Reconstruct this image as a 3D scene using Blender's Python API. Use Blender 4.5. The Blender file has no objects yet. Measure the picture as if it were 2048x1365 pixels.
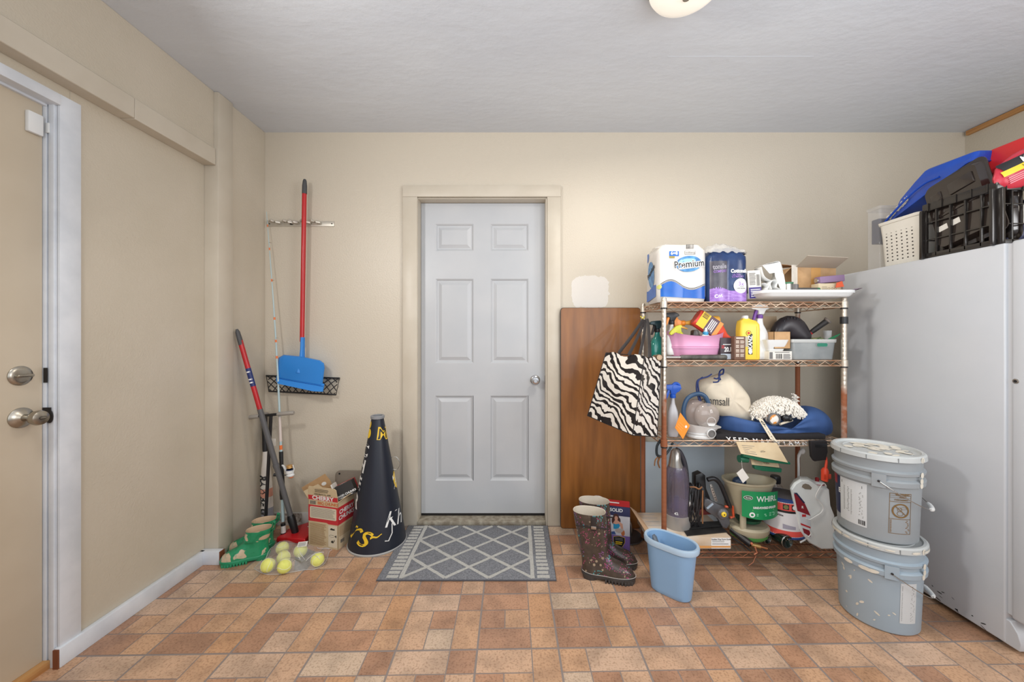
import bpy, bmesh, math, random
from mathutils import Vector, Matrix, Euler, noise
rnd = random.Random(7)
SC = bpy.context.scene
R = math.radians
PI = math.pi

# ---------------------------------------------------------------- camera, light, exposure
F, CX, CY, H = 750.0, 1036.0, 678.0, 1.2225        # focal length and principal point in pixels, eye height in metres
def X(px, Y): return (px - CX) * Y / F
def Z(py, Y): return H - (py - CY) * Y / F
def P(px, py, Y): return Vector((X(px, Y), Y, Z(py, Y)))
def YG(py, z=0.0): return F * (H - z) / (py - CY)    # distance of a point at height z seen at row py
def G(px, py, z=0.0):
    Y = YG(py, z); return Vector((X(px, Y), Y, z))

cam = bpy.data.cameras.new('camera'); co = bpy.data.objects.new('camera', cam); SC.collection.objects.link(co)
co.location = (0, 0, H); co.rotation_euler = (PI/2, 0, 0)
cam.sensor_width = 36; cam.lens = 36 * F / 2048
cam.shift_x = (1024 - CX) / 2048; cam.shift_y = (CY - 682.5) / 2048
cam.clip_start = .02
SC.camera = co
SC.view_settings.view_transform = 'Standard'; SC.view_settings.look = 'None'
SC.view_settings.exposure = 0.0; SC.view_settings.gamma = 1; SC.view_settings.use_curve_mapping = False

w = bpy.data.worlds.new('daylight'); SC.world = w; w.use_nodes = True
w.node_tree.nodes['Background'].inputs[0].default_value = (.86, .93, 1, 1)
w.node_tree.nodes['Background'].inputs[1].default_value = .52

def area(name, loc, target, size, power, col=(1, 1, 1), size_y=None):
    l = bpy.data.lights.new(name, 'AREA'); l.energy = power; l.color = col
    l.shape = 'RECTANGLE'; l.size = size; l.size_y = size_y or size
    o = bpy.data.objects.new(name, l); SC.collection.objects.link(o); o.location = loc
    o.rotation_euler = (Vector(target) - Vector(loc)).to_track_quat('-Z', 'Y').to_euler()
    return o
area('softbox_light', (-1.30, .75, 2.05), (1.8, 1.9, .6), .22, 18, (1, .98, .95))
area('rear_fill_light', (.3, -1.35, 1.7), (.2, 2.4, 1.2), 2.8, 21, (.95, .98, 1), 1.8)  # added unseen fill behind the camera, flattens the frontal light
area('ceiling_fill_light', (1.0, .1, 1.3), (1.3, 1.2, 2.58), 1.5, 19, (.88, .94, 1))  # added upward fill that brightens the ceiling, no fixture here
area('right_fill_light', (2.80, -.45, 1.75), (-1.7, .9, 2.0), 1.0, 38, (.97, .98, 1), 1.2)  # added unseen side fill to lift the left wall, no window modelled
area('lamp_light', (.622, 1.385, 2.46), (.8, 1.35, 0), .26, 13, (1, .92, .80))

# ---------------------------------------------------------------- materials
def lin(c):
    return tuple(((v/255)/12.92 if v/255 <= .04045 else ((v/255+.055)/1.055)**2.4) for v in c) + (1.0,)
_mats = {}
def mat(name, rgb, rough=.5, metal=0, rgb2=None, vs=8, bump=0, bs=60, alpha=1, trans=0, coat=0, emit=0, det=4, lo=.35, hi=.65, stretch=None, spec=.5, bd=.004):
    if name in _mats: return _mats[name]
    m = bpy.data.materials.new(name); m.use_nodes = True; nt = m.node_tree; b = nt.nodes['Principled BSDF']
    b.inputs['Base Color'].default_value = lin(rgb); b.inputs['Roughness'].default_value = rough
    b.inputs['Metallic'].default_value = metal; b.inputs['Alpha'].default_value = alpha
    b.inputs['Transmission Weight'].default_value = trans; b.inputs['Coat Weight'].default_value = coat
    b.inputs['Specular IOR Level'].default_value = spec
    tc = nt.nodes.new('ShaderNodeTexCoord'); vec = tc.outputs['Object']
    if stretch:
        mp = nt.nodes.new('ShaderNodeMapping'); mp.inputs['Scale'].default_value = stretch
        nt.links.new(vec, mp.inputs[0]); vec = mp.outputs[0]
    if rgb2:
        n = nt.nodes.new('ShaderNodeTexNoise'); n.inputs['Scale'].default_value = vs; n.inputs['Detail'].default_value = det
        nt.links.new(vec, n.inputs['Vector'])
        r = nt.nodes.new('ShaderNodeValToRGB'); r.color_ramp.elements[0].position = lo; r.color_ramp.elements[1].position = hi
        r.color_ramp.elements[0].color = lin(rgb); r.color_ramp.elements[1].color = lin(rgb2)
        nt.links.new(n.outputs['Fac'], r.inputs[0]); nt.links.new(r.outputs[0], b.inputs['Base Color'])
    if bump:
        n2 = nt.nodes.new('ShaderNodeTexNoise'); n2.inputs['Scale'].default_value = bs; n2.inputs['Detail'].default_value = 5
        nt.links.new(vec, n2.inputs['Vector'])
        bp = nt.nodes.new('ShaderNodeBump'); bp.inputs['Strength'].default_value = bump; bp.inputs['Distance'].default_value = bd
        nt.links.new(n2.outputs['Fac'], bp.inputs['Height']); nt.links.new(bp.outputs[0], b.inputs['Normal'])
    if emit:
        b.inputs['Emission Color'].default_value = lin(rgb); b.inputs['Emission Strength'].default_value = emit
    _mats[name] = m
    return m

# ---------------------------------------------------------------- mesh builder
_txt = {}
def text_mesh(s, bold, res=3):
    k = (s, bold, res)
    if k not in _txt:
        c = bpy.data.curves.new('lettering', 'FONT'); c.body = s; c.align_x = 'CENTER'; c.align_y = 'CENTER'
        c.offset = bold; c.resolution_u = res
        o = bpy.data.objects.new('lettering', c); me = bpy.data.meshes.new_from_object(o)
        _txt[k] = ([v.co.copy() for v in me.vertices], [tuple(p.vertices) for p in me.polygons])
        bpy.data.objects.remove(o); bpy.data.meshes.remove(me)
    return _txt[k]

class Plane:                                        # a flat face to print on: u right, v up, o outward
    def __init__(s, O, Rt=(1, 0, 0), U=(0, 0, 1)):
        s.O = Vector(O); s.R = Vector(Rt).normalized(); s.U = Vector(U).normalized(); s.N = s.R.cross(s.U)
    def __call__(s, u, v, o=0): return s.O + s.R*u + s.U*v + s.N*o
class Drum:                                         # a round wall to print on; u measured along the arc from azimuth az
    def __init__(s, c, rfn, az=-90, sx=1, sy=1):
        s.c = Vector(c); s.r = rfn if callable(rfn) else (lambda v: rfn); s.az = R(az); s.sx = sx; s.sy = sy
    def __call__(s, u, v, o=0):
        r = s.r(v); a = s.az + u/max(r, .005)
        return s.c + Vector(((r*s.sx+o)*math.cos(a), (r*s.sy+o)*math.sin(a), v))

class MB:
    def __init__(s, m=None, at=None, M=None):
        s.v = []; s.f = []; s.fm = []; s.ms = []; s.cur = 0
        s.B = Matrix.Translation(-Vector(at)) if at is not None else Matrix()
        s.M = M or Matrix()
        if m: s.use(m)
    def use(s, m):
        if m not in s.ms: s.ms.append(m)
        s.cur = s.ms.index(m); return s
    def add(s, vs, fs):
        T = s.B @ s.M; n = len(s.v); s.v += [T @ Vector(p) for p in vs]
        s.f += [tuple(n+i for i in f) for f in fs]; s.fm += [s.cur]*len(fs); return s
    def addbm(s, bm):
        bm.verts.index_update(); s.add([v.co.copy() for v in bm.verts], [[v.index for v in f.verts] for f in bm.faces]); bm.free(); return s
    def box(s, x0, x1, y0, y1, z0, z1, r=0, seg=2, M=None):
        bm = bmesh.new(); bmesh.ops.create_cube(bm, size=1)
        for v in bm.verts: v.co = Vector(((x0+x1)/2+v.co.x*abs(x1-x0), (y0+y1)/2+v.co.y*abs(y1-y0), (z0+z1)/2+v.co.z*abs(z1-z0)))
        if r: bmesh.ops.bevel(bm, geom=bm.edges[:]+bm.verts[:], offset=min(r, .49*abs(x1-x0), .49*abs(y1-y0), .49*abs(z1-z0)), segments=seg, profile=.5, affect='EDGES', clamp_overlap=True)
        if M: bmesh.ops.transform(bm, matrix=M, verts=bm.verts)
        return s.addbm(bm)
    def tube(s, pts, r, seg=10, closed=False, caps=True, flat=1.0, up=None):
        pts = [Vector(p) for p in pts]; n = len(pts); rs = r if isinstance(r, (list, tuple)) else [r]*n
        tans = []
        for i in range(n):
            a = pts[(i-1) % n] if (closed or i) else pts[i]; b = pts[(i+1) % n] if (closed or i < n-1) else pts[i]
            t = (b-a); tans.append(t.normalized() if t.length > 1e-9 else Vector((0, 0, 1)))
        ref = Vector(up) if up else (Vector((0, 0, 1)) if abs(tans[0].z) < .9 else Vector((1, 0, 0)))
        nrm = (ref - tans[0]*ref.dot(tans[0])).normalized(); vs = []
        for i in range(n):
            if i:
                nrm = (nrm - tans[i]*nrm.dot(tans[i]));
                nrm = nrm.normalized() if nrm.length > 1e-6 else tans[i].orthogonal().normalized()
            bn = tans[i].cross(nrm)
            for k in range(seg):
                a = 2*PI*k/seg; vs.append(pts[i] + nrm*math.cos(a)*rs[i]*flat + bn*math.sin(a)*rs[i])
        fs = []
        for i in range(n if closed else n-1):
            j = (i+1) % n
            for k in range(seg):
                l = (k+1) % seg; fs.append((i*seg+k, i*seg+l, j*seg+l, j*seg+k))
        if caps and not closed: fs += [tuple(range(seg))[::-1], tuple((n-1)*seg+k for k in range(seg))]
        return s.add(vs, fs)
    def loft(s, rings, cap0=True, cap1=True):
        n = len(rings[0]); vs = [p for r in rings for p in r]; fs = []
        for i in range(len(rings)-1):
            for k in range(n):
                l = (k+1) % n; fs.append((i*n+k, i*n+l, (i+1)*n+l, (i+1)*n+k))
        if cap0: fs.append(tuple(range(n))[::-1])
        if cap1: fs.append(tuple((len(rings)-1)*n+k for k in range(n)))
        return s.add(vs, fs)
    def lathe(s, prof, c=(0, 0, 0), seg=32, sx=1, sy=1, M=None, cap0=True, cap1=True):
        M = M or Matrix(); c = Vector(c); rings = []
        for r, z in prof:
            r = max(r, 1e-4); rings.append([c + (M @ Vector((r*sx*math.cos(2*PI*k/seg), r*sy*math.sin(2*PI*k/seg), z))) for k in range(seg)])
        return s.loft(rings, cap0, cap1)
    def prism(s, poly, y0, y1, r=0, plane=None):      # outline (u, v) pushed from depth y0 to y1 (world Y unless plane given)
        bm = bmesh.new(); S = plane or Plane((0, 0, 0))
        lo = [bm.verts.new(S(u, v, -y0)) for u, v in poly]
        f = bm.faces.new(lo); ext = bmesh.ops.extrude_face_region(bm, geom=[f])
        d = S(0, 0, -y1) - S(0, 0, -y0)
        for e in ext['geom']:
            if isinstance(e, bmesh.types.BMVert): e.co += d
        bmesh.ops.recalc_face_normals(bm, faces=bm.faces)
        if r: bmesh.ops.bevel(bm, geom=bm.edges[:], offset=r, segments=2, profile=.5, affect='EDGES', clamp_overlap=True)
        return s.addbm(bm)
    def ball(s, c, r, sx=1, sy=1, sz=1, seg=24, rings=14, M=None, fn=None):
        bm = bmesh.new(); bmesh.ops.create_uvsphere(bm, u_segments=seg, v_segments=rings, radius=1)
        for v in bm.verts:
            p = v.co.copy(); k = fn(p) if fn else 1
            p = Vector((p.x*r*sx*k, p.y*r*sy*k, p.z*r*sz*k)); v.co = (M @ p if M else p) + Vector(c)
        return s.addbm(bm)
    def grid(s, fn, nu, nv):
        vs = [fn(i/nu, j/nv) for j in range(nv+1) for i in range(nu+1)]
        return s.add(vs, [(j*(nu+1)+i, j*(nu+1)+i+1, (j+1)*(nu+1)+i+1, (j+1)*(nu+1)+i) for j in range(nv) for i in range(nu)])
    # prints on a surface S
    def quad(s, S, u0, u1, v0, v1, o=.0006, nu=1, nv=1):
        return s.grid(lambda a, b: S(u0+(u1-u0)*a, v0+(v1-v0)*b, o), nu, nv)
    def strip(s, S, rows, o=.0006):
        vs = []; 
        for u, a, b in rows: vs += [S(u, a, o), S(u, b, o)]
        return s.add(vs, [(2*i, 2*i+2, 2*i+3, 2*i+1) for i in range(len(rows)-1)])
    def ell(s, S, cu, cv, ru, rv=None, o=.0008, n=20, rot=0):
        rv = rv or ru; cr, sr = math.cos(rot), math.sin(rot)
        q = [(ru*math.cos(2*PI*k/n), rv*math.sin(2*PI*k/n)) for k in range(n)]
        m = 1 if max(ru, rv) < .012 else 5; vs = [S(cu, cv, o)]
        for j in range(1, m+1): vs += [S(cu+(a*cr-b*sr)*j/m, cv+(a*sr+b*cr)*j/m, o) for a, b in q]
        fs = [(0, 1+k, 1+(k+1) % n) for k in range(n)]
        for j in range(m-1): fs += [(1+j*n+k, 1+(j+1)*n+k, 1+(j+1)*n+(k+1) % n, 1+j*n+(k+1) % n) for k in range(n)]
        return s.add(vs, fs)
    def ring(s, S, cu, cv, ru, rv, wd, o=.001, n=24):
        vs = []
        for k in range(n):
            a = 2*PI*k/n; c, d = math.cos(a), math.sin(a)
            vs += [S(cu+ru*c, cv+rv*d, o), S(cu+(ru-wd)*c, cv+(rv-wd)*d, o)]
        return s.add(vs, [(2*k, 2*((k+1) % n), 2*((k+1) % n)+1, 2*k+1) for k in range(n)])
    def poly(s, S, pts, o=.0008): return s.add([S(u, v, o) for u, v in pts], [tuple(range(len(pts)))])
    def text(s, S, t, cu, cv, size, bold=.015, o=.0011, sx=1, rot=0, slant=0, res=3, mirror=1):
        vs, fs = text_mesh(t, bold, res); c, d = math.cos(rot), math.sin(rot); out = []
        for p in vs:
            a, b = (p.x+slant*p.y)*size*sx*mirror, p.y*size; out.append(S(cu+a*c-b*d, cv+a*d+b*c, o))
        return s.add(out, fs)
    def lines(s, S, u0, u1, v0, v1, n, h=.4, o=.0009, jag=.15, vert=False):   # rows of fine print too small to read
        for i in range(n):
            a = v0+(v1-v0)*(i+.5)/n; hh = (v1-v0)/n*h/2; e = u1-(u1-u0)*jag*rnd.random()
            s.quad(S, u0, e, a-hh, a+hh, o) if not vert else s.quad(S, a-hh, a+hh, u0, e, o)
        return s
    def bars(s, S, u0, u1, v0, v1, n=14, o=.0011):
        x = u0
        for i in range(n):
            wd = (u1-u0)/n; s.quad(S, u0+wd*i, u0+wd*(i+rnd.choice((.35, .5, .8))), v0, v1, o)
        return s
    def build(s, name, parent=None, sharp=38, solid=0, sub=0, bev=0, recentre=False, flat=False):
        me = bpy.data.meshes.new(name); off = Vector()
        if recentre:
            xs = [v.x for v in s.v]; ys = [v.y for v in s.v]; zs = [v.z for v in s.v]
            off = Vector(((min(xs)+max(xs))/2, (min(ys)+max(ys))/2, min(zs)))
        me.from_pydata([tuple(v-off) for v in s.v], [], s.f); me.update()
        for m in s.ms: me.materials.append(m)
        me.polygons.foreach_set('material_index', s.fm)
        me.polygons.foreach_set('use_smooth', [not flat]*len(s.f))
        if not flat: me.set_sharp_from_angle(angle=R(sharp))
        o = bpy.data.objects.new(name, me); SC.collection.objects.link(o); o.location = off
        if parent: o.parent = parent
        if bev:
            md = o.modifiers.new('bevel', 'BEVEL'); md.width = bev; md.segments = 2; md.limit_method = 'ANGLE'; md.harden_normals = False
        if sub:
            md = o.modifiers.new('subsurf', 'SUBSURF'); md.levels = sub; md.render_levels = sub
        if solid:
            md = o.modifiers.new('solidify', 'SOLIDIFY'); md.thickness = solid; md.offset = -1
        return o

def tag(o, label, cat, group=None):
    o['label'] = label; o['category'] = cat
    if group: o['group'] = group
    return o
def thing(name, label, cat, loc=(0, 0, 0), rot=(0, 0, 0), group=None):
    o = bpy.data.objects.new(name, None); o.empty_display_size = .05; SC.collection.objects.link(o)
    o.location = loc; o.rotation_euler = rot; return tag(o, label, cat, group)
def solo(mb, name, label, cat, group=None, **k):
    return tag(mb.build(name, recentre=True, **k), label, cat, group)
def struct(mb, name, parent=None, **k):
    o = mb.build(name, parent, **k)
    if not parent: o['kind'] = 'structure'
    return o
def frame(origin, xdir=(1, 0, 0), up=(0, 0, 1)):     # local +x = xdir, +z = up, -y faces out
    x = Vector(xdir).normalized(); z = Vector(up); z = (z - x*z.dot(x)).normalized(); y = z.cross(x)
    M = Matrix((x, y, z)).transposed().to_4x4(); M.translation = Vector(origin); return M
def smooth_pts(pts, n=6):                            # Catmull-Rom through the points
    p = [Vector(q) for q in pts]; out = []
    for i in range(len(p)-1):
        a, b, c, d = p[max(i-1, 0)], p[i], p[i+1], p[min(i+2, len(p)-1)]
        for k in range(n):
            t = k/n; out.append(.5*((2*b)+(c-a)*t+(2*a-5*b+4*c-d)*t*t+(3*b-a-3*c+d)*t**3))
    return out + [p[-1]]
def rrect(hx, hy, r, n=5):                           # rounded rectangle outline
    out = []
    for cx, cy, a0 in ((hx-r, hy-r, 0), (-hx+r, hy-r, 90), (-hx+r, -hy+r, 180), (hx-r, -hy+r, 270)):
        for k in range(n+1):
            a = R(a0+90*k/n); out.append((cx+r*math.cos(a), cy+r*math.sin(a)))
    return out

WHITE = mat('white_print', (238, 238, 236), .5); BLACKP = mat('black_print', (28, 28, 30), .5)
BLACK = mat('black_plastic', (30, 30, 33), .38); CHROME = mat('chrome', (190, 188, 184), .25, 1)
KRAFT = mat('kraft_card', (196, 158, 116), .85, rgb2=(182, 144, 102), vs=20, bump=.1, bs=200)
REDP = mat('red_print', (196, 44, 50), .55); GREYP = mat('grey_print', (110, 108, 106), .6)
WHITEPL = mat('white_plastic', (226, 227, 226), .38); CARD = mat('white_card', (222, 218, 210), .7)
# ================================================================ THE ROOM
YW = 2.465; XL = -1.663; XR = 2.938; ZC = 2.58
WALL = mat('beige_wall_paint', (203, 193, 176), .42, rgb2=(197, 187, 169), vs=2.5, bump=.35, bs=120)
WALLT = mat('beige_trim_paint', (203, 194, 178), .4, rgb2=(196, 186, 169), vs=5, bump=.12, bs=40)
def wall_back_mat():
    m = mat('beige_wall_with_patch', (204, 194, 177), .4, bump=.4, bs=110); nt = m.node_tree; b = nt.nodes['Principled BSDF']
    tc = nt.nodes.new('ShaderNodeTexCoord'); n = nt.nodes.new('ShaderNodeTexNoise'); n.inputs['Scale'].default_value = 28; n.inputs['Detail'].default_value = 6
    nt.links.new(tc.outputs['Object'], n.inputs['Vector'])
    mx = nt.nodes.new('ShaderNodeVectorMath'); mx.operation = 'SCALE'; mx.inputs['Scale'].default_value = .05
    nt.links.new(n.outputs['Color'], mx.inputs[0]); ad = nt.nodes.new('ShaderNodeVectorMath'); ad.operation = 'ADD'
    nt.links.new(tc.outputs['Object'], ad.inputs[0]); nt.links.new(mx.outputs[0], ad.inputs[1])
    sp = nt.nodes.new('ShaderNodeSeparateXYZ'); nt.links.new(ad.outputs[0], sp.inputs[0])
    def near(out, c, h):
        a = nt.nodes.new('ShaderNodeMath'); a.operation = 'SUBTRACT'; nt.links.new(out, a.inputs[0]); a.inputs[1].default_value = c
        q = nt.nodes.new('ShaderNodeMath'); q.operation = 'DIVIDE'; nt.links.new(a.outputs[0], q.inputs[0]); q.inputs[1].default_value = h
        p = nt.nodes.new('ShaderNodeMath'); p.operation = 'POWER'; ab = nt.nodes.new('ShaderNodeMath'); ab.operation = 'ABSOLUTE'
        nt.links.new(q.outputs[0], ab.inputs[0]); nt.links.new(ab.outputs[0], p.inputs[0]); p.inputs[1].default_value = 4; return p.outputs[0]
    s = nt.nodes.new('ShaderNodeMath'); s.operation = 'ADD'
    nt.links.new(near(sp.outputs[0], X(1180, YW)+.025, .122), s.inputs[0]); nt.links.new(near(sp.outputs[2], Z(584, YW)+.025, .105), s.inputs[1])
    l = nt.nodes.new('ShaderNodeMath'); l.operation = 'LESS_THAN'; nt.links.new(s.outputs[0], l.inputs[0]); l.inputs[1].default_value = 1
    mixc = nt.nodes.new('ShaderNodeMixRGB'); mixc.inputs[1].default_value = lin((204, 194, 177)); mixc.inputs[2].default_value = lin((218, 212, 204))
    nt.links.new(l.outputs[0], mixc.inputs[0]); nt.links.new(mixc.outputs[0], b.inputs['Base Color'])
    return m
WB = wall_back_mat()
WHITEW = mat('white_gloss_trim', (222, 226, 232), .35, rgb2=(208, 213, 220), vs=9, bump=.15, bs=30)
CEIL = mat('ceiling_paint', (214, 220, 228), .5, rgb2=(208, 214, 223), vs=1.5, bump=1, bs=11, det=6, stretch=(1, 1.8, 1), bd=.0032)
RAWWOOD = mat('raw_wood', (168, 112, 62), .6, rgb2=(196, 148, 92), vs=12, stretch=(1, .15, 6))
ENDWOOD = mat('brown_end_grain', (120, 66, 38), .7)

# floor: vinyl sheet printed with 32 cm modules of brick-like tiles, laid about one degree off square
def floor_mats():
    out = []
    base = [(208, 171, 141), (205, 164, 130), (192, 148, 118), (180, 139, 112), (210, 178, 152), (203, 157, 119), (188, 144, 114), (207, 182, 158)]
    for i, c in enumerate(base):
        c2 = tuple(int(v*.84) for v in c)
        m = mat('stone_print_%s' % 'abcdefgh'[i], c2, .38, rgb2=c, vs=9, det=9, lo=.30, hi=.58, bump=.12, bs=70)
        nt = m.node_tree; b = nt.nodes['Principled BSDF']        # darker speckles in the stone print
        tc = nt.nodes.new('ShaderNodeTexCoord'); n = nt.nodes.new('ShaderNodeTexNoise'); n.inputs['Scale'].default_value = 120; n.inputs['Detail'].default_value = 3
        nt.links.new(tc.outputs['Object'], n.inputs['Vector'])
        r = nt.nodes.new('ShaderNodeValToRGB'); r.color_ramp.elements[0].position = .36; r.color_ramp.elements[1].position = .5
        r.color_ramp.elements[0].color = (.62, .56, .52, 1); r.color_ramp.elements[1].color = (1, 1, 1, 1)
        nt.links.new(n.outputs['Fac'], r.inputs[0])
        mu = nt.nodes.new('ShaderNodeMixRGB'); mu.blend_type = 'MULTIPLY'; mu.inputs[0].default_value = .7
        src = b.inputs['Base Color'].links[0].from_socket; nt.links.new(src, mu.inputs[1]); nt.links.new(r.outputs[0], mu.inputs[2]); nt.links.new(mu.outputs[0], b.inputs['Base Color'])
        out.append(m)
    return out
FM = floor_mats(); GROUT = mat('grey_grout_print', (142, 130, 124), .6)
def build_floor():
    mb = MB(GROUT); mb.box(-1.9, 3.1, -1.8, YW+.12, -.08, -.0006)
    rr = random.Random(3); u = .3195/3; x0, y0 = -.160, 1.474
    M = Matrix.Translation((x0, y0, 0)) @ Matrix.Rotation(R(1.15), 4, 'Z') @ Matrix.Translation((-x0, -y0, 0))
    A = [(0, 2, 2, 1, 'L'), (2, 2, 1, 1, 'D'), (0, 0, 1, 2, 'D'), (1, 1, 1, 1, 'D'), (1, 0, 1, 1, 'L'), (2, 0, 1, 2, 'M')]
    B = [(0, 2, 2, 1, 'L'), (2, 1, 1, 2, 'M'), (0, 1, 1, 1, 'D'), (1, 1, 1, 1, 'M'), (0, 0, 2, 1, 'D'), (2, 0, 1, 1, 'M')]
    C = [(0, 2, 1, 1, 'M'), (1, 2, 2, 1, 'L'), (0, 0, 1, 2, 'L'), (1, 0, 1, 2, 'D'), (2, 0, 1, 2, 'M')]
    pick = {'L': (0, 4, 7, 0), 'D': (2, 3, 6, 3), 'M': (1, 5, 0, 1)}
    for i in range(-6, 11):
        for j in range(-11, 5):
            pat = B if (i, j) in ((0, 0), (1, 0)) else A if (i, j) in ((-1, 0), (2, 0)) else rr.choice((A, B, C, A, B))
            for (a, b, wd, ht, t) in pat:
                g = .0022; e = lambda q, k: g*1.9 if q in (0, 3) and k else g
                xa = x0+(i*3+a)*u+(g*1.8 if a == 0 else g); xb = x0+(i*3+a+wd)*u-(g*1.8 if a+wd == 3 else g)
                ya = y0+(j*3+b)*u+(g*1.8 if b == 0 else g); yb = y0+(j*3+b+ht)*u-(g*1.8 if b+ht == 3 else g)
                pts = [M @ Vector(p) for p in ((xa, ya, 0), (xb, ya, 0), (xb, yb, 0), (xa, yb, 0))]
                if min(p.y for p in pts) < -1.75 or max(p.y for p in pts) > 2.56 or min(p.x for p in pts) < -1.86 or max(p.x for p in pts) > 3.05: continue
                mb.use(FM[rr.choice(pick[t]) if rr.random() < .8 else rr.randrange(8)]); mb.add(pts, [(0, 1, 2, 3)])
    struct(mb, 'floor', flat=True)
build_floor()
mb = MB(CEIL); mb.box(-1.9, 3.1, -1.8, YW+.15, ZC, ZC+.08)
mb.box(.72, 1.42, 1.80, 1.808, ZC-.0005, ZC+.001); struct(mb, 'ceiling')
# back wall with the door opening
DX0, DX1 = X(834, YW), X(1091, YW); DZ = Z(399, YW)
mb = MB(WB); mb.box(-1.9, DX0, YW, YW+.12, 0, ZC); mb.box(DX1, XR+.1, YW, YW+.12, 0, ZC); mb.box(DX0, DX1, YW, YW+.12, DZ, ZC)
struct(mb, 'wall_back')
mb = MB(WALL); mb.box(XR, XR+.1, -1.8, YW, 0, ZC); struct(mb, 'wall_right')
mb = MB(RAWWOOD); mb.box(XR-.018, XR, -1.8, YW-.02, ZC-.032, ZC-.004); struct(mb, 'trim_1')
# left wall: low recessed bay, long board above it, corner post, stretch to the corner
mb = MB(WALL)
mb.box(-1.80, -1.668, -1.8, 2.056, 2.262, ZC); mb.box(-1.80, -1.72, 1.44, 2.056, 0, 2.262); mb.box(-1.80, -1.72, -1.8, .50, 0, 2.262)
mb.box(-1.80, -1.72, .50, 1.44, 2.13, 2.262)
mb.box(-1.80, XL, 2.16, YW, 0, ZC); struct(mb, 'wall_left', bev=.002)
mb = MB(WALLT); mb.box(-1.72, -1.655, -1.8, 1.62, 2.175, 2.264); mb.box(-1.72, -1.6555, 1.6215, 2.054, 2.173, 2.264); struct(mb, 'trim_2', bev=.003)
mb = MB(WALLT); mb.box(-1.80, -1.643, 2.056, 2.165, 0, ZC, .006); struct(mb, 'trim_3')
mb = MB(WHITEW); mb.box(-1.72, -1.706, 1.397, 1.466, 0, 2.136, .003); mb.box(-1.72, -1.706, .42, .50, 0, 2.136, .003); struct(mb, 'trim_4')
mb = MB(WHITEW); mb.box(-1.72, -1.697, 1.389, 2.04, 0, .073, .003); mb.box(-1.72, -1.612, 2.022, 2.056, 0, .073, .003)
mb.use(ENDWOOD); mb.box(-1.612, -1.607, 2.023, 2.055, 0, .071); mb.box(-1.718, -1.699, 1.384, 1.389, 0, .07); struct(mb, 'baseboard_left')
mb = MB(mat('grey_white_paint', (205, 203, 198), .5)); mb.box(X(548, YW), X(800, YW), YW-.014, YW, 0, .085, .003)
mb.use(mat('peeled_paint', (120, 104, 88), .8, rgb2=(210, 205, 198), vs=60)); mb.box(X(552, YW), X(606, YW), YW-.0146, YW-.013, .02, .08); struct(mb, 'baseboard_back')

# side door with its frame, locks and alarm contact
DOORC = mat('cream_door_paint', (208, 195, 174), .42, rgb2=(200, 186, 164), vs=3, bump=.12, bs=25)
NICK = mat('satin_nickel', (186, 180, 168), .3, 1, rgb2=(160, 154, 144), vs=20); DARKM = mat('dark_metal', (52, 50, 50), .5, .6)
d2 = bpy.data.objects.new('door_2', None); SC.collection.objects.link(d2); d2['kind'] = 'structure'
mb = MB(DOORC); mb.box(-1.80, -1.757, .53, 1.3855, .03, 2.088, .002); struct(mb, 'slab', d2)
mb = MB(WHITEW); mb.box(-1.80, -1.714, 1.397, 1.439, 0, 2.13, .002); mb.box(-1.80, -1.748, 1.3885, 1.397, 0, 2.13, .001); mb.box(-1.742, -1.722, 1.3905, 1.397, 0, 2.10, .001)
mb.box(-1.80, -1.70, .50, 1.396, 2.092, 2.132, .002); mb.box(-1.80, -1.745, .50, 1.39, 2.084, 2.092); mb.box(-1.80, -1.714, .501, .53, 0, 2.09); struct(mb, 'door_frame', d2)
mb = MB(RAWWOOD); mb.box(-1.80, -1.735, .53, 1.39, 0, .03); struct(mb, 'sill', d2)
mb = MB(WHITEPL); mb.box(-1.757, -1.742, 1.335, 1.378, 1.965, 2.04, .003); mb.box(-1.748, -1.735, 1.386, 1.3905, 1.985, 2.022, .001); struct(mb, 'alarm_contact', d2)
MX = Matrix.Rotation(R(90), 4, 'Y')                   # lathe axis along +X
Yk = 1.325
mb = MB(NICK); mb.lathe([(.0345, 0), (.0345, .003), (.031, .007), (.02, .0095), (0, .0095)], (-1.757, Yk-.002, 1.092), M=MX)
mb.box(-1.748, -1.733, Yk-.024, Yk+.022, 1.0865, 1.0975, .004); struct(mb, 'deadbolt', d2)
mb = MB(NICK); mb.lathe([(.036, 0), (.036, .003), (.032, .007), (.022, .012), (.013, .016), (.011, .030), (.016, .040), (.024, .052), (.0265, .064), (.024, .073), (.014, .078), (0, .079)], (-1.757, Yk, .943), M=MX)
mb.use(DARKM); mb.ring(Plane((-1.6775, Yk, .943), (0, 1, 0)), 0, 0, .011, .006, .0012, .0006); mb.use(NICK); mb.box(-1.679, -1.674, Yk-.008, Yk+.008, .9405, .9455, .001); struct(mb, 'door_knob', d2)
mb = MB(DARKM); mb.box(-1.755, -1.742, 1.3862, 1.389, 1.06, 1.115); mb.box(-1.757, -1.728, 1.3855, 1.3885, .925, .968); mb.ball((-1.735, 1.388, .935), .017, sx=.9, sy=.25, sz=1.5); struct(mb, 'strike_plate', d2)

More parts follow.
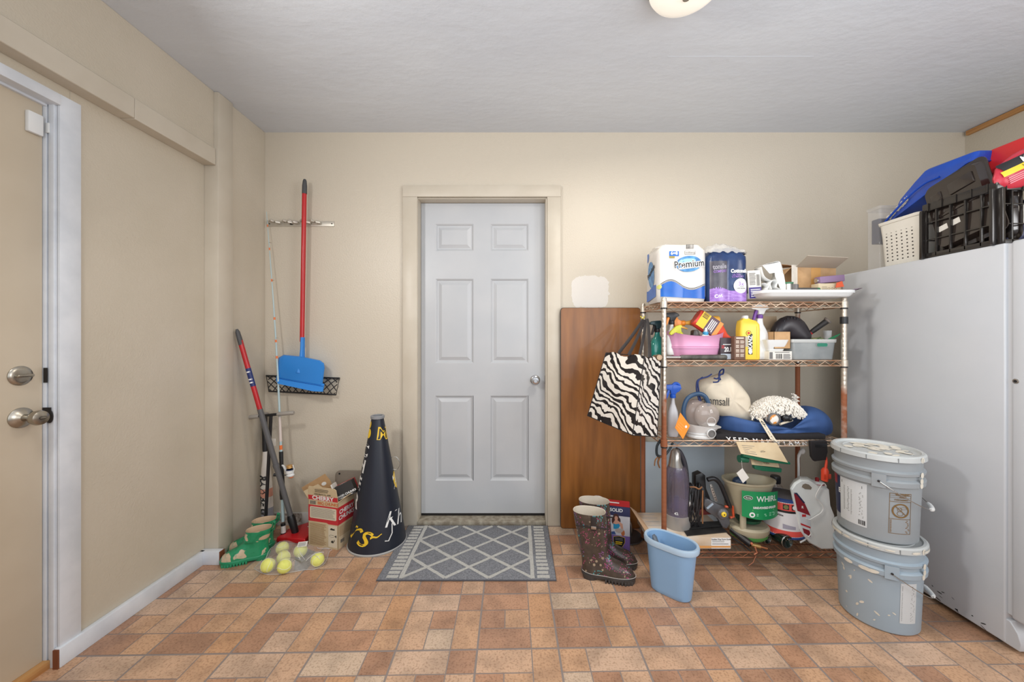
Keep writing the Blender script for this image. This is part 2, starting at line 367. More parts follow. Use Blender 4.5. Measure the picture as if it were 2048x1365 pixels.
# back door: six panels, casing, stepped sill
DW = mat('white_door_paint', (190, 192, 195), .36, rgb2=(184, 187, 191), vs=4, bump=.06, bs=60)
d1 = bpy.data.objects.new('door_1', None); SC.collection.objects.link(d1); d1['kind'] = 'structure'; YD = 2.53
def door1():
    x0, x1, z0, z1 = X(842.5, YD), X(1089.5, YD), Z(1027, YD), Z(407, YD)
    rects = [(871, 947, 448, 502), (981, 1057, 448, 502), (871, 947, 558, 727), (981, 1057, 558, 727), (870, 946, 792, 962), (980, 1056, 792, 962)]
    rc = [(X(a, YD), X(b, YD), Z(d, YD), Z(c, YD)) for a, b, c, d in rects]
    mb = MB(DW); mb.box(x0, x1, YD+.012, YD+.04, z0, z1)
    xs = [x0, rc[0][0], rc[0][1], rc[1][0], rc[1][1], x1]
    cols = [(x0, rc[0][0]), (rc[0][1], rc[1][0]), (rc[1][1], x1)]
    for a, b in cols: mb.box(a, b, YD, YD+.0125, z0, z1)
    zz = [z1, rc[0][3], rc[0][2], rc[2][3], rc[2][2], rc[4][3], rc[4][2], z0]
    for k in (0, 2, 4, 6):
        for a, b in ((rc[0][0], rc[0][1]), (rc[1][0], rc[1][1])): mb.box(a, b, YD, YD+.0125, zz[k+1], zz[k])
    for a, b, c, d in rc:
        def rg(i, y): return [Vector((a+i, y, c+i)), Vector((b-i, y, c+i)), Vector((b-i, y, d-i)), Vector((a+i, y, d-i))]
        mb.loft([rg(0, YD), rg(.006, YD+.004), rg(.012, YD+.0105), rg(.02, YD+.0115), rg(.026, YD+.009), rg(.042, YD+.0015)], False, True)
    struct(mb, 'slab', d1, sharp=12)
    mb = MB(WALLT)
    for a, b in ((807, 836), (1094, 1121)): mb.box(X(a, YW), X(b, YW), YW-.02, YW, 0, Z(396, YW), .003)
    mb.box(X(807, YW), X(1121, YW), YW-.021, YW, Z(396, YW), Z(373, YW), .003)
    mb.box(DX0-.004, x0-.002, YW-.012, YD+.04, 0, DZ); mb.box(x1+.002, DX1+.008, YW-.012, YD+.04, 0, DZ); mb.box(DX0, DX1, YW-.012, YD+.04, Z(406, YD)+.001, DZ+.005)
    struct(mb, 'casing', d1)
    mb = MB(mat('worn_sill_paint', (170, 162, 146), .6, rgb2=(130, 120, 104), vs=30, bump=.3, bs=80)); mb.box(DX0, DX1, YW-.02, YW+.11, 0, .028, .004)
    mb.use(DARKM); mb.box(x0, x1, YD+.002, YD+.04, .026, z0+.001); struct(mb, 'sill', d1)
    kx, kz = X(1071, YD-.05), Z(762, YD-.05); MY = Matrix.Rotation(R(90), 4, 'X')
    mb = MB(mat('satin_chrome', (196, 197, 200), .26, 1)); mb.lathe([(.033, 0), (.033, .004), (.028, .009), (.014, .014), (.012, .03), (.018, .038), (.0265, .048), (.027, .058), (.022, .066), (.012, .069), (.011, .066), (0, .066)], (kx, YD, kz), M=MY)
    struct(mb, 'door_knob', d1)
    mb = MB(DARKM); mb.box(x1-.001, x1+.004, YD-.004, YD+.02, kz-.028, kz+.03); struct(mb, 'latch', d1)
door1()

# ceiling lamp
t = thing('ceiling_light', 'round cream domed ceiling lamp with bronze ring and grey centre knob', 'ceiling light', (.622, 1.385, ZC))
BRONZE = mat('bronze_ring', (96, 84, 74), .35, .7); CREAM = mat('cream_lamp_glass', (250, 244, 232), .25, emit=.35)
mb = MB(BRONZE); mb.lathe([(.128, 0), (.136, -.012), (.139, -.03), (.134, -.036), (.10, -.03)], seg=48); mb.build('ring', t)
mb = MB(CREAM); mb.lathe([(.128, -.030), (.133, -.038), (.132, -.052), (.122, -.068), (.095, -.082), (.05, -.092), (0, -.095)], seg=48); mb.build('shade', t)
mb = MB(mat('grey_metal_knob', (150, 145, 136), .35, .8)); mb.lathe([(.014, -.092), (.013, -.102), (.006, -.104), (0, -.100)], seg=20); mb.build('centre_knob', t)
# ================================================================ LEFT CORNER
REDM = mat('red_metal', (190, 36, 40), .3, rgb2=(178, 30, 36), vs=8); GRIP = mat('dark_grey_rubber', (74, 74, 76), .55); GREYM = mat('grey_tube', (92, 92, 94), .4)
BLUEPL = mat('bright_blue_plastic', (44, 132, 214), .35); STEEL = mat('painted_steel', (196, 190, 178), .4, .5)
# rack of tool clips
z = Z(447, 2.45); x0, x1 = X(531, 2.45), X(667, 2.45)
t = thing('tool_rack', 'pale metal tool holder rail screwed to wall above the corner', 'tool rack', ((x0+x1)/2, YW, z))
mb = MB(STEEL, at=t.location); mb.box(x0, x1, YW-.006, YW, z-.017, z+.017, .002)
mb.use(DARKM)
for a in (x0+.02, x1-.015): mb.ball((a, YW-.007, z), .004)
mb.build('rail', t)
for a in (.05, .13, .165, .245, .31):
    mb = MB(STEEL, at=t.location); xx = x0+a+.02
    mb.tube([(xx-.028, YW-.006, z+.010), (xx-.030, YW-.03, z+.012), (xx-.015, YW-.045, z+.012), (xx-.006, YW-.03, z+.010)], .004, 6, flat=2)
    mb.tube([(xx+.028, YW-.006, z+.002), (xx+.032, YW-.03, z+.002), (xx+.016, YW-.045, z+.002), (xx+.006, YW-.03, z+.002)], .004, 6, flat=2)
    mb.box(xx-.03, xx+.03, YW-.012, YW-.005, z-.008, z+.012, .002); mb.build('clip', t)
# long handled dustpan
t = thing('dustpan', 'bright blue dustpan on long red pole hanging on wall', 'dustpan', P(605, 700, 2.40))
def at(px, py, Y=2.40): return P(px, py, Y)
mb = MB(REDM, at=t.location); mb.tube([at(609, 372, 2.395), at(604, 684)], .0135, 16); mb.build('pole', t)
mb = MB(GRIP, at=t.location); mb.tube([at(609.6, 359, 2.395), at(609.5, 362, 2.395), at(609.3, 372, 2.395), at(609, 388, 2.395)], [.007, .011, .0145, .0150], 16); mb.build('grip', t)['label'] = 'dark grey rubber grip'
mb = MB(BLUEPL, at=t.location); mb.tube([at(605.5, 675), at(605, 700), at(604, 722), at(602, 745)], [.018, .019, .024, .042], 16, flat=.6)
outl = [(557, 716), (567, 710), (600, 713), (640, 721), (648, 727), (649.5, 736), (645, 772), (556, 757), (554, 748)]
def pan(o, Y, k=1, dz=0): return [P(600+(a-600)*k, 742+(b-742)*k+dz, Y) for a, b in o]
mb.loft([pan(outl, 2.455, .97), pan(outl, 2.40, 1.0), pan(outl, 2.375, .99), pan(outl, 2.365, .93)])
lip = [P(553, 752, 2.375), P(648, 768, 2.375), P(645, 784, 2.345), P(625, 783, 2.34), P(556, 768, 2.345), P(552, 762, 2.36)]
mb.loft([lip, [p+Vector((0, .008, -.002)) for p in lip]])
mb.use(mat('deep_blue', (24, 96, 176), .4)); mb.tube([P(555, 757, 2.364), P(646, 773, 2.364)], .0022, 6)
mb.build('pan', t)
# wire grid
WIRE = mat('black_wire', (34, 33, 34), .45)
c0 = [P(532.5, 752, 2.455), P(679, 757, 2.455), P(672, 790, 2.43), P(538, 783, 2.43)]
t = thing('wire_basket', 'flat black wire grid rack fixed low on wall behind blue dustpan', 'wire rack', P(606, 788, 2.45))
mb = MB(WIRE, at=t.location); mb.tube(c0, .0055, 8, closed=True); mb.build('rim', t)
mb = MB(WIRE, at=t.location)
def bil(u, v): return (c0[0]*(1-u)+c0[1]*u)*(1-v)+(c0[3]*(1-u)+c0[2]*u)*v
for k in range(-3, 11):
    for sgn in (0, 1):
        pts = []
        for q in range(9):
            v = q/8; u = k/10 + .24*(v**.8); u = u if sgn == 0 else 1-u
            if 0 <= u <= 1: pts.append(bil(u, v) + Vector((0, -.003*math.sin(v*PI), 0)))
        if len(pts) > 1: mb.tube(pts, .003, 6)
mb.build('grid', t)
# fishing rod with spinning reel
a, b = Vector((X(567, 2.29), 2.29, 0)), P(533, 424, 2.435)
def rod(k): return a.lerp(b, k) + Vector((.018*math.sin(PI*k), 0, 0))
t = thing('fishing_rod', 'pale blue fishing rod with orange bands leaning in corner', 'fishing rod', a)
BLK = mat('blank_pale_blue', (178, 200, 204), .3); ORNG = mat('orange_band', (232, 120, 60), .4)
mb = MB(BLK, at=a); mb.tube([rod(i/20) for i in range(1, 21)], [.0105-.0088*(i/20)**.8 for i in range(1, 21)], 10)
mb.use(ORNG)
for k in (.265, .27, .54, .59, .66, .78, .88, .955):
    r = .0115-.0088*k**.8; mb.tube([rod(k-.004), rod(k+.004)], r, 10)
mb.use(mat('pale_rod_sleeve', (214, 200, 192), .4)); mb.tube([rod(.285), rod(.36)], [.0088, .0075], 10)
mb.build('blank', t)
mb = MB(BLACK, at=a); mb.tube([rod(.115), rod(.13), rod(.18), rod(.21), rod(.255)], [.013, .0145, .014, .011, .012], 12); mb.tube([rod(0), rod(.012), rod(.045)], [.012, .014, .013], 12); mb.use(CARD)
mb.tube([rod(.018), rod(.038)], .0142, 12); mb.build('grip', t)
for k in (.60, .78, .90, .97):
    mb = MB(CHROME, at=a); p = rod(k); mb.tube([p+Vector((.004+.007*(1-math.cos(q))*.9, -.004-.006*math.sin(q), 0)) for q in [i*PI/5 for i in range(10)]], .0009, 5, closed=True); mb.build('line_guide', t)
rc = rod(.205) + Vector((.062, -.02, -.015))
mb = MB(WHITEPL, at=a); mb.tube([rod(.215), rod(.215)+Vector((.02, -.012, -.002)), rc+Vector((-.01, 0, -.012))], [.006, .006, .009], 10)
mb.ball(rc+Vector((.004, 0, -.018)), .020, sx=1.2, sz=.7); mb.tube([rc+Vector((.02, 0, -.012)), rc+Vector((.03, -.004, .02)), rc+Vector((.022, -.004, .045))], .003, 8); mb.use(ORNG); mb.ball(rc+Vector((.008, 0, -.03)), .012, sx=1.2, sz=.6)
rl = mb.build('reel', t)
mb = MB(mat('gold_spool', (206, 160, 96), .35, .4), at=a); mb.lathe([(.017, .042), (.018, .036), (.015, .032), (.017, .026), (0, .02)], rc, 18); mb.use(mat('navy_line', (34, 46, 78), .4)); mb.lathe([(.019, .018), (.0195, .010), (.016, .008), (.016, .018)], rc, 18); mb.use(WHITEPL); mb.lathe([(.0215, .012), (.022, -.004), (.017, -.010), (0, -.012)], rc, 18); mb.build('spool', rl)
mb = MB(BLACK, at=a); mb.tube([rc+Vector((-.005, -.01, -.016)), rc+Vector((-.05, -.02, -.010))], .003, 8); mb.tube([rc+Vector((-.05, -.024, -.010)), rc+Vector((-.078, -.03, -.006))], .0095, 10); mb.build('crank', rl)
# mop
a, b = G(592, 1070, .02), P(474, 660, 2.185)
t = thing('floor_mop', 'red and grey poled mop with red triangular head leaning in corner', 'mop', G(592, 1073))
def mp(k): return a.lerp(b, k)
mb = MB(REDM, at=t.location); mb.tube([mp(.62), mp(.95)], .0135, 16); mb.use(mat('navy_label', (36, 48, 104), .4)); mb.tube([mp(.735), mp(.82)], .0139, 16)
mb.use(WHITE)
for k in (.75, .765, .80): mb.tube([mp(k)+Vector((0, -.0015, 0)), mp(k+.006)+Vector((0, -.0015, 0))], .0130, 12)
mb.build('upper_pole', t)
mb = MB(GRIP, at=t.location); mb.tube([mp(.93), mp(.95), mp(.99), mp(1.003)], [.0145, .0148, .0125, .006], 14, flat=.9); mb.build('grip', t)
mb = MB(GREYM, at=t.location); mb.tube([mp(.07), mp(.625)], .0150, 16); mb.tube([mp(.34), mp(.355)], .0175, 16); mb.build('lower_pole', t)
mb = MB(BLACK, at=t.location); mb.tube([mp(0), mp(.02), mp(.085), mp(.10)], [.016, .020, .023, .017], 14); mb.build('swivel', t)
RP = mat('red_plastic', (192, 26, 34), .35)
tri = [G(552, 1086), G(610, 1090), G(634, 1066), G(622, 1052), G(575, 1068)]
mb = MB(RP, at=t.location); c = sum(tri, Vector())/5
mb.loft([[p.lerp(c, .03)+Vector((0, 0, .002)) for p in tri], [p+Vector((0, 0, .012)) for p in tri], [p.lerp(c, .04)+Vector((0, 0, .03)) for p in tri], [p.lerp(c, .5)+Vector((0, 0, .036)) for p in tri]])
mb.use(WHITE); mb.text(Plane(G(612, 1068)+Vector((0, 0, .0345)), (1, .4, 0), (-.4, 1, 0)), 'O-Cedar', 0, 0, .022, o=.001, rot=.9)
mb.build('mop_head', t, bev=.003)
# baseball bat, barrel down
a, b = G(536, 1068), P(528.5, 828, 2.40); a.y = 2.38; a.x = X(536, 2.38); b.y = 2.43; b.x = X(528.5, 2.43)
t = thing('baseball_bat', 'white baseball bat with black grip standing barrel down in corner', 'baseball bat', a)
def bt(k): return a.lerp(b, k)
Mb = MB(mat('bat_white', (220, 214, 204), .3, rgb2=(212, 200, 190), vs=5), at=a)
Mb.tube([bt(k) for k in (.0, .015, .04, .2, .4, .5, .6, .68)], [.014, .027, .033, .0335, .032, .028, .0195, .0150], 20)
Mb.use(mat('bat_coral', (214, 150, 128), .35)); Mb.tube([bt(.29), bt(.36)], [.0334, .0329], 20, caps=False)
Mb.use(mat('bat_grey', (150, 150, 158), .35)); Mb.tube([bt(.03), bt(.2)], [.0332, .0339], 20, caps=False)
ax = (b-a).normalized(); Mb.use(BLACKP)
S = lambda u, v, o=0: a + ax*v + Vector((math.cos(R(-97)+u/.033), math.sin(R(-97)+u/.033), 0))*(.0338+o)
Mb.text(S, 'RAWBEIG', 0, .235, .062, .03, sx=.9, rot=-PI/2, slant=.15); Mb.build('barrel', t)
mb = MB(BLACK, at=a); mb.tube([bt(.67), bt(.7), bt(.97)], [.016, .0165, .0155], 16); mb.build('grip', t)
mb = MB(mat('grey_rubber_knob', (150, 145, 140), .5), at=a); mb.tube([bt(.965), bt(.98), bt(.995), bt(1.0)], [.018, .0255, .0255, .018], 16); mb.build('knob', t)
# black T handled tool
a, b = P(530, 1060, 2.325), P(542, 832, 2.325)
t = thing('hand_tiller', 'black steel tool with grey gripped cross handle beside the bat', 'garden tool', a)
a.z = .03; mb = MB(BLACK, at=t.location); mb.tube([a, b], .0095, 12); mb.tube([P(516, 833, 2.325), P(556, 829, 2.325)], .0085, 12)
mb.tube([a+Vector((-.05, 0, .0)), a+Vector((.05, 0, 0))], .006, 8)
for k in (-.05, .0, .05): mb.tube([a+Vector((k, 0, .0)), a+Vector((k, 0, -.028))], [.006, .002], 8)
mb.build('shaft', t)
for p, q in (((490, 836), (518, 833)), ((554, 829), (588, 826))):
    mb = MB(mat('grey_foam', (158, 152, 144), .6), at=t.location); A, B = P(*p, 2.325), P(*q, 2.325); mb.tube([A.lerp(B, k) for k in (0, .03, .08, .93, 1)], [.006, .011, .0125, .0125, .010], 14); mb.build('grip', t)
mb = MB(CARD, at=t.location); q = P(547, 885, 2.31); mb.box(q.x-.014, q.x+.014, 2.308, 2.31, q.z-.022, q.z+.022, .0005); mb.build('price_tag', t)

# ---- boots
def boot(root, L, Hs, wid, sw, sd, m_body, m_sole, m_lin, tilt=0, straps=None, heel=.022):
    """toe along local +x, heel at x=0; Hs shaft height, sw shaft length fore-aft, sd shaft width"""
    def ring(z, xb, xf, w, n=36, toe=1.0):
        out = []
        for k in range(n):
            a = 2*PI*k/n; c, s_ = math.cos(a), math.sin(a)
            x = (xb+xf)/2 + (xf-xb)/2*math.copysign(abs(c)**.85, c)
            ww = w*(1-.22*math.exp(-((x/L-.42)/.16)**2)*toe)*(1+.10*toe*(x/L-.3))
            out.append(Vector((x + tilt*z, ww/2*math.copysign(abs(s_)**.85, s_), z)))
        return out
    q = L
    prof = [(.012, 0, q, wid), (.03, -.002, q*1.005, wid), (.050, .002, q*.99, wid*.97), (.068, .004, q*.93, wid*.90), (.082, .004, q*.80, wid*.82),
            (.098, .004, q*.64, wid*.78), (.115, .002, q*.55, wid*.80)]
    rings = [ring(z*L/.26, xb, xf, w) for z, xb, xf, w in prof]
    z0 = .115*L/.26
    for k in range(1, 9):
        f = k/8; z = z0+(Hs-z0)*f; e = .5-.5*math.cos(PI*f)
        rings.append(ring(z, .002+(-.014*e), (q*.55)*(1-e)+(sw-.014)*e, wid*.80*(1-e)+sd*e, toe=.0))
    mb = MB(m_body); mb.loft(rings, True, False)
    mb.use(m_lin); top = rings[-1]; c = sum(top, Vector())/len(top); dn = -Hs*.5
    mb.loft([top, [c+(p-c)*.955+Vector((0, 0, .001)) for p in top], [c+(p-c)*.93+Vector((0, 0, -.02)) for p in top], [c+(p-c)*.74+Vector((tilt*dn, 0, dn)) for p in top]], False, True)
    body = mb.build('upper', root, sub=1)
    mb = MB(m_sole)
    mb.loft([ring(heel*.35, .006, q*.985, wid*.96), ring(heel*.6, -.004, q*1.01, wid*1.04), ring(.030*L/.26, -.005, q*1.012, wid*1.05), ring(.033*L/.26, -.002, q*1.0, wid*1.01)])
    mb.loft([ring(0, .002, q*.30, wid*.86, toe=0), ring(heel, -.002, q*.32, wid*.92, toe=0)])
    mb.loft([[Vector((p.x*.58+q*.41, p.y, p.z)) for p in ring(0, 0, q, wid*.92)], [Vector((p.x*.6+q*.40, p.y, p.z)) for p in ring(heel, 0, q, wid)]])
    for k in range(9):
        xx = q*(.45+.06*k); w2 = wid*.5*(1-.5*max(0, (k-6)/4)); mb.box(xx-.004, xx+.004, -w2-.001, w2+.001, 0, heel*.7, .001)
    mb.build('sole', root)
    return body
GBODY = mat('green_boot_rubber', (38, 140, 96), .22, rgb2=(198, 178, 150), vs=17, det=2, lo=.545, hi=.56); GDK = mat('green_sole_rubber', (40, 142, 100), .35)
def green_extra(mt):
    nt = mt.node_tree; b = nt.nodes['Principled BSDF']; tc = nt.nodes.new('ShaderNodeTexCoord')
    n = nt.nodes.new('ShaderNodeTexNoise'); n.inputs['Scale'].default_value = 45; nt.links.new(tc.outputs['Object'], n.inputs['Vector'])
    r = nt.nodes.new('ShaderNodeValToRGB'); r.color_ramp.elements[0].position = .52; r.color_ramp.elements[1].position = .60; r.color_ramp.elements[0].color = (1, 1, 1, 1); r.color_ramp.elements[1].color = (.35, .8, .75, 1)
    nt.links.new(n.outputs['Fac'], r.inputs[0]); mu = nt.nodes.new('ShaderNodeMixRGB'); mu.blend_type = 'MULTIPLY'; mu.inputs[0].default_value = .6
    src = b.inputs['Base Color'].links[0].from_socket; nt.links.new(src, mu.inputs[1]); nt.links.new(r.outputs[0], mu.inputs[2]); nt.links.new(mu.outputs[0], b.inputs['Base Color'])
green_extra(GBODY)
TANL = mat('tan_boot_lining', (200, 172, 142), .8, bump=.2, bs=200)
def gboot(label, loc, ang):
    t = thing('rain_boot', label, 'boot', loc, (0, 0, R(ang)), 'green ankle boots')
    boot(t, .225, .165, .088, .125, .088, GBODY, GDK, TANL)
    mb = MB(GBODY); mb.tube([(-.008, 0, .135), (-.024, 0, .15), (-.026, 0, .185), (-.018, 0, .19), (-.012, 0, .155)], .004, 8, flat=3.2, up=(0, 1, 0)); mb.build('pull_tab', t); return t
p = G(540, 1112); gboot('green patterned ankle boot nearest the white baseboard, toe pointing left', (p.x-.002, p.y+.0, 0), 205)
gboot('green patterned ankle boot half hidden behind its twin, beside the mop', (p.x-.040, p.y+.098, 0), 200)

# ---- bag of tennis balls
BALL = mat('tennis_felt', (240, 242, 134), .9, rgb2=(230, 234, 120), vs=40, bump=.5, bs=400); SEAM = mat('ball_seam', (236, 238, 210), .8)
r_ = .0335; spots = [(565, 1097.6, 'behind the other three of its stack'), (601, 1103, 'under the white sticker'), (567, 1116.6, 'in the middle of the bag'), (536, 1132, 'at the end nearest the green boots'), (569, 1134, 'nearest the camera, beside the end ball'), (635, 1120.6, 'alone at the end towards the megaphone')]
bpos = []
def ball_parts():
    mb = MB(BALL); mb.ball((0, 0, 0), r_, seg=32, rings=20)
    mb.use(SEAM); pts = []
    for k in range(64):
        tt = 2*PI*k/64; aa = .44; xx = math.cos(tt)+aa*math.cos(3*tt); yy = math.sin(tt)-aa*math.sin(3*tt); zz = 2*math.sqrt(aa)*math.sin(2*tt)
        pts.append(Vector((xx, yy, zz)).normalized()*(r_+.0001))
    mb.tube(pts, .0012, 6, closed=True); return mb
proto = None
for i, (a, b, lab) in enumerate(spots):
    y = YG(b, r_); loc = Vector((X(a, y), y, r_+.0012))
    for q in bpos:
        d = loc-q
        if d.length < .0675: loc = q+d.normalized()*.0675
    loc.z = r_+.0012
    o = ball_parts().build('tennis_ball') if proto is None else proto.copy()
    if proto is None: proto = o
    else: SC.collection.objects.link(o)
    o.location = loc; o.rotation_euler = (rnd.random()*6, rnd.random()*6, rnd.random()*6)
    tag(o, 'yellow tennis ball in clear bag, ' + lab, 'tennis ball', 'tennis balls in the bag'); bpos.append(loc)
t = thing('plastic_bag', 'clear plastic bag lying on floor around six tennis balls', 'plastic bag', G(580, 1120))
CLR = mat('clear_film', (225, 225, 225), .12, alpha=.24, bump=.5, bs=45, spec=.9)
CLR2 = mat('clear_film_folds', (235, 235, 235), .15, alpha=.5, bump=.6, bs=60)
crn = [G(508, 1139), G(520, 1126), G(558, 1086), G(598, 1087), G(660, 1099), G(658, 1106), G(650, 1128), G(628, 1141), G(615, 1141), G(560, 1150), G(530, 1150)]
def inside(px, py):
    c = False; n = len(crn)
    for i in range(n):
        a, b = crn[i], crn[(i+1) % n]
        if (a.y > py) != (b.y > py) and px < (b.x-a.x)*(py-a.y)/(b.y-a.y)+a.x: c = not c
    return c
def bagz(x, y):
    z = .003 + .010*max(0, noise.noise(Vector((x*16, y*16, 3))))
    for q in bpos:
        d = math.hypot(x-q.x, y-q.y)
        z = max(z, (r_*2+.004)*max(0, 1-(max(0, d-.012)/.085)**1.5))
    return z
mb = MB(CLR, at=t.location); xs = [c.x for c in crn]; ys = [c.y for c in crn]; cen = sum(crn, Vector())/len(crn)
NR, NA = 16, 66; ring_pts = []
per = []
for i in range(len(crn)):
    for k in range(NA//len(crn)): per.append(crn[i].lerp(crn[(i+1) % len(crn)], k/(NA//len(crn))))
vs = [Vector((cen.x, cen.y, bagz(cen.x, cen.y)))]; fs = []; n = len(per)
for j in range(1, NR+1):
    for p in per:
        q = cen.lerp(p, j/NR); edge = min(1, (NR-j)/2.5); vs.append(Vector((q.x, q.y, .0015+(bagz(q.x, q.y)-.0015)*edge + .0012*rnd.random()*edge)))
fs += [(0, 1+k, 1+(k+1) % n) for k in range(n)]
for j in range(NR-1):
    for k in range(n): fs.append((1+j*n+k, 1+(j+1)*n+k, 1+(j+1)*n+(k+1) % n, 1+j*n+(k+1) % n))
mb.add(vs, fs); film = mb.build('film', t)
mb = MB(CLR2, at=t.location); mb.tube([p+Vector((0, 0, .003)) for p in smooth_pts(crn+[crn[0]], 4)[:-1]], .0013, 5, closed=True)
for sa, sb in (((634, 1100), (659, 1101)), ((612, 1140), (648, 1128)), ((520, 1140), (560, 1086)), ((600, 1125), (640, 1140))):
    A, B = G(*sa), G(*sb); mb.tube([A.lerp(B, k/8)+Vector((0, 0, .004+bagz(A.lerp(B, k/8).x, A.lerp(B, k/8).y)*.9+.003*rnd.random())) for k in range(9)], .0015, 5)
mb.build('folded_edge', t)
mb = MB(CARD, at=t.location); q = bpos[1]; S = Plane((q.x+.012, q.y-.006, .0745), (1, .25, .0), (-.2, .85, .5)); mb.quad(S, -.022, .026, -.014, .016, 0); mb.use(GREYP); mb.lines(S, -.018, .022, -.010, .012, 5); mb.build('sticker', t)
mb = MB(mat('dark_insert', (112, 106, 100), .8, rgb2=(140, 134, 126), vs=70), at=t.location); mb.add([G(592, 1098)+Vector((0, 0, .002)), G(612, 1098)+Vector((0, 0, .002)), G(640, 1108)+Vector((0, 0, .002)), G(612, 1142)+Vector((0, 0, .002)), G(588, 1142)+Vector((0, 0, .002))], [(0, 1, 2, 3, 4)]); mb.build('card_insert', t)

# ---- carton of smoking wood, open top
O = G(617, 1091); Rr = (G(676, 1101)-O); Wc = Rr.length; Rd = Rr.normalized(); Hc = .272; Dd = Vector((0, 0, 1)).cross(Rd); Dc = .135
t = thing('chunk_carton', 'red and tan carton of cherry wood chunks standing open in corner', 'carton', O)
RED2 = mat('carton_red', (196, 46, 54), .6)
CK = mat('chunk_kraft', (208, 188, 154), .8, rgb2=(198, 176, 140), vs=18)
mb = MB(CK, at=O); th = .003
def cb(a, b): return O+Rd*a+Dd*b
for (p, q) in (((0, 0), (Wc, 0)), ((Wc, 0), (Wc, Dc)), ((Wc, Dc), (0, Dc)), ((0, Dc), (0, 0))):
    A, B = cb(*p), cb(*q); d = (B-A).normalized(); nn = Vector((0, 0, 1)).cross(d)
    vs = [A, B, B+nn*th, A+nn*th]; mb.loft([[v.copy() for v in vs], [v+Vector((0, 0, Hc)) for v in vs]])
mb.add([cb(0, 0)+Vector((0, 0, .002)), cb(Wc, 0)+Vector((0, 0, .002)), cb(Wc, Dc)+Vector((0, 0, .002)), cb(0, Dc)+Vector((0, 0, .002))], [(0, 1, 2, 3)])
S = Plane(O, Rd)
mb.use(RED2); mb.quad(S, 0, Wc, .165, .243, .0004); mb.poly(S, [(0, .147), (Wc*.62, .147), (Wc*.68, .141), (Wc, .141), (Wc, .166), (0, .166)], .0004)
mb.use(mat('cream_panel', (216, 204, 182), .7)); mb.poly(S, [(Wc/2+a, .200+b) for a, b in rrect(Wc*.45, .034, .008)], .0008)
mb.quad(S, Wc*.68, Wc*.97, .01, .135, .0008)
mb.use(GREYP); mb.lines(S, Wc*.09, Wc*.92, .172, .230, 11, .3, .0012); mb.bars(S, Wc*.06, Wc*.27, .247, .268)
mb.use(mat('brown_print', (150, 112, 72), .7)); mb.lines(S, Wc*.05, Wc*.62, .01, .138, 20, .35)
mb.use(mat('orange_print', (204, 116, 62), .6)); mb.text(S, 'BBQ CHUNKS', Wc*.66, .257, .024, .03, sx=.95)
mb.use(BLACKP)
mb.ell(S, Wc*.82, .112, .018, .003); mb.text(S, '~', Wc*.82, .118, .05); mb.ell(S, Wc*.80, .075, .020, .007); mb.poly(S, [(Wc*.89, .075), (Wc*.95, .084), (Wc*.95, .066)]); mb.use(mat('cream_panel', (0, 0, 0))); mb.ell(S, Wc*.80, .075, .0185, .0055, .0013)
mb.use(BLACKP); mb.ell(S, Wc*.82, .042, .010, .008); mb.ell(S, Wc*.88, .050, .004, .006); mb.quad(S, Wc*.80, Wc*.81, .022, .040)
S2 = Plane(cb(Wc, 0), Dd); mb.use(RED2); mb.quad(S2, 0, Dc, .141, .243, .0004); mb.use(WHITE); mb.text(S2, 'CHERRY', Dc*.52, .212, .034, .03, sx=.95); mb.text(S2, 'CHUNKS', Dc*.52, .178, .034, .03, sx=.95)
mb.use(mat('brown_print', (0, 0, 0))); mb.lines(S2, .01, Dc*.9, .07, .13, 9, .35); mb.use(GREYP); mb.bars(S2, .02, .05, .03, .05)
mb.build('carton_body', t)
# front flap stands up, CHERRY band across its foot
ft = O+Vector((0, 0, Hc)); up = (Vector((0, 0, 1))+Dd*-.12).normalized(); nn = Rd.cross(up)
S3 = Plane(ft, Rd, up); mb = MB(CK, at=O)
fl = [(0, 0), (Wc, 0), (Wc, .02), (Wc*.97, .075), (Wc*.92, .083), (Wc*.06, .083), (.005, .072), (0, .03)]
mb.loft([[S3(u, v, 0) for u, v in fl], [S3(u, v, -.003) for u, v in fl]])
mb.use(RED2); mb.quad(S3, .0005, Wc-.0005, .002, .030, .0005); mb.use(WHITE); mb.text(S3, 'CHERRY', Wc*.5, .0155, .033, .04, o=.001, sx=1.2); mb.use(BLACKP)
mb.text(S3, 'EASY TO CLOSE BOX', Wc*.5, .040, .012, .02, rot=PI); mb.lines(S3, Wc*.25, Wc*.75, .05, .072, 4, .35); mb.build('front_flap', t)
for a, b, l in ((cb(Wc, 0), Dd, -.5), (cb(0, Dc), -Dd, -.5)):
    A = a+Vector((0, 0, Hc)); side = b.cross(Vector((0, 0, 1))) ; up2 = (Vector((0, 0, 1))*.5+side*.6).normalized(); S4 = Plane(A, b, up2)
    mb = MB(CK, at=O); fl = [(0, 0), (Dc, 0), (Dc*.93, .06), (Dc*.1, .06)]; mb.loft([[S4(u, v, 0) for u, v in fl], [S4(u, v, -.003) for u, v in fl]]); mb.build('side_flap', t)
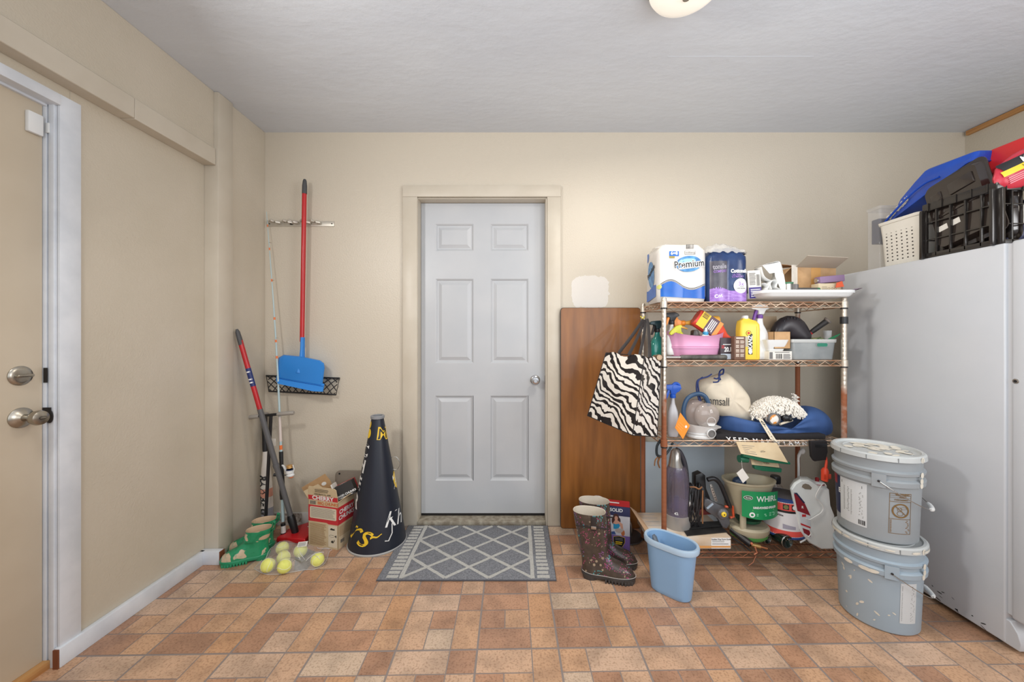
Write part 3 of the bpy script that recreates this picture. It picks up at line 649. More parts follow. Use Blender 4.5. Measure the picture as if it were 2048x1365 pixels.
# black carton lying tilted in its mouth
Cb = P(694, 982, 2.25); Mx = frame(Cb, (1, .25, .45), (-.35, .1, 1))
t = thing('wood_carton', 'black and red carton tipped into the open cherry carton', 'carton', Cb)
mb = MB(mat('black_carton', (44, 42, 42), .6), at=Cb); mb.box(-.055, .055, -.045, .045, -.03, .05, M=Mx)
mb.use(RED2); mb.box(-.0545, .0555, .02, .0455, -.0295, .0505, M=Mx)
Sx = lambda u, v, o=0: Mx @ Vector((u, -.045-o, v)); mb.use(WHITE); mb.text(Sx, 'WOOD CHUNKS', 0, -.01, .016, .03); mb.lines(Sx, -.045, .045, -.026, -.018, 1)
St = lambda u, v, o=0: Mx @ Vector((u, v, .05+o)); mb.ring(St, 0, -.012, .02, .02, .003); mb.text(St, 'W', 0, -.012, .024, .04); mb.build('carton_body', t)
mb = MB(CARD, at=Cb); mb.box(-.057, -.05, -.045, .04, .045, .075, M=Mx); mb.build('flap', t)
# plain carton behind with raised flap
t = thing('shipping_carton', 'plain brown cardboard carton with raised flap behind cherry carton', 'cardboard box', (X(650, 2.40), 2.40, 0))
mb = MB(KRAFT, at=t.location); mb.box(X(624, 2.38), X(690, 2.38), 2.36, 2.44, 0, .20, .003); mb.build('carton_body', t)
mb = MB(KRAFT, at=t.location); S = Plane((0, 2.355, 0)); pts = [(603, 976), (650, 948), (661, 962), (670, 985), (668, 1000), (618, 1003)]
mb.loft([[P(a, b, 2.352) for a, b in pts], [P(a, b, 2.358) for a, b in pts]]); mb.use(WHITE); q = P(648, 968, 2.352); mb.ell(Plane(q), 0, 0, .016, .011, .001, rot=.4); mb.build('flap', t)
# grey board at the back
mb = MB(mat('grey_board', (150, 138, 124), .6, rgb2=(138, 126, 112), vs=9)); cx, cz = X(707, 2.44), Z(985, 2.44)
mb.prism([(cx+a, .182+b) for a, b in rrect(.12, .18, .03)], 2.44, 2.452, .002)
mb.use(DARKM); mb.ell(Plane((0, 2.44, 0)), X(679, 2.44), Z(948, 2.44), .006)
solo(mb, 'cutting_board', 'greyish brown rounded board leaning on wall behind the megaphone', 'board')

# ---- megaphone
base = Vector((-.847, 2.262, 0)); Rb, Rt, Hm = .166, .034, .762
t = thing('megaphone', 'tall black cheer megaphone with yellow and white lettering standing on floor', 'megaphone', base)
NAVY = mat('megaphone_black', (28, 34, 48), .42, rgb2=(26, 31, 44), vs=4, bump=.05, bs=90); YEL = mat('yellow_vinyl', (236, 196, 46), .45)
mb = MB(NAVY); mb.lathe([(Rb, .008), (Rb-.004, .03)]+[(Rb+(Rt-Rb)*k/10, .008+(Hm-.02)*k/10) for k in range(1, 11)], seg=64, cap0=False, cap1=False)
mb.lathe([(Rb-.003, .008), (Rt-.003, Hm-.012)], seg=48, cap0=False, cap1=False)
S = Drum((0, 0, 0), lambda v: Rb+(Rt-Rb)*(v-.008)/(Hm-.02)+.0004, -69)
def onc(az, z, tilt=0):                              # a flat-ish patch of the cone centred at azimuth az
    r0 = S.r(z)
    return lambda u, v, o=0: Vector((0, 0, z)) + Vector(((S.r(z+v)+o)*math.cos(R(az)+u/r0), (S.r(z+v)+o)*math.sin(R(az)+u/r0), v))
mb.use(YEL); mb.text(onc(-106, .115), 'rs', 0, 0, .19, .0, rot=-.28, slant=.35); A = onc(-96, .09)
mb.strip(A, [(.03+.008*k, .0+.002*k+.004*math.sin(k), .012-.001*k+.002*k+.004*math.sin(k)) for k in range(9)])
mb.text(onc(-32, .655), 'M', 0, 0, .095, .045, rot=-.12); mb.use(NAVY); mb.text(onc(-32, .655), 'M', 0, 0, .082, .0, o=.0018, rot=-.12)
mb.use(WHITE); mb.text(onc(-22, .165), 'Kh', 0, 0, .12, .0, rot=-.15, slant=.3); A = onc(-36, .1); mb.tube([A(.0, .05, .001), A(-.005, .0, .001), A(-.03, -.035, .001), A(-.05, -.03, .001)], .003, 6)
for az, z, s_ in ((-146, .56, 'C'), (-148, .47, 'H'), (-147, .37, 'E'), (-147, .27, 'R')): mb.text(onc(az, z), s_, 0, 0, .10, .03, rot=-.1)
mb.use(YEL); mb.ell(onc(-136, .66), 0, 0, .017, .028); mb.ell(onc(-140, .71), 0, 0, .01, .02); mb.ell(onc(8, .37), 0, 0, .03, .05); mb.use(WHITE); mb.text(onc(2, .36), '2', 0, 0, .11, .03)
mb.build('cone', t)
mb = MB(mat('grey_rubber_rim', (140, 142, 146), .5)); mb.lathe([(Rt+.001, Hm-.02), (Rt+.006, Hm-.018), (Rt+.007, Hm-.004), (Rt+.001, Hm), (Rt-.006, Hm-.002), (Rt-.006, Hm-.03)], seg=32, cap0=False, cap1=False); mb.build('mouthpiece', t)
mb = MB(mat('pale_rubber_rim', (170, 170, 168), .5)); mb.lathe([(Rb-.004, .0), (Rb+.003, .001), (Rb+.004, .008), (Rb-.001, .012), (Rb-.005, .008)], seg=64, cap0=False, cap1=False); mb.build('bell_rim', t)
mb = MB(CHROME); q0, q1 = onc(8, .50)(0, 0, 0), onc(8, .43)(0, 0, 0); d = Vector((math.cos(R(8)), math.sin(R(8)), 0)); mb.tube(smooth_pts([q0, q0+d*.03+Vector((0, 0, .004)), (q0+q1)/2+d*.045, q1+d*.025, q1]), .0018, 8); mb.build('wire_handle', t)

# ---- rug
RG = mat('rug_grey_pile', (116, 118, 124), .95, rgb2=(142, 144, 150), vs=160, det=3, bump=1, bs=350, lo=.4, hi=.6); RWh = mat('rug_white_pile', (204, 203, 198), .95, rgb2=(188, 187, 182), vs=120, bump=1, bs=350)
x0, x1, y0, y1 = -.712, .192, 1.89, 2.438
t = thing('door_mat', 'small grey rug with white diamond lattice on tiles before door', 'rug', ((x0+x1)/2, (y0+y1)/2, 0))
mb = MB(RG, at=t.location); mb.box(x0, x1, y0, y1, .0003, .009, .003)
S = Plane((0, 0, .009), (1, 0, 0), (0, 1, 0)); mb.use(RWh); g0, g1 = x0+.118, x1-.118
def band(a, b, wd=.010, oo=.0006):
    n = 14; L = (Vector((b[0], b[1]))-Vector((a[0], a[1]))); nn = Vector((-L.y, L.x)).normalized(); vs = []
    for k in range(n+1):
        p = Vector(a[:2])+L*k/n; j = .0018*(rnd.random()-.5); w2 = wd*(.9+.25*rnd.random())
        vs += [S(p.x+nn.x*(w2+j), p.y+nn.y*(w2+j), oo), S(p.x-nn.x*(w2-j), p.y-nn.y*(w2-j), oo)]
    mb.add(vs, [(2*k, 2*k+1, 2*k+3, 2*k+2) for k in range(n)])
hs = (g1-g0)/6; vs_ = .0895; 
for k in range(-6, 7):
    for sg in (1, -1):
        xa = g0+hs*2*k if sg == 1 else g1-hs*2*k
        # clip a zigzag-free straight line to the field
        t0, t1 = 0.0, (y1-.012-y0-.012)/vs_
        f = lambda q: (xa+sg*hs*q, y0+.012+vs_*q)
        lo_, hi_ = (g0-xa)/(sg*hs), (g1-xa)/(sg*hs)
        lo_, hi_ = min(lo_, hi_), max(lo_, hi_); lo_, hi_ = max(lo_, t0), min(hi_, t1)
        if hi_-lo_ > .05: band(f(lo_), f(hi_), .0088, .0006+.0005*(sg > 0))
for gx in (g0, g1): band((gx, y0+.006), (gx, y1-.006), .0105, .0016)
for side in (0, 1):
    for k in range(16):
        yy = y0+.022+k*(y1-y0-.04)/15.2; a = (x0+.038 if side == 0 else x1-.095)+.004*rnd.random(); band((a, yy), (a+.058+.006*rnd.random(), yy), .0115)
mb.build('pile', t)
mb = MB(mat('rug_binding', (84, 84, 90), .9), at=t.location); mb.tube([(x0, y0, .004), (x1, y0, .004), (x1, y1, .004), (x0, y1, .004)], .004, 6, closed=True); mb.build('binding', t)
# ================================================================ BOARD, BOOTS, BASKET, SHELVES, FREEZER, PAILS
def wood_mat():
    m = mat('brown_laminate', (152, 97, 44), .38, rgb2=(114, 70, 30), vs=7, stretch=(3, 3, .35), det=8, lo=.3, hi=.75, coat=.1); return m
t = thing('table_leaf', 'brown wood-grain table leaf with rounded corners standing against wall', 'table top', (X(1200, 2.42), 2.42, 0))
x0, x1, zt = X(1121, 2.415), X(1281, 2.415), Z(616, 2.43)
mb = MB(wood_mat(), at=t.location); cx = (x0+x1)/2
mb.prism([(cx+a, zt/2+b) for a, b in rrect((x1-x0)/2-.003, zt/2-.003, .018)], 2.412, 2.418); mb.build('face', t)
mb = MB(mat('dark_edge_band', (58, 40, 30), .5), at=t.location); mb.prism([(cx+a, zt/2+b) for a, b in rrect((x1-x0)/2, zt/2, .020)], 2.4135, 2.434, .001); mb.build('edge', t)

# floral rain boots
def boot_print():
    m = mat('dark_floral_rubber', (66, 56, 50), .25, rgb2=(82, 70, 62), vs=30); nt = m.node_tree; b = nt.nodes['Principled BSDF']
    tc = nt.nodes.new('ShaderNodeTexCoord'); src = b.inputs['Base Color'].links[0].from_socket
    def layer(src, sc, col, thr, seed, cl, cl_thr):
        mp = nt.nodes.new('ShaderNodeMapping'); mp.inputs['Location'].default_value = (seed, seed*1.7, seed*.6); nt.links.new(tc.outputs['Object'], mp.inputs[0])
        v = nt.nodes.new('ShaderNodeTexVoronoi'); v.inputs['Scale'].default_value = sc; nt.links.new(mp.outputs[0], v.inputs['Vector'])
        n = nt.nodes.new('ShaderNodeTexNoise'); n.inputs['Scale'].default_value = cl; n.inputs['Detail'].default_value = 1; nt.links.new(mp.outputs[0], n.inputs['Vector'])
        a = nt.nodes.new('ShaderNodeMath'); a.operation = 'LESS_THAN'; a.inputs[1].default_value = thr; nt.links.new(v.outputs['Distance'], a.inputs[0])
        c = nt.nodes.new('ShaderNodeMath'); c.operation = 'GREATER_THAN'; c.inputs[1].default_value = cl_thr; nt.links.new(n.outputs['Fac'], c.inputs[0])
        k = nt.nodes.new('ShaderNodeMath'); k.operation = 'MULTIPLY'; nt.links.new(a.outputs[0], k.inputs[0]); nt.links.new(c.outputs[0], k.inputs[1])
        mx = nt.nodes.new('ShaderNodeMixRGB'); nt.links.new(k.outputs[0], mx.inputs[0]); nt.links.new(src, mx.inputs[1]); mx.inputs[2].default_value = lin(col); return mx.outputs[0]
    src = layer(src, 115, (168, 74, 112), .34, 3, 22, .56); src = layer(src, 110, (78, 160, 164), .38, 9, 18, .60)
    src = layer(src, 105, (132, 84, 134), .36, 17, 18, .60); src = layer(src, 42, (160, 142, 120), .28, 25, 17, .55)
    nt.links.new(src, b.inputs['Base Color']); return m
FB = boot_print(); FS = mat('dark_grey_sole', (64, 60, 58), .5); FL = mat('cream_boot_lining', (206, 196, 180), .85, bump=.2, bs=150)
def fboot(lab, heel, toe, L, Hh):
    ang = math.atan2(toe.y-heel.y, toe.x-heel.x); t = thing('rain_boot', lab, 'boot', heel, (0, 0, ang), 'floral rain boots')
    boot(t, L, Hh, .098, .168, .112, FB, FS, FL, tilt=-.11, heel=.026)
    mb = MB(mat('dark_rubber_strap', (44, 40, 40), .3)); mb.box(.045, .072, -.0605, -.0545, Hh-.075, Hh-.004, .003); mb.box(-.03, .135, -.0575, -.0545, Hh-.062, Hh-.054, .001); mb.use(CHROME); mb.box(.046, .071, -.062, -.060, Hh-.065, Hh-.05, .001); mb.build('strap', t)
    mb = MB(mat('pale_sole_line', (196, 190, 184), .5)); pts = []
    for k in range(40):
        a = 2*PI*k/40; pts.append((L/2+L*.512*math.copysign(abs(math.cos(a))**.85, math.cos(a)), .053*math.copysign(abs(math.sin(a))**.85, math.sin(a))*(1-.14*math.exp(-((math.cos(a)*.5+.08)/.16)**2)), .034))
    mb.tube(pts, .0012, 5, closed=True); mb.build('sole_line', t); return t
hl = Vector((.335, 1.945, 0)); fboot('floral printed rain boot nearest the camera, toe towards the blue wastebasket', hl, Vector((.585, 1.885, 0)), .262, .335)
fboot('floral printed rain boot behind the other, touching the pet product box', Vector((.385, 2.07, 0)), Vector((.64, 2.005, 0)), .262, .335)

# product box with printed picture
a, b = G(1160, 1098), G(1259, 1112); b = Vector((.632, 2.115, 0)); a = Vector((.372, 2.185, 0)); d = (b-a).normalized(); Wb = (b-a).length; Hb = .268
t = thing('product_box', 'tall purple and navy box with printed picture, behind floral boots', 'box', a)
Mx = frame(a, d)
PUR = mat('purple_print', (124, 96, 164), .45); NVY = mat('navy_print', (34, 38, 78), .45)
mb = MB(NVY, at=a); mb.box(0, Wb, 0, .085, 0, Hb, .001, M=Mx); S = lambda u, v, o=0: Mx @ Vector((u, -o, v))
mb.use(mat('pale_backdrop_print', (206, 204, 208), .5)); mb.quad(S, Wb*.45, Wb-.001, .105, .215); mb.use(PUR); mb.quad(S, Wb*.52, Wb-.001, .018, .105, .0008)
ux = Wb*.76                                             # woman hugging a dog, printed flat
mb.use(mat('hair_print', (74, 44, 40), .5)); mb.ell(S, ux-.012, .205, .017, .022, .0012); mb.ell(S, ux-.026, .186, .010, .022, .0012); mb.ell(S, ux+.004, .188, .009, .018, .0012)
mb.use(mat('skin_print', (206, 152, 128), .5)); mb.ell(S, ux-.011, .200, .0095, .013, .0014); mb.poly(S, [(ux-.018, .190), (ux-.004, .190), (ux+.024, .172), (ux+.028, .142), (ux+.016, .140), (ux+.012, .158), (ux-.03, .168)], .0013)
mb.use(mat('teal_print', (40, 142, 184), .5)); mb.poly(S, [(ux-.026, .170), (ux-.014, .166), (ux+.004, .172), (ux+.010, .160), (ux-.002, .138), (ux-.026, .140)], .0016)
mb.use(mat('dog_print', (182, 168, 160), .5)); mb.ell(S, ux+.004, .132, .020, .013, .0018); mb.ell(S, ux+.02, .138, .009, .009, .0019); mb.use(mat('ginger_print', (190, 110, 62), .5)); mb.ell(S, ux+.026, .122, .010, .018, .0017)
mb.use(mat('jeans_print', (60, 84, 140), .5)); mb.poly(S, [(ux-.05, .118), (ux-.02, .126), (ux-.012, .108), (ux-.05, .106)], .0017)
mb.use(BLACKP); sh = [(0, .034), (.030, .028), (.030, .002), (.018, -.022), (0, -.034), (-.018, -.022), (-.030, .002), (-.030, .028)]
sx, sz = Wb*.78, .066; mb.use(YEL); mb.poly(S, [(sx+p*1.06, sz+q*1.06) for p, q in sh], .0010); mb.use(BLACKP); mb.poly(S, [(sx+p, sz+q) for p, q in sh], .0013); mb.use(YEL); mb.lines(S, sx-.02, sx+.02, sz-.014, sz+.006, 2, .6, .0016); mb.use(GREYP); mb.lines(S, sx-.022, sx+.022, sz+.010, sz+.026, 2, .6, .0016)
mb.use(WHITE); mb.text(S, 'SOLID', Wb*.72, Hb-.022, .026, .03)
St = lambda u, v, o=0: Mx @ Vector((u, v, Hb+o)); mb.use(REDP); mb.quad(St, .001, Wb-.001, .001, .084); mb.use(WHITE); mb.lines(St, Wb*.3, Wb*.8, .03, .06, 1, .5)
mb.build('carton_body', t)
mb = MB(WHITEPL, at=a); mb.tube(smooth_pts([Mx @ Vector((q[0], .04, q[1])) for q in ((.06, Hb), (.065, Hb+.022), (.10, Hb+.026), (.135, Hb+.010), (.14, Hb))]), .004, 8, flat=2.5, up=(0, 1, 0)); mb.build('carry_handle', t)

# blue wastebasket
cb_ = Vector((.738, 1.81, 0)); ang = R(-43)
t = thing('wastebasket', 'light blue plastic wastebasket on tiles in front of wire shelves', 'wastebasket', cb_, (0, 0, ang))
LB = mat('light_blue_plastic', (142, 180, 218), .35)
Hw = .25; kx_ = .85
def wr(z, hx, hy, rr=.06): return [Vector((a*kx_, b*kx_*.84, z)) for a, b in rrect(hx, hy, min(rr, hy-.002), 8)]
mb = MB(LB); mb.loft([wr(0, .104, .062), wr(.004, .109, .066), wr(.02, .111, .068), wr(Hw-.03, .135, .088, .085), wr(Hw-.028, .139, .092, .088), wr(Hw, .140, .093, .088), wr(Hw, .133, .086, .082), wr(.01, .107, .064), ], True, True)
mb.build('bin', t)
mb = MB(mat('pale_blue_rim', (176, 200, 222), .35)); mb.loft([wr(Hw-.027, .139, .092, .088), wr(Hw-.022, .150, .103, .098), wr(Hw-.004, .152, .105, .10), wr(Hw+.004, .147, .100, .095), wr(Hw+.003, .136, .089, .085), wr(Hw-.006, .133, .086, .082)], False, False); mb.build('rim', t)
q0 = cb_ + Vector((-.055, .06, .245)); t2 = thing('hand_brush', 'dark grey handled brush resting inside the light blue wastebasket', 'brush', q0)
mb = MB(mat('grey_brush_plastic', (96, 104, 114), .4), at=q0); pa = Vector((.674, 1.866, .246)); pb = Vector((.716, 1.828, .13)); mb.tube([pa, pa.lerp(pb, .1), pa.lerp(pb, .5), pb], [.010, .017, .014, .011], 14, flat=.6); mb.build('handle', t2)
mb = MB(mat('navy_grey', (44, 58, 78), .4), at=q0); pc = pb+Vector((.018, -.016, -.07)); mb.tube([pb, pb.lerp(pc, .3), pc], [.012, .026, .024], 14, flat=.6); mb.build('head', t2)

# ---- wire shelving unit
SX0, SX1, SY0, SY1 = .763, 1.704, 1.96, 2.285; ZS = [.1066, .689, 1.1075, 1.414]
t = thing('wire_shelving', 'rusty four-tier wire shelving unit crowded with household goods', 'shelving unit', ((SX0+SX1)/2, (SY0+SY1)/2, 0)); SH = t
def post_mat(nm='rusting_chrome', bias=0.0):
    m = mat(nm, (150, 92, 58), .5, .4); nt = m.node_tree; b = nt.nodes['Principled BSDF']
    tc = nt.nodes.new('ShaderNodeTexCoord'); n = nt.nodes.new('ShaderNodeTexNoise'); n.inputs['Scale'].default_value = 9; n.inputs['Detail'].default_value = 7
    nt.links.new(tc.outputs['Object'], n.inputs['Vector']); sp = nt.nodes.new('ShaderNodeSeparateXYZ'); nt.links.new(tc.outputs['Object'], sp.inputs[0])
    a = nt.nodes.new('ShaderNodeMath'); a.operation = 'MULTIPLY_ADD'; nt.links.new(sp.outputs[2], a.inputs[0]); a.inputs[1].default_value = -.75; a.inputs[2].default_value = .74+bias
    s_ = nt.nodes.new('ShaderNodeMath'); s_.operation = 'ADD'; nt.links.new(n.outputs['Fac'], s_.inputs[0]); nt.links.new(a.outputs[0], s_.inputs[1])
    r = nt.nodes.new('ShaderNodeValToRGB'); r.color_ramp.elements[0].position = .45; r.color_ramp.elements[1].position = .62; nt.links.new(s_.outputs[0], r.inputs[0])
    mx = nt.nodes.new('ShaderNodeMixRGB'); mx.inputs[1].default_value = lin((202, 192, 178)); mx.inputs[2].default_value = lin((148, 88, 56)); nt.links.new(r.outputs[0], mx.inputs[0]); nt.links.new(mx.outputs[0], b.inputs['Base Color'])
    iv = nt.nodes.new('ShaderNodeMath'); iv.operation = 'SUBTRACT'; iv.inputs[0].default_value = .8; nt.links.new(r.outputs[0], iv.inputs[1]); nt.links.new(iv.outputs[0], b.inputs['Metallic'])
    rg = nt.nodes.new('ShaderNodeMath'); rg.operation = 'MULTIPLY_ADD'; rg.inputs[1].default_value = .4; rg.inputs[2].default_value = .32; nt.links.new(r.outputs[0], rg.inputs[0]); nt.links.new(rg.outputs[0], b.inputs['Roughness']); return m
PM = post_mat(); PMR = post_mat('rusted_chrome', .38); RW_ = mat('rusty_wire', (214, 192, 168), .35, .5, rgb2=(168, 120, 88), vs=14); RWD = mat('rusted_wire_dark', (172, 116, 84), .5, .4, rgb2=(110, 66, 46), vs=14)
L0 = t.location
for (px_, py_) in ((SX0, SY0), (SX1, SY0), (SX0, SY1), (SX1, SY1)):
    pm_ = PM if py_ == SY0 or px_ == SX0 else PMR; mb = MB(pm_, at=L0); prof = []
    z = .012
    while z < 1.428: prof += [(.0127, z), (.0127, z+.0225), (.01255, z+.0232), (.01255, z+.0245)]; z += .0254
    mb.lathe(prof+[(.0127, 1.43), (.010, 1.437), (0, 1.438)], (px_, py_, 0), 16); post = mb.build('post', t)
    mb = MB(BLACK, at=L0); mb.lathe([(.010, 0), (.014, .002), (.014, .010), (.009, .014)], (px_, py_, 0), 14); mb.build('foot', post)
    for zz in ZS:
        mb = MB(PM, at=L0); mb.lathe([(.014, zz-.030), (.0175, zz-.029), (.0168, zz+.004), (.013, zz+.006)], (px_, py_, 0), 16)
        mb.use(BLACK); mb.lathe([(.0135, zz-.037), (.0165, zz-.036), (.0160, zz-.029), (.013, zz-.028)], (px_, py_, 0), 16); mb.build('collar', post)
mb = MB(BLACK, at=L0); mb.lathe([(.0135, 1.300), (.0175, 1.301), (.0175, 1.336), (.0135, 1.338)], (SX1, SY0, 0), 16); mb.build('clip', t)
for i, zz in enumerate(ZS):
    mb = MB(RWD if i == 0 else RW_, at=L0)
    for z in (zz, zz-.027): mb.tube([(SX0, SY0, z), (SX1, SY0, z), (SX1, SY1, z), (SX0, SY1, z)], .0032, 8, closed=True)
    def zig(A, B, n):
        pts = []
        for k in range(2*n+1): pts.append(A.lerp(B, k/(2*n))+Vector((0, 0, -.004 if k % 2 else -.023)))
        mb.tube(pts, .0020, 6)
    for y in (SY0, SY1): zig(Vector((SX0+.015, y, zz)), Vector((SX1-.015, y, zz)), 16)
    for x in (SX0, SX1): zig(Vector((x, SY0+.01, zz)), Vector((x, SY1-.01, zz)), 5)
    n = 36
    for k in range(1, n): x = SX0+(SX1-SX0)*k/n; mb.tube([(x, SY0, zz-.0005), (x, SY1, zz-.0005)], .0015, 6)
    for k in (1, 2, 3): y = SY0+(SY1-SY0)*k/4; mb.tube([(SX0, y, zz-.005), (SX1, y, zz-.005)], .0028, 6)
    mb.build('shelf', t)
# plastic cable tie and black disc base on the floor beside it
t = thing('round_base', 'black round weighted base with bent chrome stem beside shelves', 'stand', (.745, 2.27, 0))
q = G(1268, 1078); t.location = (.662, 2.315, 0)
mb = MB(mat('dark_brown_base', (52, 44, 42), .5)); mb.lathe([(.095, 0), (.102, .004), (.100, .012), (.085, .017), (0, .020)], seg=40); mb.use(GREYM); mb.lathe([(.1005, .003), (.1035, .006), (.101, .009)], seg=40, cap0=False, cap1=False); mb.build('base', t)
mb = MB(CHROME); mb.tube(smooth_pts([(.03, -.02, .016), (.03, -.02, .07), (.022, -.02, .10), (.008, -.01, .13), (.008, -.01, .17)]), .007, 10); mb.build('stem', t)

# ---- upright freezer
FW = mat('freezer_white', (198, 201, 206), .28, rgb2=(193, 197, 202), vs=3, bump=.04, bs=90)
FX, FX2, FY0, FY1, FZ = 1.92, 2.68, 1.478, 2.22, 1.601
t = thing('upright_freezer', 'white upright freezer with small door lock beside the shelving', 'freezer', ((FX+FX2)/2, (FY0+FY1)/2, 0))
mb = MB(FW, at=t.location); mb.box(FX, FX2, FY0, FY1, .022, FZ, .006, 3); mb.build('cabinet', t)
mb = MB(FW, at=t.location); mb.box(FX+.003, FX2-.003, FY0-.075, FY0-.014, .13, FZ+.004, .010, 3); dr = mb.build('door', t)
mb = MB(mat('gasket', (196, 198, 202), .5), at=t.location); mb.box(FX+.012, FX2-.012, FY0-.016, FY0+.002, .14, FZ-.006); mb.build('gasket', dr)
yl = 1.925*F/(2033-CX); zl = Z(763, yl)
mb = MB(CHROME, at=t.location); mb.lathe([(.0095, 0), (.0095, .003), (.007, .004), (0, .004)], (FX+.004, yl, zl), M=Matrix.Rotation(R(-90), 4, 'Y')); mb.use(BLACKP); mb.lathe([(.0055, .0041), (.0, .0043)], (FX+.004, yl, zl), M=Matrix.Rotation(R(-90), 4, 'Y')); mb.build('lock', dr)
mb = MB(FW, at=t.location); mb.loft([[Vector((x, y, z)) for y, z in ((FY0+.01, .02), (FY0-.04, .02), (FY0-.045, .05), (FY0-.035, .085), (FY0-.012, .118), (FY0+.01, .118))] for x in (FX+.004, FX2-.004)]); mb.build('kick_plate', t, bev=.003)
mb = MB(BLACK, at=t.location); mb.box(FX+.02, FX2-.02, FY0+.02, FY1-.02, .012, .024)
for x in (FX+.05, FX2-.05):
    for y in (FY0+.05, FY1-.05): mb.lathe([(.016, 0), (.018, .01), (.012, .02)], (x, y, 0), 14)
mb.build('base', t)
mb = MB(DARKM, at=t.location); S = Plane((FX, FY1, 0), (0, -1, 0))
for k in range(26):
    u = rnd.uniform(.2, .72); v = .03+rnd.random()**2*.05; mb.ell(S, u, v, rnd.uniform(.002, .012), rnd.uniform(.0008, .003), .0004, 8, rnd.uniform(-.6, .6))
mb.build('scuff', t)['kind'] = 'stuff'

# ---- two paint pails
PG = mat('grey_pail_plastic', (150, 156, 160), .4, rgb2=(145, 151, 155), vs=5); PG2 = mat('blue_grey_pail_plastic', (160, 175, 186), .4, rgb2=(155, 170, 182), vs=5)
LID = mat('grey_white_lid', (190, 192, 190), .45, rgb2=(180, 184, 184), vs=10); PAINT = mat('dried_paint', (226, 220, 206), .6, rgb2=(214, 208, 194), vs=20, bump=.6, bs=40)
def pail(lab, loc, mt, az, side):
    t = thing('paint_pail', lab, 'pail', loc, (0, 0, 0), 'five gallon pails'); rb, rt, h = .132, .1455, .363
    mb = MB(mt); rr = lambda z: rb+(rt-rb)*z/h
    mb.lathe([(rb-.01, .006), (rb-.006, 0), (rb, .006), (rr(.24), .24), (rr(.24)+.011, .243), (rr(.25)+.012, .262), (rr(.262)+.004, .268), (rr(.275), .270), (rr(.285), .288), (rr(.288)+.009, .290), (rr(.3)+.010, .300), (rr(.305)+.002, .304), (rr(.31), .306), (rt, h-.01)], seg=64, cap1=False)
    S = Drum((0, 0, 0), lambda z: rr(z)+.0, az)
    ear = Drum((0, 0, 0), lambda z: rr(z)+.0105, az)
    mb.grid(lambda a, b: ear(-.022+.044*a, .236+.056*b, .002), 6, 4)
    for u in (-.022, .022): mb.grid(lambda a, b: ear(u, .236+.056*b, .002-.012*a), 2, 4)
    if side == 'top':
        S1 = Drum((0, 0, 0), rr, -131); W0 = .0
        mb.use(mat('label_pale', (206, 210, 212), .5)); mb.quad(S1, -.145, -.035, .045, .232, .0008, 12, 6); mb.use(mat('label_navy', (36, 42, 74), .5)); mb.quad(S1, -.215, -.146, .06, .232, .0009, 8, 4)
        mb.use(mat('label_red', (150, 40, 50), .5)); mb.quad(S1, -.215, -.168, .19, .232, .0013, 6, 2)
        mb.use(WHITE); mb.text(S1, 'E', -.150, .165, .03, .03, .0014); mb.use(GREYP); mb.lines(S1, -.125, -.098, .09, .200, 18, .35, .0012); mb.lines(S1, -.092, -.045, .08, .192, 22, .45, .0012, jag=.3)
        mb.use(BLACKP); mb.lines(S1, -.135, -.045, .206, .222, 1, .7, .0013); mb.use(mat('label_pale', (0, 0, 0)));
        for k in range(9): mb.quad(S1, -.13+.0105*k, -.127+.0105*k, .206, .222, .0016)
        mb.use(BLACKP); mb.bars(S1, -.064, -.040, .052, .072)
        az2 = math.degrees(math.atan2(-loc[1], -loc[0]))+32; S2 = Drum((0, 0, 0), rr, az2); OG = mat('ochre_print', (120, 90, 46), .6)
        mb.use(OG); mb.ring(S2, 0, .145, .030, .030, .0055, .0012, 36)
        mb.strip(S2, [(-.021+.042*k/8, .166-.042*k/8-.002, .166-.042*k/8+.002) for k in range(9)], .0014)
        for (ua, ub, va, vb) in ((-.038, .038, .215, .217), (-.038, .038, .181, .183), (-.038, .038, .109, .111), (-.038, .038, .048, .050), (-.038, -.0365, .048, .217), (.0365, .038, .048, .217), (-.038, .038, .198, .199), (-.038, .038, .207, .208)): mb.quad(S2, ua, ub, va, vb, .0009, 8)
        mb.lines(S2, -.034, .034, .052, .106, 11, .55); mb.text(S2, 'WARNING', .006, .2112, .0105, .03); mb.text(S2, 'AVISO', .006, .2022, .009, .03); mb.text(S2, 'AVERTISSEMENT', .002, .190, .008, .03, sx=.85)
        mb.ring(S2, -.004, .150, .008, .009, .0015, .0012); mb.ring(S2, -.002, .134, .011, .010, .0015, .0012); mb.ring(S2, .010, .156, .012, .005, .0012, .0012)
    else:
        az2 = math.degrees(math.atan2(-loc[1], -loc[0]))+38; S2 = Drum((0, 0, 0), rr, az2)
        mb.use(mat('label_pale', (0, 0, 0))); mb.quad(S2, -.022, .040, .055, .222, .0008, 8, 4); mb.use(GREYP); mb.lines(S2, -.017, .034, .065, .185, 26, .35, .0012, jag=.3); mb.lines(S2, -.017, .030, .19, .212, 4, .5, .0012)
        mb.use(PAINT)
        for k in range(16): az3 = math.degrees(math.atan2(-loc[1], -loc[0]))+rnd.uniform(-55, 45); S3 = Drum((0, 0, 0), rr, az3); mb.ell(S3, 0, rnd.choice((rnd.uniform(.02, .10), rnd.uniform(.17, .23))), rnd.uniform(.0015, .006), rnd.uniform(.002, .014), .0007, 8, rnd.uniform(-1, 1))
        for k in range(8): S3 = Drum((0, 0, 0), lambda z: rr(z)+.0105, math.degrees(math.atan2(-loc[1], -loc[0]))+rnd.uniform(-50, 20)); mb.ell(S3, 0, .25, rnd.uniform(.006, .022), .008, .0018, 10, rnd.uniform(-.2, .2))
    mb.build('bucket', t)
    mb = MB(LID); n = 72; R1 = rt+.0115
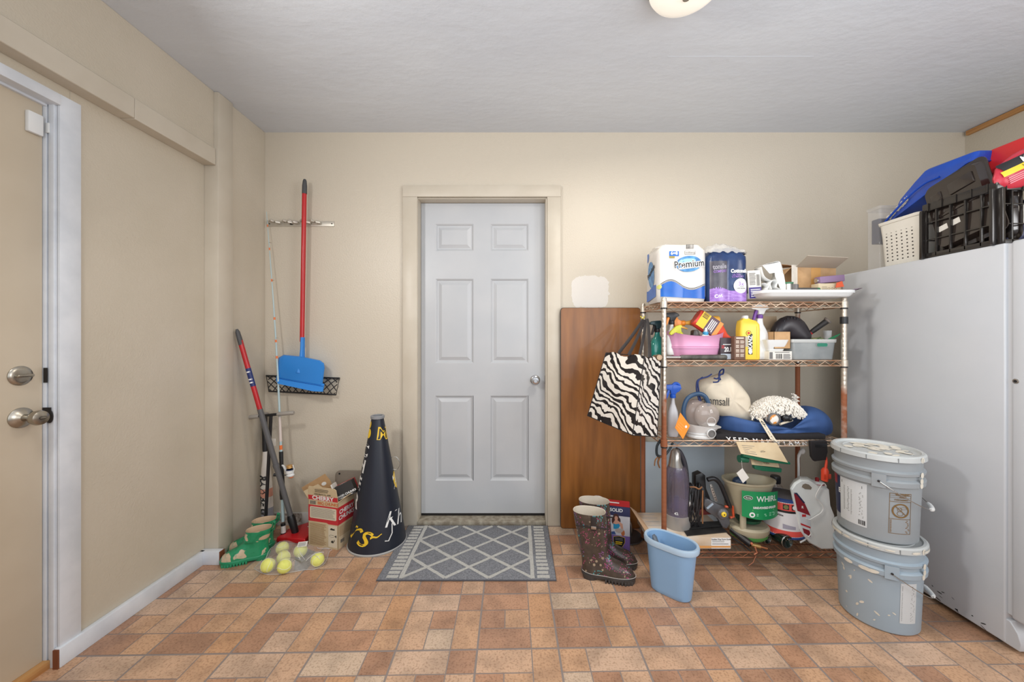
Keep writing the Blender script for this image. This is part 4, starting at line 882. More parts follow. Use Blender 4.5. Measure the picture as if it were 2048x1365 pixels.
    mb.lathe([(rt+.002, h-.014), (R1, h-.016), (R1-.002, h+.002), (R1-.008, h+.007), (rt-.006, h+.006), (rt-.010, h-.002), (rt-.02, h-.003), (0, h-.002)], seg=n, cap0=False)
    mb.lathe([(rt-.030, h-.0028), (rt-.032, h+.0005), (rt-.035, h-.0028)], seg=64, cap0=False, cap1=False)
    mb.use(mat('slot_shadow_grey', (122, 126, 128), .6))
    for k in range(10):
        a = 2*PI*k/10+.3; mb.box(-.0012, .0012, -.001, .0005, h-.016, h+.001, M=Matrix.Rotation(a, 4, 'Z') @ Matrix.Translation((0, -(R1-.0003), 0)))
    lid = mb.build('lid', t)
    mb = MB(PAINT)
    if side == 'top':
        for k in range(26):
            a = rnd.uniform(0, 6.3); r_1 = rt*.75*rnd.random()**.6; Sp = Plane((r_1*math.cos(a), r_1*math.sin(a), h-.0022), (1, 0, 0), (0, 1, 0)); mb.ell(Sp, 0, 0, rnd.uniform(.01, .04), rnd.uniform(.006, .02), .0005+.0001*k, 12, rnd.uniform(0, 3))
    else:
        for k in range(22):
            a = rnd.uniform(0, 360); D1 = Drum((0, 0, 0), R1, a); mb.ell(D1, 0, h-.007, rnd.uniform(.01, .03), rnd.uniform(.003, .0065), .0004+.00005*k, 10)
    a0 = math.degrees(math.atan2(-loc[1], -loc[0]))+62
    for zz in (.252, .27, .295, h-.006): D1 = Drum((0, 0, 0), rr(zz)+.011, a0); mb.ell(D1, rnd.uniform(-.006, .006), zz, .010, .012, .001, 10)
    mb.build('paint_drip', lid)['kind'] = 'stuff'
    mb = MB(CHROME); e0 = ear(0, .262, .004); ear2 = Drum((0, 0, 0), lambda z: rr(z)+.0105, az+180); e1 = ear2(0, .262, .004); mid = Vector((math.cos(R(az+90)), math.sin(R(az+90)), 0))
    pts = [e0]
    for k in range(1, 16):
        f = k/16; th = PI*f; pts.append(e0.lerp(e1, .5-.5*math.cos(th)) + mid*math.sin(th)*(rt+.022)+Vector((0, 0, -.115*math.sin(th))))
    pts.append(e1); mb.tube(smooth_pts(pts, 3), .0017, 8); mb.use(DARKM); mb.ball(e0, .0045); hd = mb.build('bail_handle', t)
    mb = MB(WHITEPL); i0 = 22; sp_ = smooth_pts(pts, 3); c0 = sp_[len(sp_)//2-4: len(sp_)//2+5]; mb.tube(c0, [.006]+[.0085]*(len(c0)-2)+[.006], 12); mb.build('hand_grip', hd)
    return t
PB = (1.600, 1.668)
pail('grey paint pail with label and warning print, stacked on the other pail', (PB[0]-.003, PB[1]+.004, .3705), PG, math.degrees(math.atan2(-PB[1], -PB[0]))+3, 'top')
pail('blue grey paint pail standing on the floor under another pail', (PB[0], PB[1], 0), PG2, math.degrees(math.atan2(-PB[1], -PB[0]))+16, 'low')
# ================================================================ THINGS ON THE SHELVES
ZT, Z2, Z3, Z4 = ZS[3]+.0035, ZS[2]+.0035, ZS[1]+.0035, ZS[0]+.0035
def T_(loc, rx=0, ry=0, rz=0): return Matrix.Translation(Vector(loc)) @ Euler((R(rx), R(ry), R(rz))).to_matrix().to_4x4()
def place(o, M): o.matrix_world = M; o.location = M.translation; o.rotation_euler = M.to_euler(); return o
def spray(label, M, h, wd, dp, mb_, mc, mh, mt, name='spray_bottle', flip=1, hs=1, decal=None, group=None):
    """bottle standing on local z=0; nozzle to local -x*flip"""
    t = thing(name, label, 'spray bottle', group=group); place(t, M)
    hb = h-.062*hs; prof = [(0, .86), (.004, .95), (.02, 1), (hb*.45, 1), (hb*.62, .93), (hb*.74, .66), (hb*.84, .40), (hb*.93, .32), (hb, .30)]
    mb = MB(mb_); mb.loft([[Vector((wd/2*k*math.copysign(abs(math.cos(a))**.75, math.cos(a)), max(dp/2*k, .011)*math.copysign(abs(math.sin(a))**.75, math.sin(a)), z)) for a in [2*PI*q/28 for q in range(28)]] for z, k in prof])
    if decal: decal(mb, wd, dp, hb)
    mb.build('bottle', t)
    mb = MB(mc); mb.lathe([(.0145, hb-.004), (.0155, hb-.002), (.0155, hb+.014), (.012, hb+.017)], seg=20); mb.build('collar', t)
    hp = [(-.048, .040), (-.050, .052), (-.032, .060), (.012, .064), (.034, .056), (.040, .044), (.024, .036), (.013, .016), (-.011, .016), (-.013, .034), (-.030, .038)]
    mb = MB(mh); mb.prism([(a*hs*flip, hb+b*hs) for a, b in hp], -.011*hs, .011*hs, .002); mb.build('spray_head', t)
    tp = [(-.013, .036), (-.024, .036), (-.032, .010), (-.040, -.018), (-.034, -.020), (-.022, .004), (-.014, .026)]
    mb = MB(mt); mb.prism([(a*hs*flip, hb+b*hs) for a, b in tp], -.006, .006, .001); mb.build('trigger', t)
    return t
def dense(pl, step=.012):
    out = []
    for i in range(len(pl)):
        a, b = pl[i], pl[(i+1) % len(pl)]; n = max(1, int(math.hypot(b[0]-a[0], b[1]-a[1])/step))
        out += [(a[0]+(b[0]-a[0])*k/n, a[1]+(b[1]-a[1])*k/n) for k in range(n)]
    return out
def pillow(mb, hx, hy, z0, z1, bulge=.006, rolls=2, n=40, top=.8, nz=10, yo=0, xo=0, wob=.002, seed=0):
    rings = []
    for j in range(nz+1):
        f = j/nz; z = z0+(z1-z0)*f; k = 1-(1-top)*max(0, (f-.86)/.14)**2; k *= 1-.05*max(0, (.06-f)/.06)
        ring = []
        for a, b in dense(rrect(hx, hy, min(hx, hy)*.35, 6)):
            bl = bulge*abs(math.sin(PI*(a/hx+1)/2*rolls)) if abs(b) > hy*.6 else 0
            w_ = wob*noise.noise(Vector((a*25+seed, b*25, z*25)))
            ring.append(Vector((xo+a*k+w_, yo+(b+math.copysign(bl, b))*k+w_, z)))
        rings.append(ring)
    mb.loft(rings)
# --- paper towel pack
x0, x1, yf = .742, 1.004, 1.985; hx, hy, Hp = (x1-x0)/2, .10, .306
t = thing('paper_towel_pack', 'white and blue wrapped pack of paper towels on top shelf end', 'paper towels', ((x0+x1)/2, yf+hy, ZT))
PWH = mat('wrap_white', (212, 208, 203), .3, bump=.25, bs=22); PBL = mat('wrap_blue', (28, 104, 190), .3, rgb2=(20, 88, 178), vs=12); OVB = mat('oval_blue', (92, 156, 206), .35, rgb2=(40, 100, 160), vs=30)
bl = lambda u: .007*abs(math.sin(PI*(u/hx+1)/2*2))
def corner(u): d = abs(u)-(hx-.035); return 0 if d <= 0 else .035-math.sqrt(max(0, .035**2-min(d, .035)**2))
S = lambda u, v, o=0: Vector((u, -hy-bl(u)-.0018-o+corner(u), v))
mb = MB(PWH); pillow(mb, hx, hy, 0, Hp, .007, 2, wob=.0012)
us = [-.118+.236*k/24 for k in range(25)]
def wv(u): q = (u+.118)/.236; return .083+.022*math.sin(q*2*PI*1.0+.15)*(1-.1*q)+.004*math.sin(q*9)
mb.use(PBL); mb.strip(S, [(u, .028-.012*(u+.118)/.236, wv(u)) for u in us]); mb.use(BLACKP); mb.strip(S, [(u, wv(u)+.007, wv(u)+.010) for u in us]); mb.use(GREYP); mb.strip(S, [(u, wv(u)+.001, wv(u)+.003) for u in us], .0009)
def Q(px, py): return (X(px, yf)-(x0+x1)/2, Z(py, yf)-ZT)
c = Q(1377, 530); mb.use(OVB); mb.ell(S, c[0]-.002, c[1]+.004, .068, .042, .0010, 36, .08); mb.use(mat('oval_light', (150, 196, 228), .35)); mb.ell(S, c[0]-.01, c[1]+.018, .045, .014, .0014, 24, .1)
mb.use(WHITE); mb.text(S, 'Premium', c[0], c[1]+.002, .052, .07, .0028, sx=.86, rot=.09); mb.use(BLACKP); mb.text(S, 'Premium', c[0], c[1]+.002, .052, .012, .0036, sx=.86, rot=.09)
mb.use(WHITE); mb.strip(S, [(c[0]-.055+.11*k/8, c[1]-.026+.011*k/8, c[1]-.019+.011*k/8) for k in range(9)], .0018); mb.use(BLACKP); mb.text(S, 'Strength & Absorbency', c[0]+.005, c[1]-.0155, .009, .02, .0024, rot=.09)
c = Q(1347, 509); mb.use(PBL); mb.quad(S, c[0]-.026, c[0]+.026, c[1]-.011, c[1]+.015); mb.use(mat('wrap_gold', (150, 132, 60), .5)); mb.quad(S, c[0]-.026, c[0]+.003, c[1]-.022, c[1]-.0115); mb.use(WHITE); mb.text(S, '6=8', c[0], c[1]+.003, .024, .03, .0016)
c = Q(1379, 494); mb.use(BLACKP); mb.bars(S, c[0]-.02, c[0]+.02, c[1]-.011, c[1]+.011); c = Q(1379, 506); mb.use(GREYP); mb.quad(S, c[0]-.027, c[0]+.027, c[1]-.009, c[1]+.009, .0006); mb.use(PWH); mb.quad(S, c[0]-.0255, c[0]+.0255, c[1]-.0075, c[1]+.0075, .0010); mb.use(GREYP); mb.text(S, 'wellbeing', c[0], c[1], .013, .0, .0014)
mb.use(mat('seal_yellow', (206, 206, 120), .5)); c = Q(1320, 574); mb.ell(S, c[0], c[1], .009, .012, .0014)
SL = lambda u, v, o=0: Vector((-hx-.0015-o, -u, v))
mb.use(PBL); mb.strip(SL, [(u, .012+.02*(u+.07)/.14, .085+.012*math.sin(u*30)) for u in [-.07+.14*k/8 for k in range(9)]]); mb.use(OVB); mb.ell(SL, 0, .16, .045, .075, .0010, 24, .2); mb.use(BLACKP); mb.text(SL, 'Premium', 0, .175, .040, .04, .0018, sx=.8, rot=.5); mb.use(PBL); mb.poly(SL, [(-.06, .285), (-.03, .285), (-.045, .24), (-.058, .235)])
mb.build('rolls', t)
mb = MB(mat('clear_wrap', (236, 234, 230), .15, alpha=.45, bump=.8, bs=40))
for (cx_, w_, h_) in ((-.055, .09, .034), (.04, .08, .010)):
    mb.grid(lambda a, b: Vector((cx_+(a-.5)*2*w_*(1-.3*b), (b-.5)*.14, Hp-.012+h_*math.sin(PI*a)**.8*math.sin(PI*min(1, b*1.1))+.006*noise.noise(Vector((a*9, b*9, cx_*40))))), 16, 10)
mb.build('clear_wrap', t)
# --- toilet paper pack
x0, x1, yf = 1.008, 1.222, 1.985; hx, hy, Hp = (x1-x0)/2, .10, .270
t = thing('toilet_paper_pack', 'navy and purple wrapped pack of toilet rolls on top shelf', 'toilet paper', ((x0+x1)/2, yf+hy, ZT))
NV = mat('wrap_navy', (30, 48, 88), .28, rgb2=(38, 62, 106), vs=14, bump=.3, bs=25); PU = mat('wrap_purple', (136, 92, 178), .3, rgb2=(164, 128, 200), vs=40, stretch=(1, 1, 3)); GR_ = mat('wrap_grey', (84, 82, 92), .35, rgb2=(66, 64, 76), vs=20)
mb = MB(NV); pillow(mb, hx, hy, 0, Hp, .009, 2, wob=.003, seed=9)
bl2 = lambda u: .009*abs(math.sin(PI*(u/hx+1)/2*2)); S = lambda u, v, o=0: Vector((u, -hy-bl2(u)-.0034-o+corner(u), v))
mb.use(GR_); mb.strip(S, [(-.098+.086*k/8, .07, .215) for k in range(9)]); mb.use(PU); mb.strip(S, [(-.098+.196*k/16, .002, .068+.010*math.sin(k*.5)) for k in range(17)])
mb.use(mat('wrap_grey_text', (150, 148, 158), .5)); mb.text(S, 'tonelle', -.052, .185, .036, .03, .0014, sx=.7, rot=.1); mb.use(PU); mb.text(S, 'COMFORT', -.050, .160, .018, .02, .0014, sx=.8, rot=.08)
mb.use(WHITE); mb.text(S, 'Cottonelle', .052, .162, .026, .045, .0014, sx=.78); mb.ell(S, .058, .084, .037, .039, .0012, 32); mb.use(PU); mb.text(S, 'ULTRA', .036, .143, .0125, .02, .0014); mb.text(S, 'COMFORT', .042, .132, .0125, .02, .0014); mb.text(S, '3x', .058, .094, .030, .01, .0018); mb.ring(S, .058, .084, .034, .036, .001, .0018); mb.use(BLACKP); mb.text(S, 'more', .062, .080, .009, .01, .0018); mb.text(S, 'CORE Absorbent', .058, .071, .008, .02, .0018, sx=.8)
mb.use(WHITE); mb.lines(S, .02, .09, .012, .02, 1, .3); mb.text(S, 'Cot', -.06, .03, .026, .02, .0014, rot=.2); mb.build('rolls', t)
mb = MB(NV); mb.grid(lambda a, b: Vector(((a-.5)*.20+.01, (b-.5)*.16, Hp-.01+.045*math.sin(PI*a)**.5*math.sin(PI*b)**.6*(.75+.5*a)+.010*noise.noise(Vector((a*8, b*8, 5))))), 22, 12)
mb.use(mat('wrap_orange', (226, 122, 84), .4)); mb.ell(lambda u, v, o=0: Vector((u, -.075-o, v)), -.03, .248, .022, .013, .012, rot=.2); mb.use(WHITE); mb.text(lambda u, v, o=0: Vector((u, -.0885-o, v)), '8=10', -.03, .248, .016, .03, rot=.2); mb.build('folded_top', t)
mb = MB(mat('clear_wrap', (0, 0, 0))); mb.grid(lambda a, b: Vector(((a-.5)*.21-.005, (b-.5)*.18-.01, Hp-.006+.060*math.sin(PI*a)**.4*math.sin(PI*b)**.6+.012*noise.noise(Vector((a*9, b*9, 15))))), 22, 12); mb.build('clear_wrap', t)
# --- tray lid and the things on it
yt = 1.93; xl, xr = X(1507, 1.99), 1.735; zt0 = 1.4385
t = thing('tray_lid', 'shallow white plastic lid lying flat on top shelf, overhanging right end', 'lid', ((xl+xr)/2, 2.07, zt0))
lx, ly = (xr-xl)/2, .165
def rl_(z, k): return [Vector((a*k, b*k, z)) for a, b in rrect(lx, ly, .04)]
mb = MB(WHITEPL); mb.loft([rl_(.0, .90), rl_(.004, .93), rl_(.018, .975), rl_(.019, 1.0), rl_(.033, 1.0), rl_(.034, .99), rl_(.030, .97), rl_(.026, .955)]); mb.build('lid', t); ZL = zt0+.0265
yA = 2.0
def bxm(name, label, cat, m, px0, px1, py0, py1, Y, dep, rz=0, dec=None, zb=None, part='carton_body', r=.001, rx=0, ry=0):
    xa, xb, za, zb2 = X(px0, Y), X(px1, Y), (Z(py1, Y) if zb is None else zb), Z(py0, Y); w_, h_ = xb-xa, zb2-za
    t = thing(name, label, cat); M = T_(((xa+xb)/2, Y+dep/2, za), rx, ry, rz); place(t, M)
    mb = MB(m); mb.box(-w_/2, w_/2, -dep/2, dep/2, 0, h_, r); S = lambda u, v, o=0: Vector((u, -dep/2-o, v))
    if dec: dec(mb, S, w_, h_)
    mb.build(part, t); return t, w_, h_
def dec_c(mb, S, w, h):
    mb.use(PU); mb.use(mat('deep_purple', (62, 50, 124), .5)); mb.quad(S, -w/2+.001, w/2-.001, 0.001, h*.40); mb.use(WHITE); mb.lines(S, -w*.35, w*.4, h*.05, h*.35, 5, .4); mb.use(GREYP); mb.lines(S, -w*.4, w*.1, h*.48, h*.92, 9, .5); mb.bars(S, w*.14, w*.4, h*.45, h*.85, 6)
    SLd = lambda u, v, o=0: Vector((-w/2-o, -u, v)); mb.quad(SLd, -.03, .03, h*.2, h*.9)
bxm('foil_carton', 'white and purple carton between toilet paper pack and torn white card', 'carton', CARD, 1497, 1524, 541, 589, 2.0, .07, 4, dec_c, zb=ZT+.02, ry=-4)
t = thing('torn_card', 'torn white folded card packaging curling on the tray lid', 'packaging', P(1538, 586, 2.02)); t.location.z = ZL
o0 = t.location; CW = mat('matt_white_card', (222, 222, 220), .55)
def ribbon2(mb, pts, y0, y1, th=.0016):
    p = smooth_pts([(a, 0, b) for a, b in pts], 6); n = len(p)
    mb.grid(lambda a, b: Vector((p[int(round(a*(n-1)))].x, y0+(y1-y0)*b, p[int(round(a*(n-1)))].z)), n-1, 1)
q = lambda a, b: (X(a, 2.02)-o0.x, Z(b, 2.02)-o0.z)
for nm, pts, y0, y1 in (('flap', [q(1516, 536), q(1523, 556), q(1540, 563), q(1552, 553), q(1551, 541)], -.03, .03), ('flap', [q(1517, 533), q(1535, 528), q(1551, 527), q(1558, 552), q(1563, 581)], -.035, .04), ('flap', [q(1534, 581), q(1531, 570), q(1538, 562), q(1546, 566), q(1544, 577), q(1560, 581)], -.04, .035), ('flap', [q(1520, 568), q(1528, 574), q(1526, 582), q(1540, 582)], -.04, .03)):
    mb = MB(CW); ribbon2(mb, pts, y0, y1); mb.build(nm, t, solid=.0016)
mb = MB(CW); pp = [q(1516, 534), q(1551, 527), q(1554, 546), q(1530, 550)]; mb.prism(pp, -.037, -.0355); mb.prism([q(1548, 541), q(1558, 552), q(1563, 582), q(1552, 582), q(1541, 556), q(1540, 548)], -.0375, -.036); mb.build('panel', t)
# open cardboard box
Yb = 2.05
t = thing('cardboard_box', 'open brown cardboard box with one flap raised, on the tray lid', 'cardboard box', ((X(1625, Yb)), Yb+.07, ZL)); o0 = t.location
xa, xb, zb_ = X(1590, Yb)-o0.x, X(1672, Yb)-o0.x, Z(534, Yb)-o0.z
mb = MB(KRAFT)
th = .003
for a, b, c, d in ((xa, xb, -.07, -.067), (xa, xb, .067, .07), (xa, xa+th, -.067, .067), (xb-th, xb, -.067, .067)): mb.box(a, b, c, d, 0, zb_)
mb.box(xa, xb, -.07, .07, 0, .003); S = Plane((0, -.07, 0)); mb.use(mat('packing_tape', (214, 160, 92), .25, alpha=.9)); mb.quad(S, X(1622, Yb)-o0.x, X(1641, Yb)-o0.x, .02, zb_, .0006); mb.build('carton_body', t)
def flapp(pts, m=KRAFT):
    mb = MB(m); A = [Vector(p) for p in pts]; n = (A[1]-A[0]).cross(A[2]-A[0]).normalized()*.003; mb.loft([[p for p in A], [p+n for p in A]]); return mb.build('flap', t)
def W(px, py, Y): return P(px, py, Y)-o0
flapp([W(1591, 534, Yb), W(1671, 536, Yb), W(1697, 515, Yb-.10), W(1615, 511, Yb-.10)], mat('grey_card', (176, 164, 148), .8))
flapp([W(1590, 534, Yb), W(1581, 537, Yb+.0), W(1557, 562, Yb-.03), W(1560, 548, Yb+.09), W(1588, 532, Yb+.13)])
flapp([W(1591, 533, 2.19), W(1574, 530, 2.16), W(1553, 528, 2.19), W(1556, 536, 2.22), W(1588, 534, 2.2)], mat('kraft_dark', (160, 116, 74), .85))
mb = MB(mat('shipping_tape', (226, 220, 208), .25, alpha=.7, bump=.5, bs=60)); mb.grid(lambda a, b: W(1583+12*a, 530+46*b, Yb-.004), 4, 8); mb.build('tape_strip', t)
# jar, roll, purple roll, small carton, sheet
mb = MB(mat('grey_jar', (136, 134, 130), .35, .4)); c = P(1574, 582, 2.0); rj = .026; mb.lathe([(rj, 0), (rj, .048), (rj-.002, .052)], (0, 0, 0), 24)
t = thing('grey_jar', 'small grey tin with green rim on the tray lid', 'tin', (c.x, 2.0, ZL)); mb.use(CARD); mb.quad(Drum((0, 0, 0), rj, -100), -.012, .004, .002, .048, .0005, 4); mb.build('body', t)
mb = MB(mat('green_lid', (60, 116, 84), .4)); mb.lathe([(rj+.002, .048), (rj+.003, .056), (rj-.002, .058), (0, .057)], seg=24); mb.build('lid', t)
mb = MB(mat('dark_grey_tin', (104, 100, 98), .35, .4)); mb.lathe([(.018, 0), (.018, .044), (.015, .046), (0, .046)], seg=24); solo(mb, 'battery_tin', 'small dark grey cylinder beside the green rimmed tin', 'tin').location = (X(1589, 1.99), 1.99, ZL)
t = thing('foil_roll', 'dark grey roll with green end lying before open cardboard box', 'roll', (X(1613, 1.985), 1.985, ZL+.0145))
mb = MB(mat('dark_grey_roll', (84, 82, 80), .5)); mb.tube([(-.062, 0, 0), (.05, 0, 0)], .0140, 18); mb.build('roll', t); mb = MB(mat('green_lid', (0, 0, 0))); mb.tube([(.050, 0, 0), (.064, 0, 0)], .0142, 18); mb.build('end_cap', t)
def dec_s(mb, S, w, h):
    mb.use(BLACKP); mb.lines(S, -w*.35, -w*.1, h*.3, h*.7, 3, .2)
    for k in range(3): mb.ring(S, -.005+.017*k, h*.45, .006, .006, .001)
bxm('small_carton', 'small beige printed carton under the purple roll on tray lid', 'carton', mat('beige_card', (206, 190, 160), .7), 1637, 1682, 567, 582, 1.985, .05, 0, dec_s, zb=ZL)
zc_ = Z(567, 1.985)
t = thing('purple_roll', 'faded purple boxed roll lying on small beige printed carton', 'roll', ((X(1659, 2.0)), 2.0, zc_+.0215)); t.rotation_euler = (0, R(-5), 0)
mb = MB(mat('faded_purple', (136, 110, 142), .6)); mb.box(-.066, .066, -.02, .02, -.016, .019, .004); mb.build('sleeve', t); mb = MB(mat('silver_foil', (200, 198, 196), .25, .9, bump=1, bs=90)); mb.tube([(-.066, 0, 0), (-.074, 0, .001)], .012, 12); mb.build('foil_end', t)
mb = MB(mat('orange_tag', (214, 88, 48), .5)); mb.prism([(X(1672, 1.975), Z(566, 1.975)), (X(1682, 1.975), Z(563, 1.975)), (X(1686, 1.975), Z(574, 1.975)), (X(1670, 1.975), Z(576, 1.975))], 1.968, 1.972); solo(mb, 'orange_tag', 'small orange paper tag against the beige printed carton', 'tag')
mb = MB(mat('faded_purple', (0, 0, 0))); mb.prism([(a, b) for a, b in ((0, 0), (.10, .012), (.125, .022), (.06, .004))], -.03, .02, plane=None); o = solo(mb, 'purple_card', 'faded purple card sheet lying at overhanging end of the lid', 'card'); o.location = (X(1694, 1.98), 1.98, ZL+.002)

# --- second shelf
TEAL = mat('teal_bottle', (28, 132, 122), .12, alpha=.88, rgb2=(24, 112, 96), vs=9, spec=.8)
spray('teal translucent spray bottle with black head behind the zebra bag straps', T_((X(1317, 2.14), 2.16, Z2), 0, 0, 15), .215, .085, .055, TEAL, BLACK, mat('dark_teal_head', (34, 60, 66), .35), BLACK)
mb = MB(mat('blue_marbled', (90, 124, 140), .4, rgb2=(170, 180, 176), vs=40)); mb.lathe([(.014, 0), (.015, .004), (.015, .105), (.012, .112), (.012, .118), (0, .119)], seg=20); o = solo(mb, 'spray_can', 'slim blue and grey marbled can at left end of second shelf', 'can'); o.location = (X(1293, 2.2)+.03, 2.215, Z2)
t = thing('hammer', 'claw hammer with steel shaft and black grip lying along shelf edge', 'hammer', (X(1380, 1.972), 1.972, Z2+.014)); hx0 = t.location.x
mb = MB(CHROME); mb.tube([(X(1322, 1.97)-hx0, 0, 0), (X(1364, 1.97)-hx0, 0, 0)], .008, 14); mb.build('shaft', t)
mb = MB(mat('worn_black_grip', (92, 90, 84), .5, rgb2=(60, 58, 54), vs=30)); mb.tube([(X(k, 1.97)-hx0, 0, 0) for k in (1361, 1364, 1400, 1440, 1450, 1453)], [.0105, .0125, .0135, .0145, .0145, .011], 16); mb.build('grip', t)
mb = MB(mat('worn_steel_head', (170, 148, 124), .4, .6, rgb2=(140, 110, 84), vs=30)); mb.tube([(X(1312, 1.97)-hx0, -.052, .002), (X(1312, 1.97)-hx0, -.03, .002), (X(1312, 1.97)-hx0, -.028, .0), (X(1314, 1.97)-hx0, .03, 0), (X(1314, 1.97)-hx0, .06, -.004)], [.014, .0145, .010, .012, .004], 16); mb.build('head', t)
# pink tub and its contents
ct = Vector((X(1392, 2.07), 2.085, Z2)); t = thing('pink_tub', 'pink oval plastic tub full of cleaning bottles on second shelf', 'tub', ct)
PK = mat('pink_plastic', (222, 160, 196), .35)
def ov(z, a, b, sag=0, n=48): return [Vector((a*math.cos(2*PI*k/n), b*math.sin(2*PI*k/n), z + sag*abs(math.cos(2*PI*k/n))**2.2)) for k in range(n)]
ht = .124
mb = MB(PK); mb.loft([ov(0, .118, .068), ov(.004, .122, .070), ov(.012, .124, .071), ov(.014, .127, .074), ov(.017, .125, .072), ov(.06, .138, .080), ov(.0605, .141, .083), ov(.066, .141, .083), ov(.0665, .139, .081), ov(.070, .142, .084), ov(.075, .140, .082), ov(ht, .157, .090, .028), ov(ht+.003, .160, .093, .028), ov(ht+.002, .154, .088, .028), ov(.01, .118, .066)]); mb.build('tub', t)
OR_ = mat('orange_plastic', (240, 144, 50), .35); RO = mat('red_orange_plastic', (226, 82, 62), .28, rgb2=(214, 66, 52), vs=8); YG_ = mat('yellow_green', (206, 206, 60), .4); YO = mat('yellow_orange', (246, 182, 76), .35)
def lab_red(mb, wd, dp, hb):
    S = lambda u, v, o=0: Vector((u, -max(dp/2, .01)-.001-o, v)); mb.use(YEL); mb.quad(S, -wd*.42, wd*.42, hb*.05, hb*.26); mb.use(mat('label_brown', (92, 66, 78), .5)); mb.quad(S, -wd*.44, wd*.44, hb*.26, hb*.50); mb.use(mat('label_orange', (232, 150, 70), .5)); mb.quad(S, -wd*.44, wd*.44, hb*.50, hb*.60); mb.use(WHITE); mb.lines(S, -wd*.3, wd*.35, hb*.3, hb*.47, 4, .5); mb.use(BLACKP); mb.bars(S, -wd*.4, -wd*.1, hb*.08, hb*.22, 9)
spray('large red orange spray bottle tipped over edge of pink tub', T_(P(1391, 634, 2.06), 0, 124, 0), .31, .10, .06, RO, OR_, RO, OR_, flip=-1, hs=1.3, decal=lab_red, group=None)
spray('white spray bottle with orange and black head at left of pink tub', T_((X(1347, 2.06), 2.085, Z2+.022), 0, 0, 0), .235, .055, .04, WHITEPL, BLACK, BLACK, OR_)
spray('orange spray bottle lying across the top of pink tub', T_(P(1437, 643, 2.10), 0, -93, 0), .25, .062, .05, YO, OR_, OR_, YO, hs=.9)
spray('spray bottle with yellow head and purple label sunk in pink tub', T_((X(1388, 2.05), 2.045, Z2+.035), 0, -38, 0), .175, .05, .035, mat('violet_bottle', (120, 84, 116), .4), YG_, YG_, YG_, hs=.9)
t = thing('spray_bottle', 'black headed spray bottle in pink tub beside the blue capped bottle', 'spray bottle'); place(t, T_((X(1390, 2.04), 2.05, Z2+.02), 0, 0, 8))
mb = MB(BLACK); mb.loft([ov(0, .022, .016), ov(.10, .024, .018), ov(.13, .012, .012)]); mb.build('bottle', t); mb = MB(mat('dark_brown_plastic', (62, 54, 50), .35)); mb.prism([(-.018, .10), (-.014, .135), (-.006, .140), (.006, .140), (.014, .137), (.026, .100)], -.02, .012, .003); mb.build('spray_head', t)
t = thing('glue_bottle', 'small white bottle with light blue collar in pink tub', 'bottle', (X(1412, 2.03), 2.035, Z2+.02))
mb = MB(WHITEPL); mb.lathe([(.024, 0), (.025, .01), (.026, .085), (.024, .105), (.014, .116)], seg=28, sy=.7); mb.build('bottle', t); mb = MB(mat('light_blue_cap', (64, 158, 204), .4)); mb.lathe([(.0135, .112), (.0145, .114), (.0145, .128), (.010, .130)], seg=22); mb.build('collar', t); mb = MB(WHITEPL); mb.lathe([(.009, .128), (.010, .132), (.009, .148), (.006, .152), (0, .153)], seg=20); mb.build('cap', t)
def dec20(mb, S, w, h):
    mb.use(WHITE); mb.text(S, '20.1', w*.12, h*.45, .034, .03, sx=.7); mb.lines(S, -w*.3, w*.4, h*.66, h*.72, 1, .5); mb.use(mat('pale_blue_print', (180, 192, 204), .5)); mb.quad(S, -w/2+.001, w/2-.001, 0.001, h*.26); mb.use(REDP); mb.lines(S, -w*.42, -w*.15, h*.5, h*.66, 2, .5)
bxm('filter_box', 'dark carton printed 20.1 between pink tub and brown carton', 'box', mat('dark_mauve_card', (62, 52, 58), .5), 1441, 1465, 676, 720, 2.02, .06, 0, dec20, zb=Z2)
def decb(mb, S, w, h):
    mb.use(mat('cream_print', (222, 206, 190), .6)); mb.lines(S, -w*.35, w*.35, h*.88, h*.96, 1, .7)
    for k in range(4): mb.lines(S, -w*.38, -w*.06, h*(.12+.19*k), h*(.26+.19*k), 3, .55); mb.lines(S, w*.02, w*.38, h*(.12+.19*k), h*(.26+.19*k), 4, .5)
bxm('instruction_carton', 'narrow brown carton covered in print beside yellow jug', 'carton', mat('brown_card', (112, 82, 66), .55), 1469, 1491, 673, 720, 1.985, .035, 0, decb, zb=Z2)
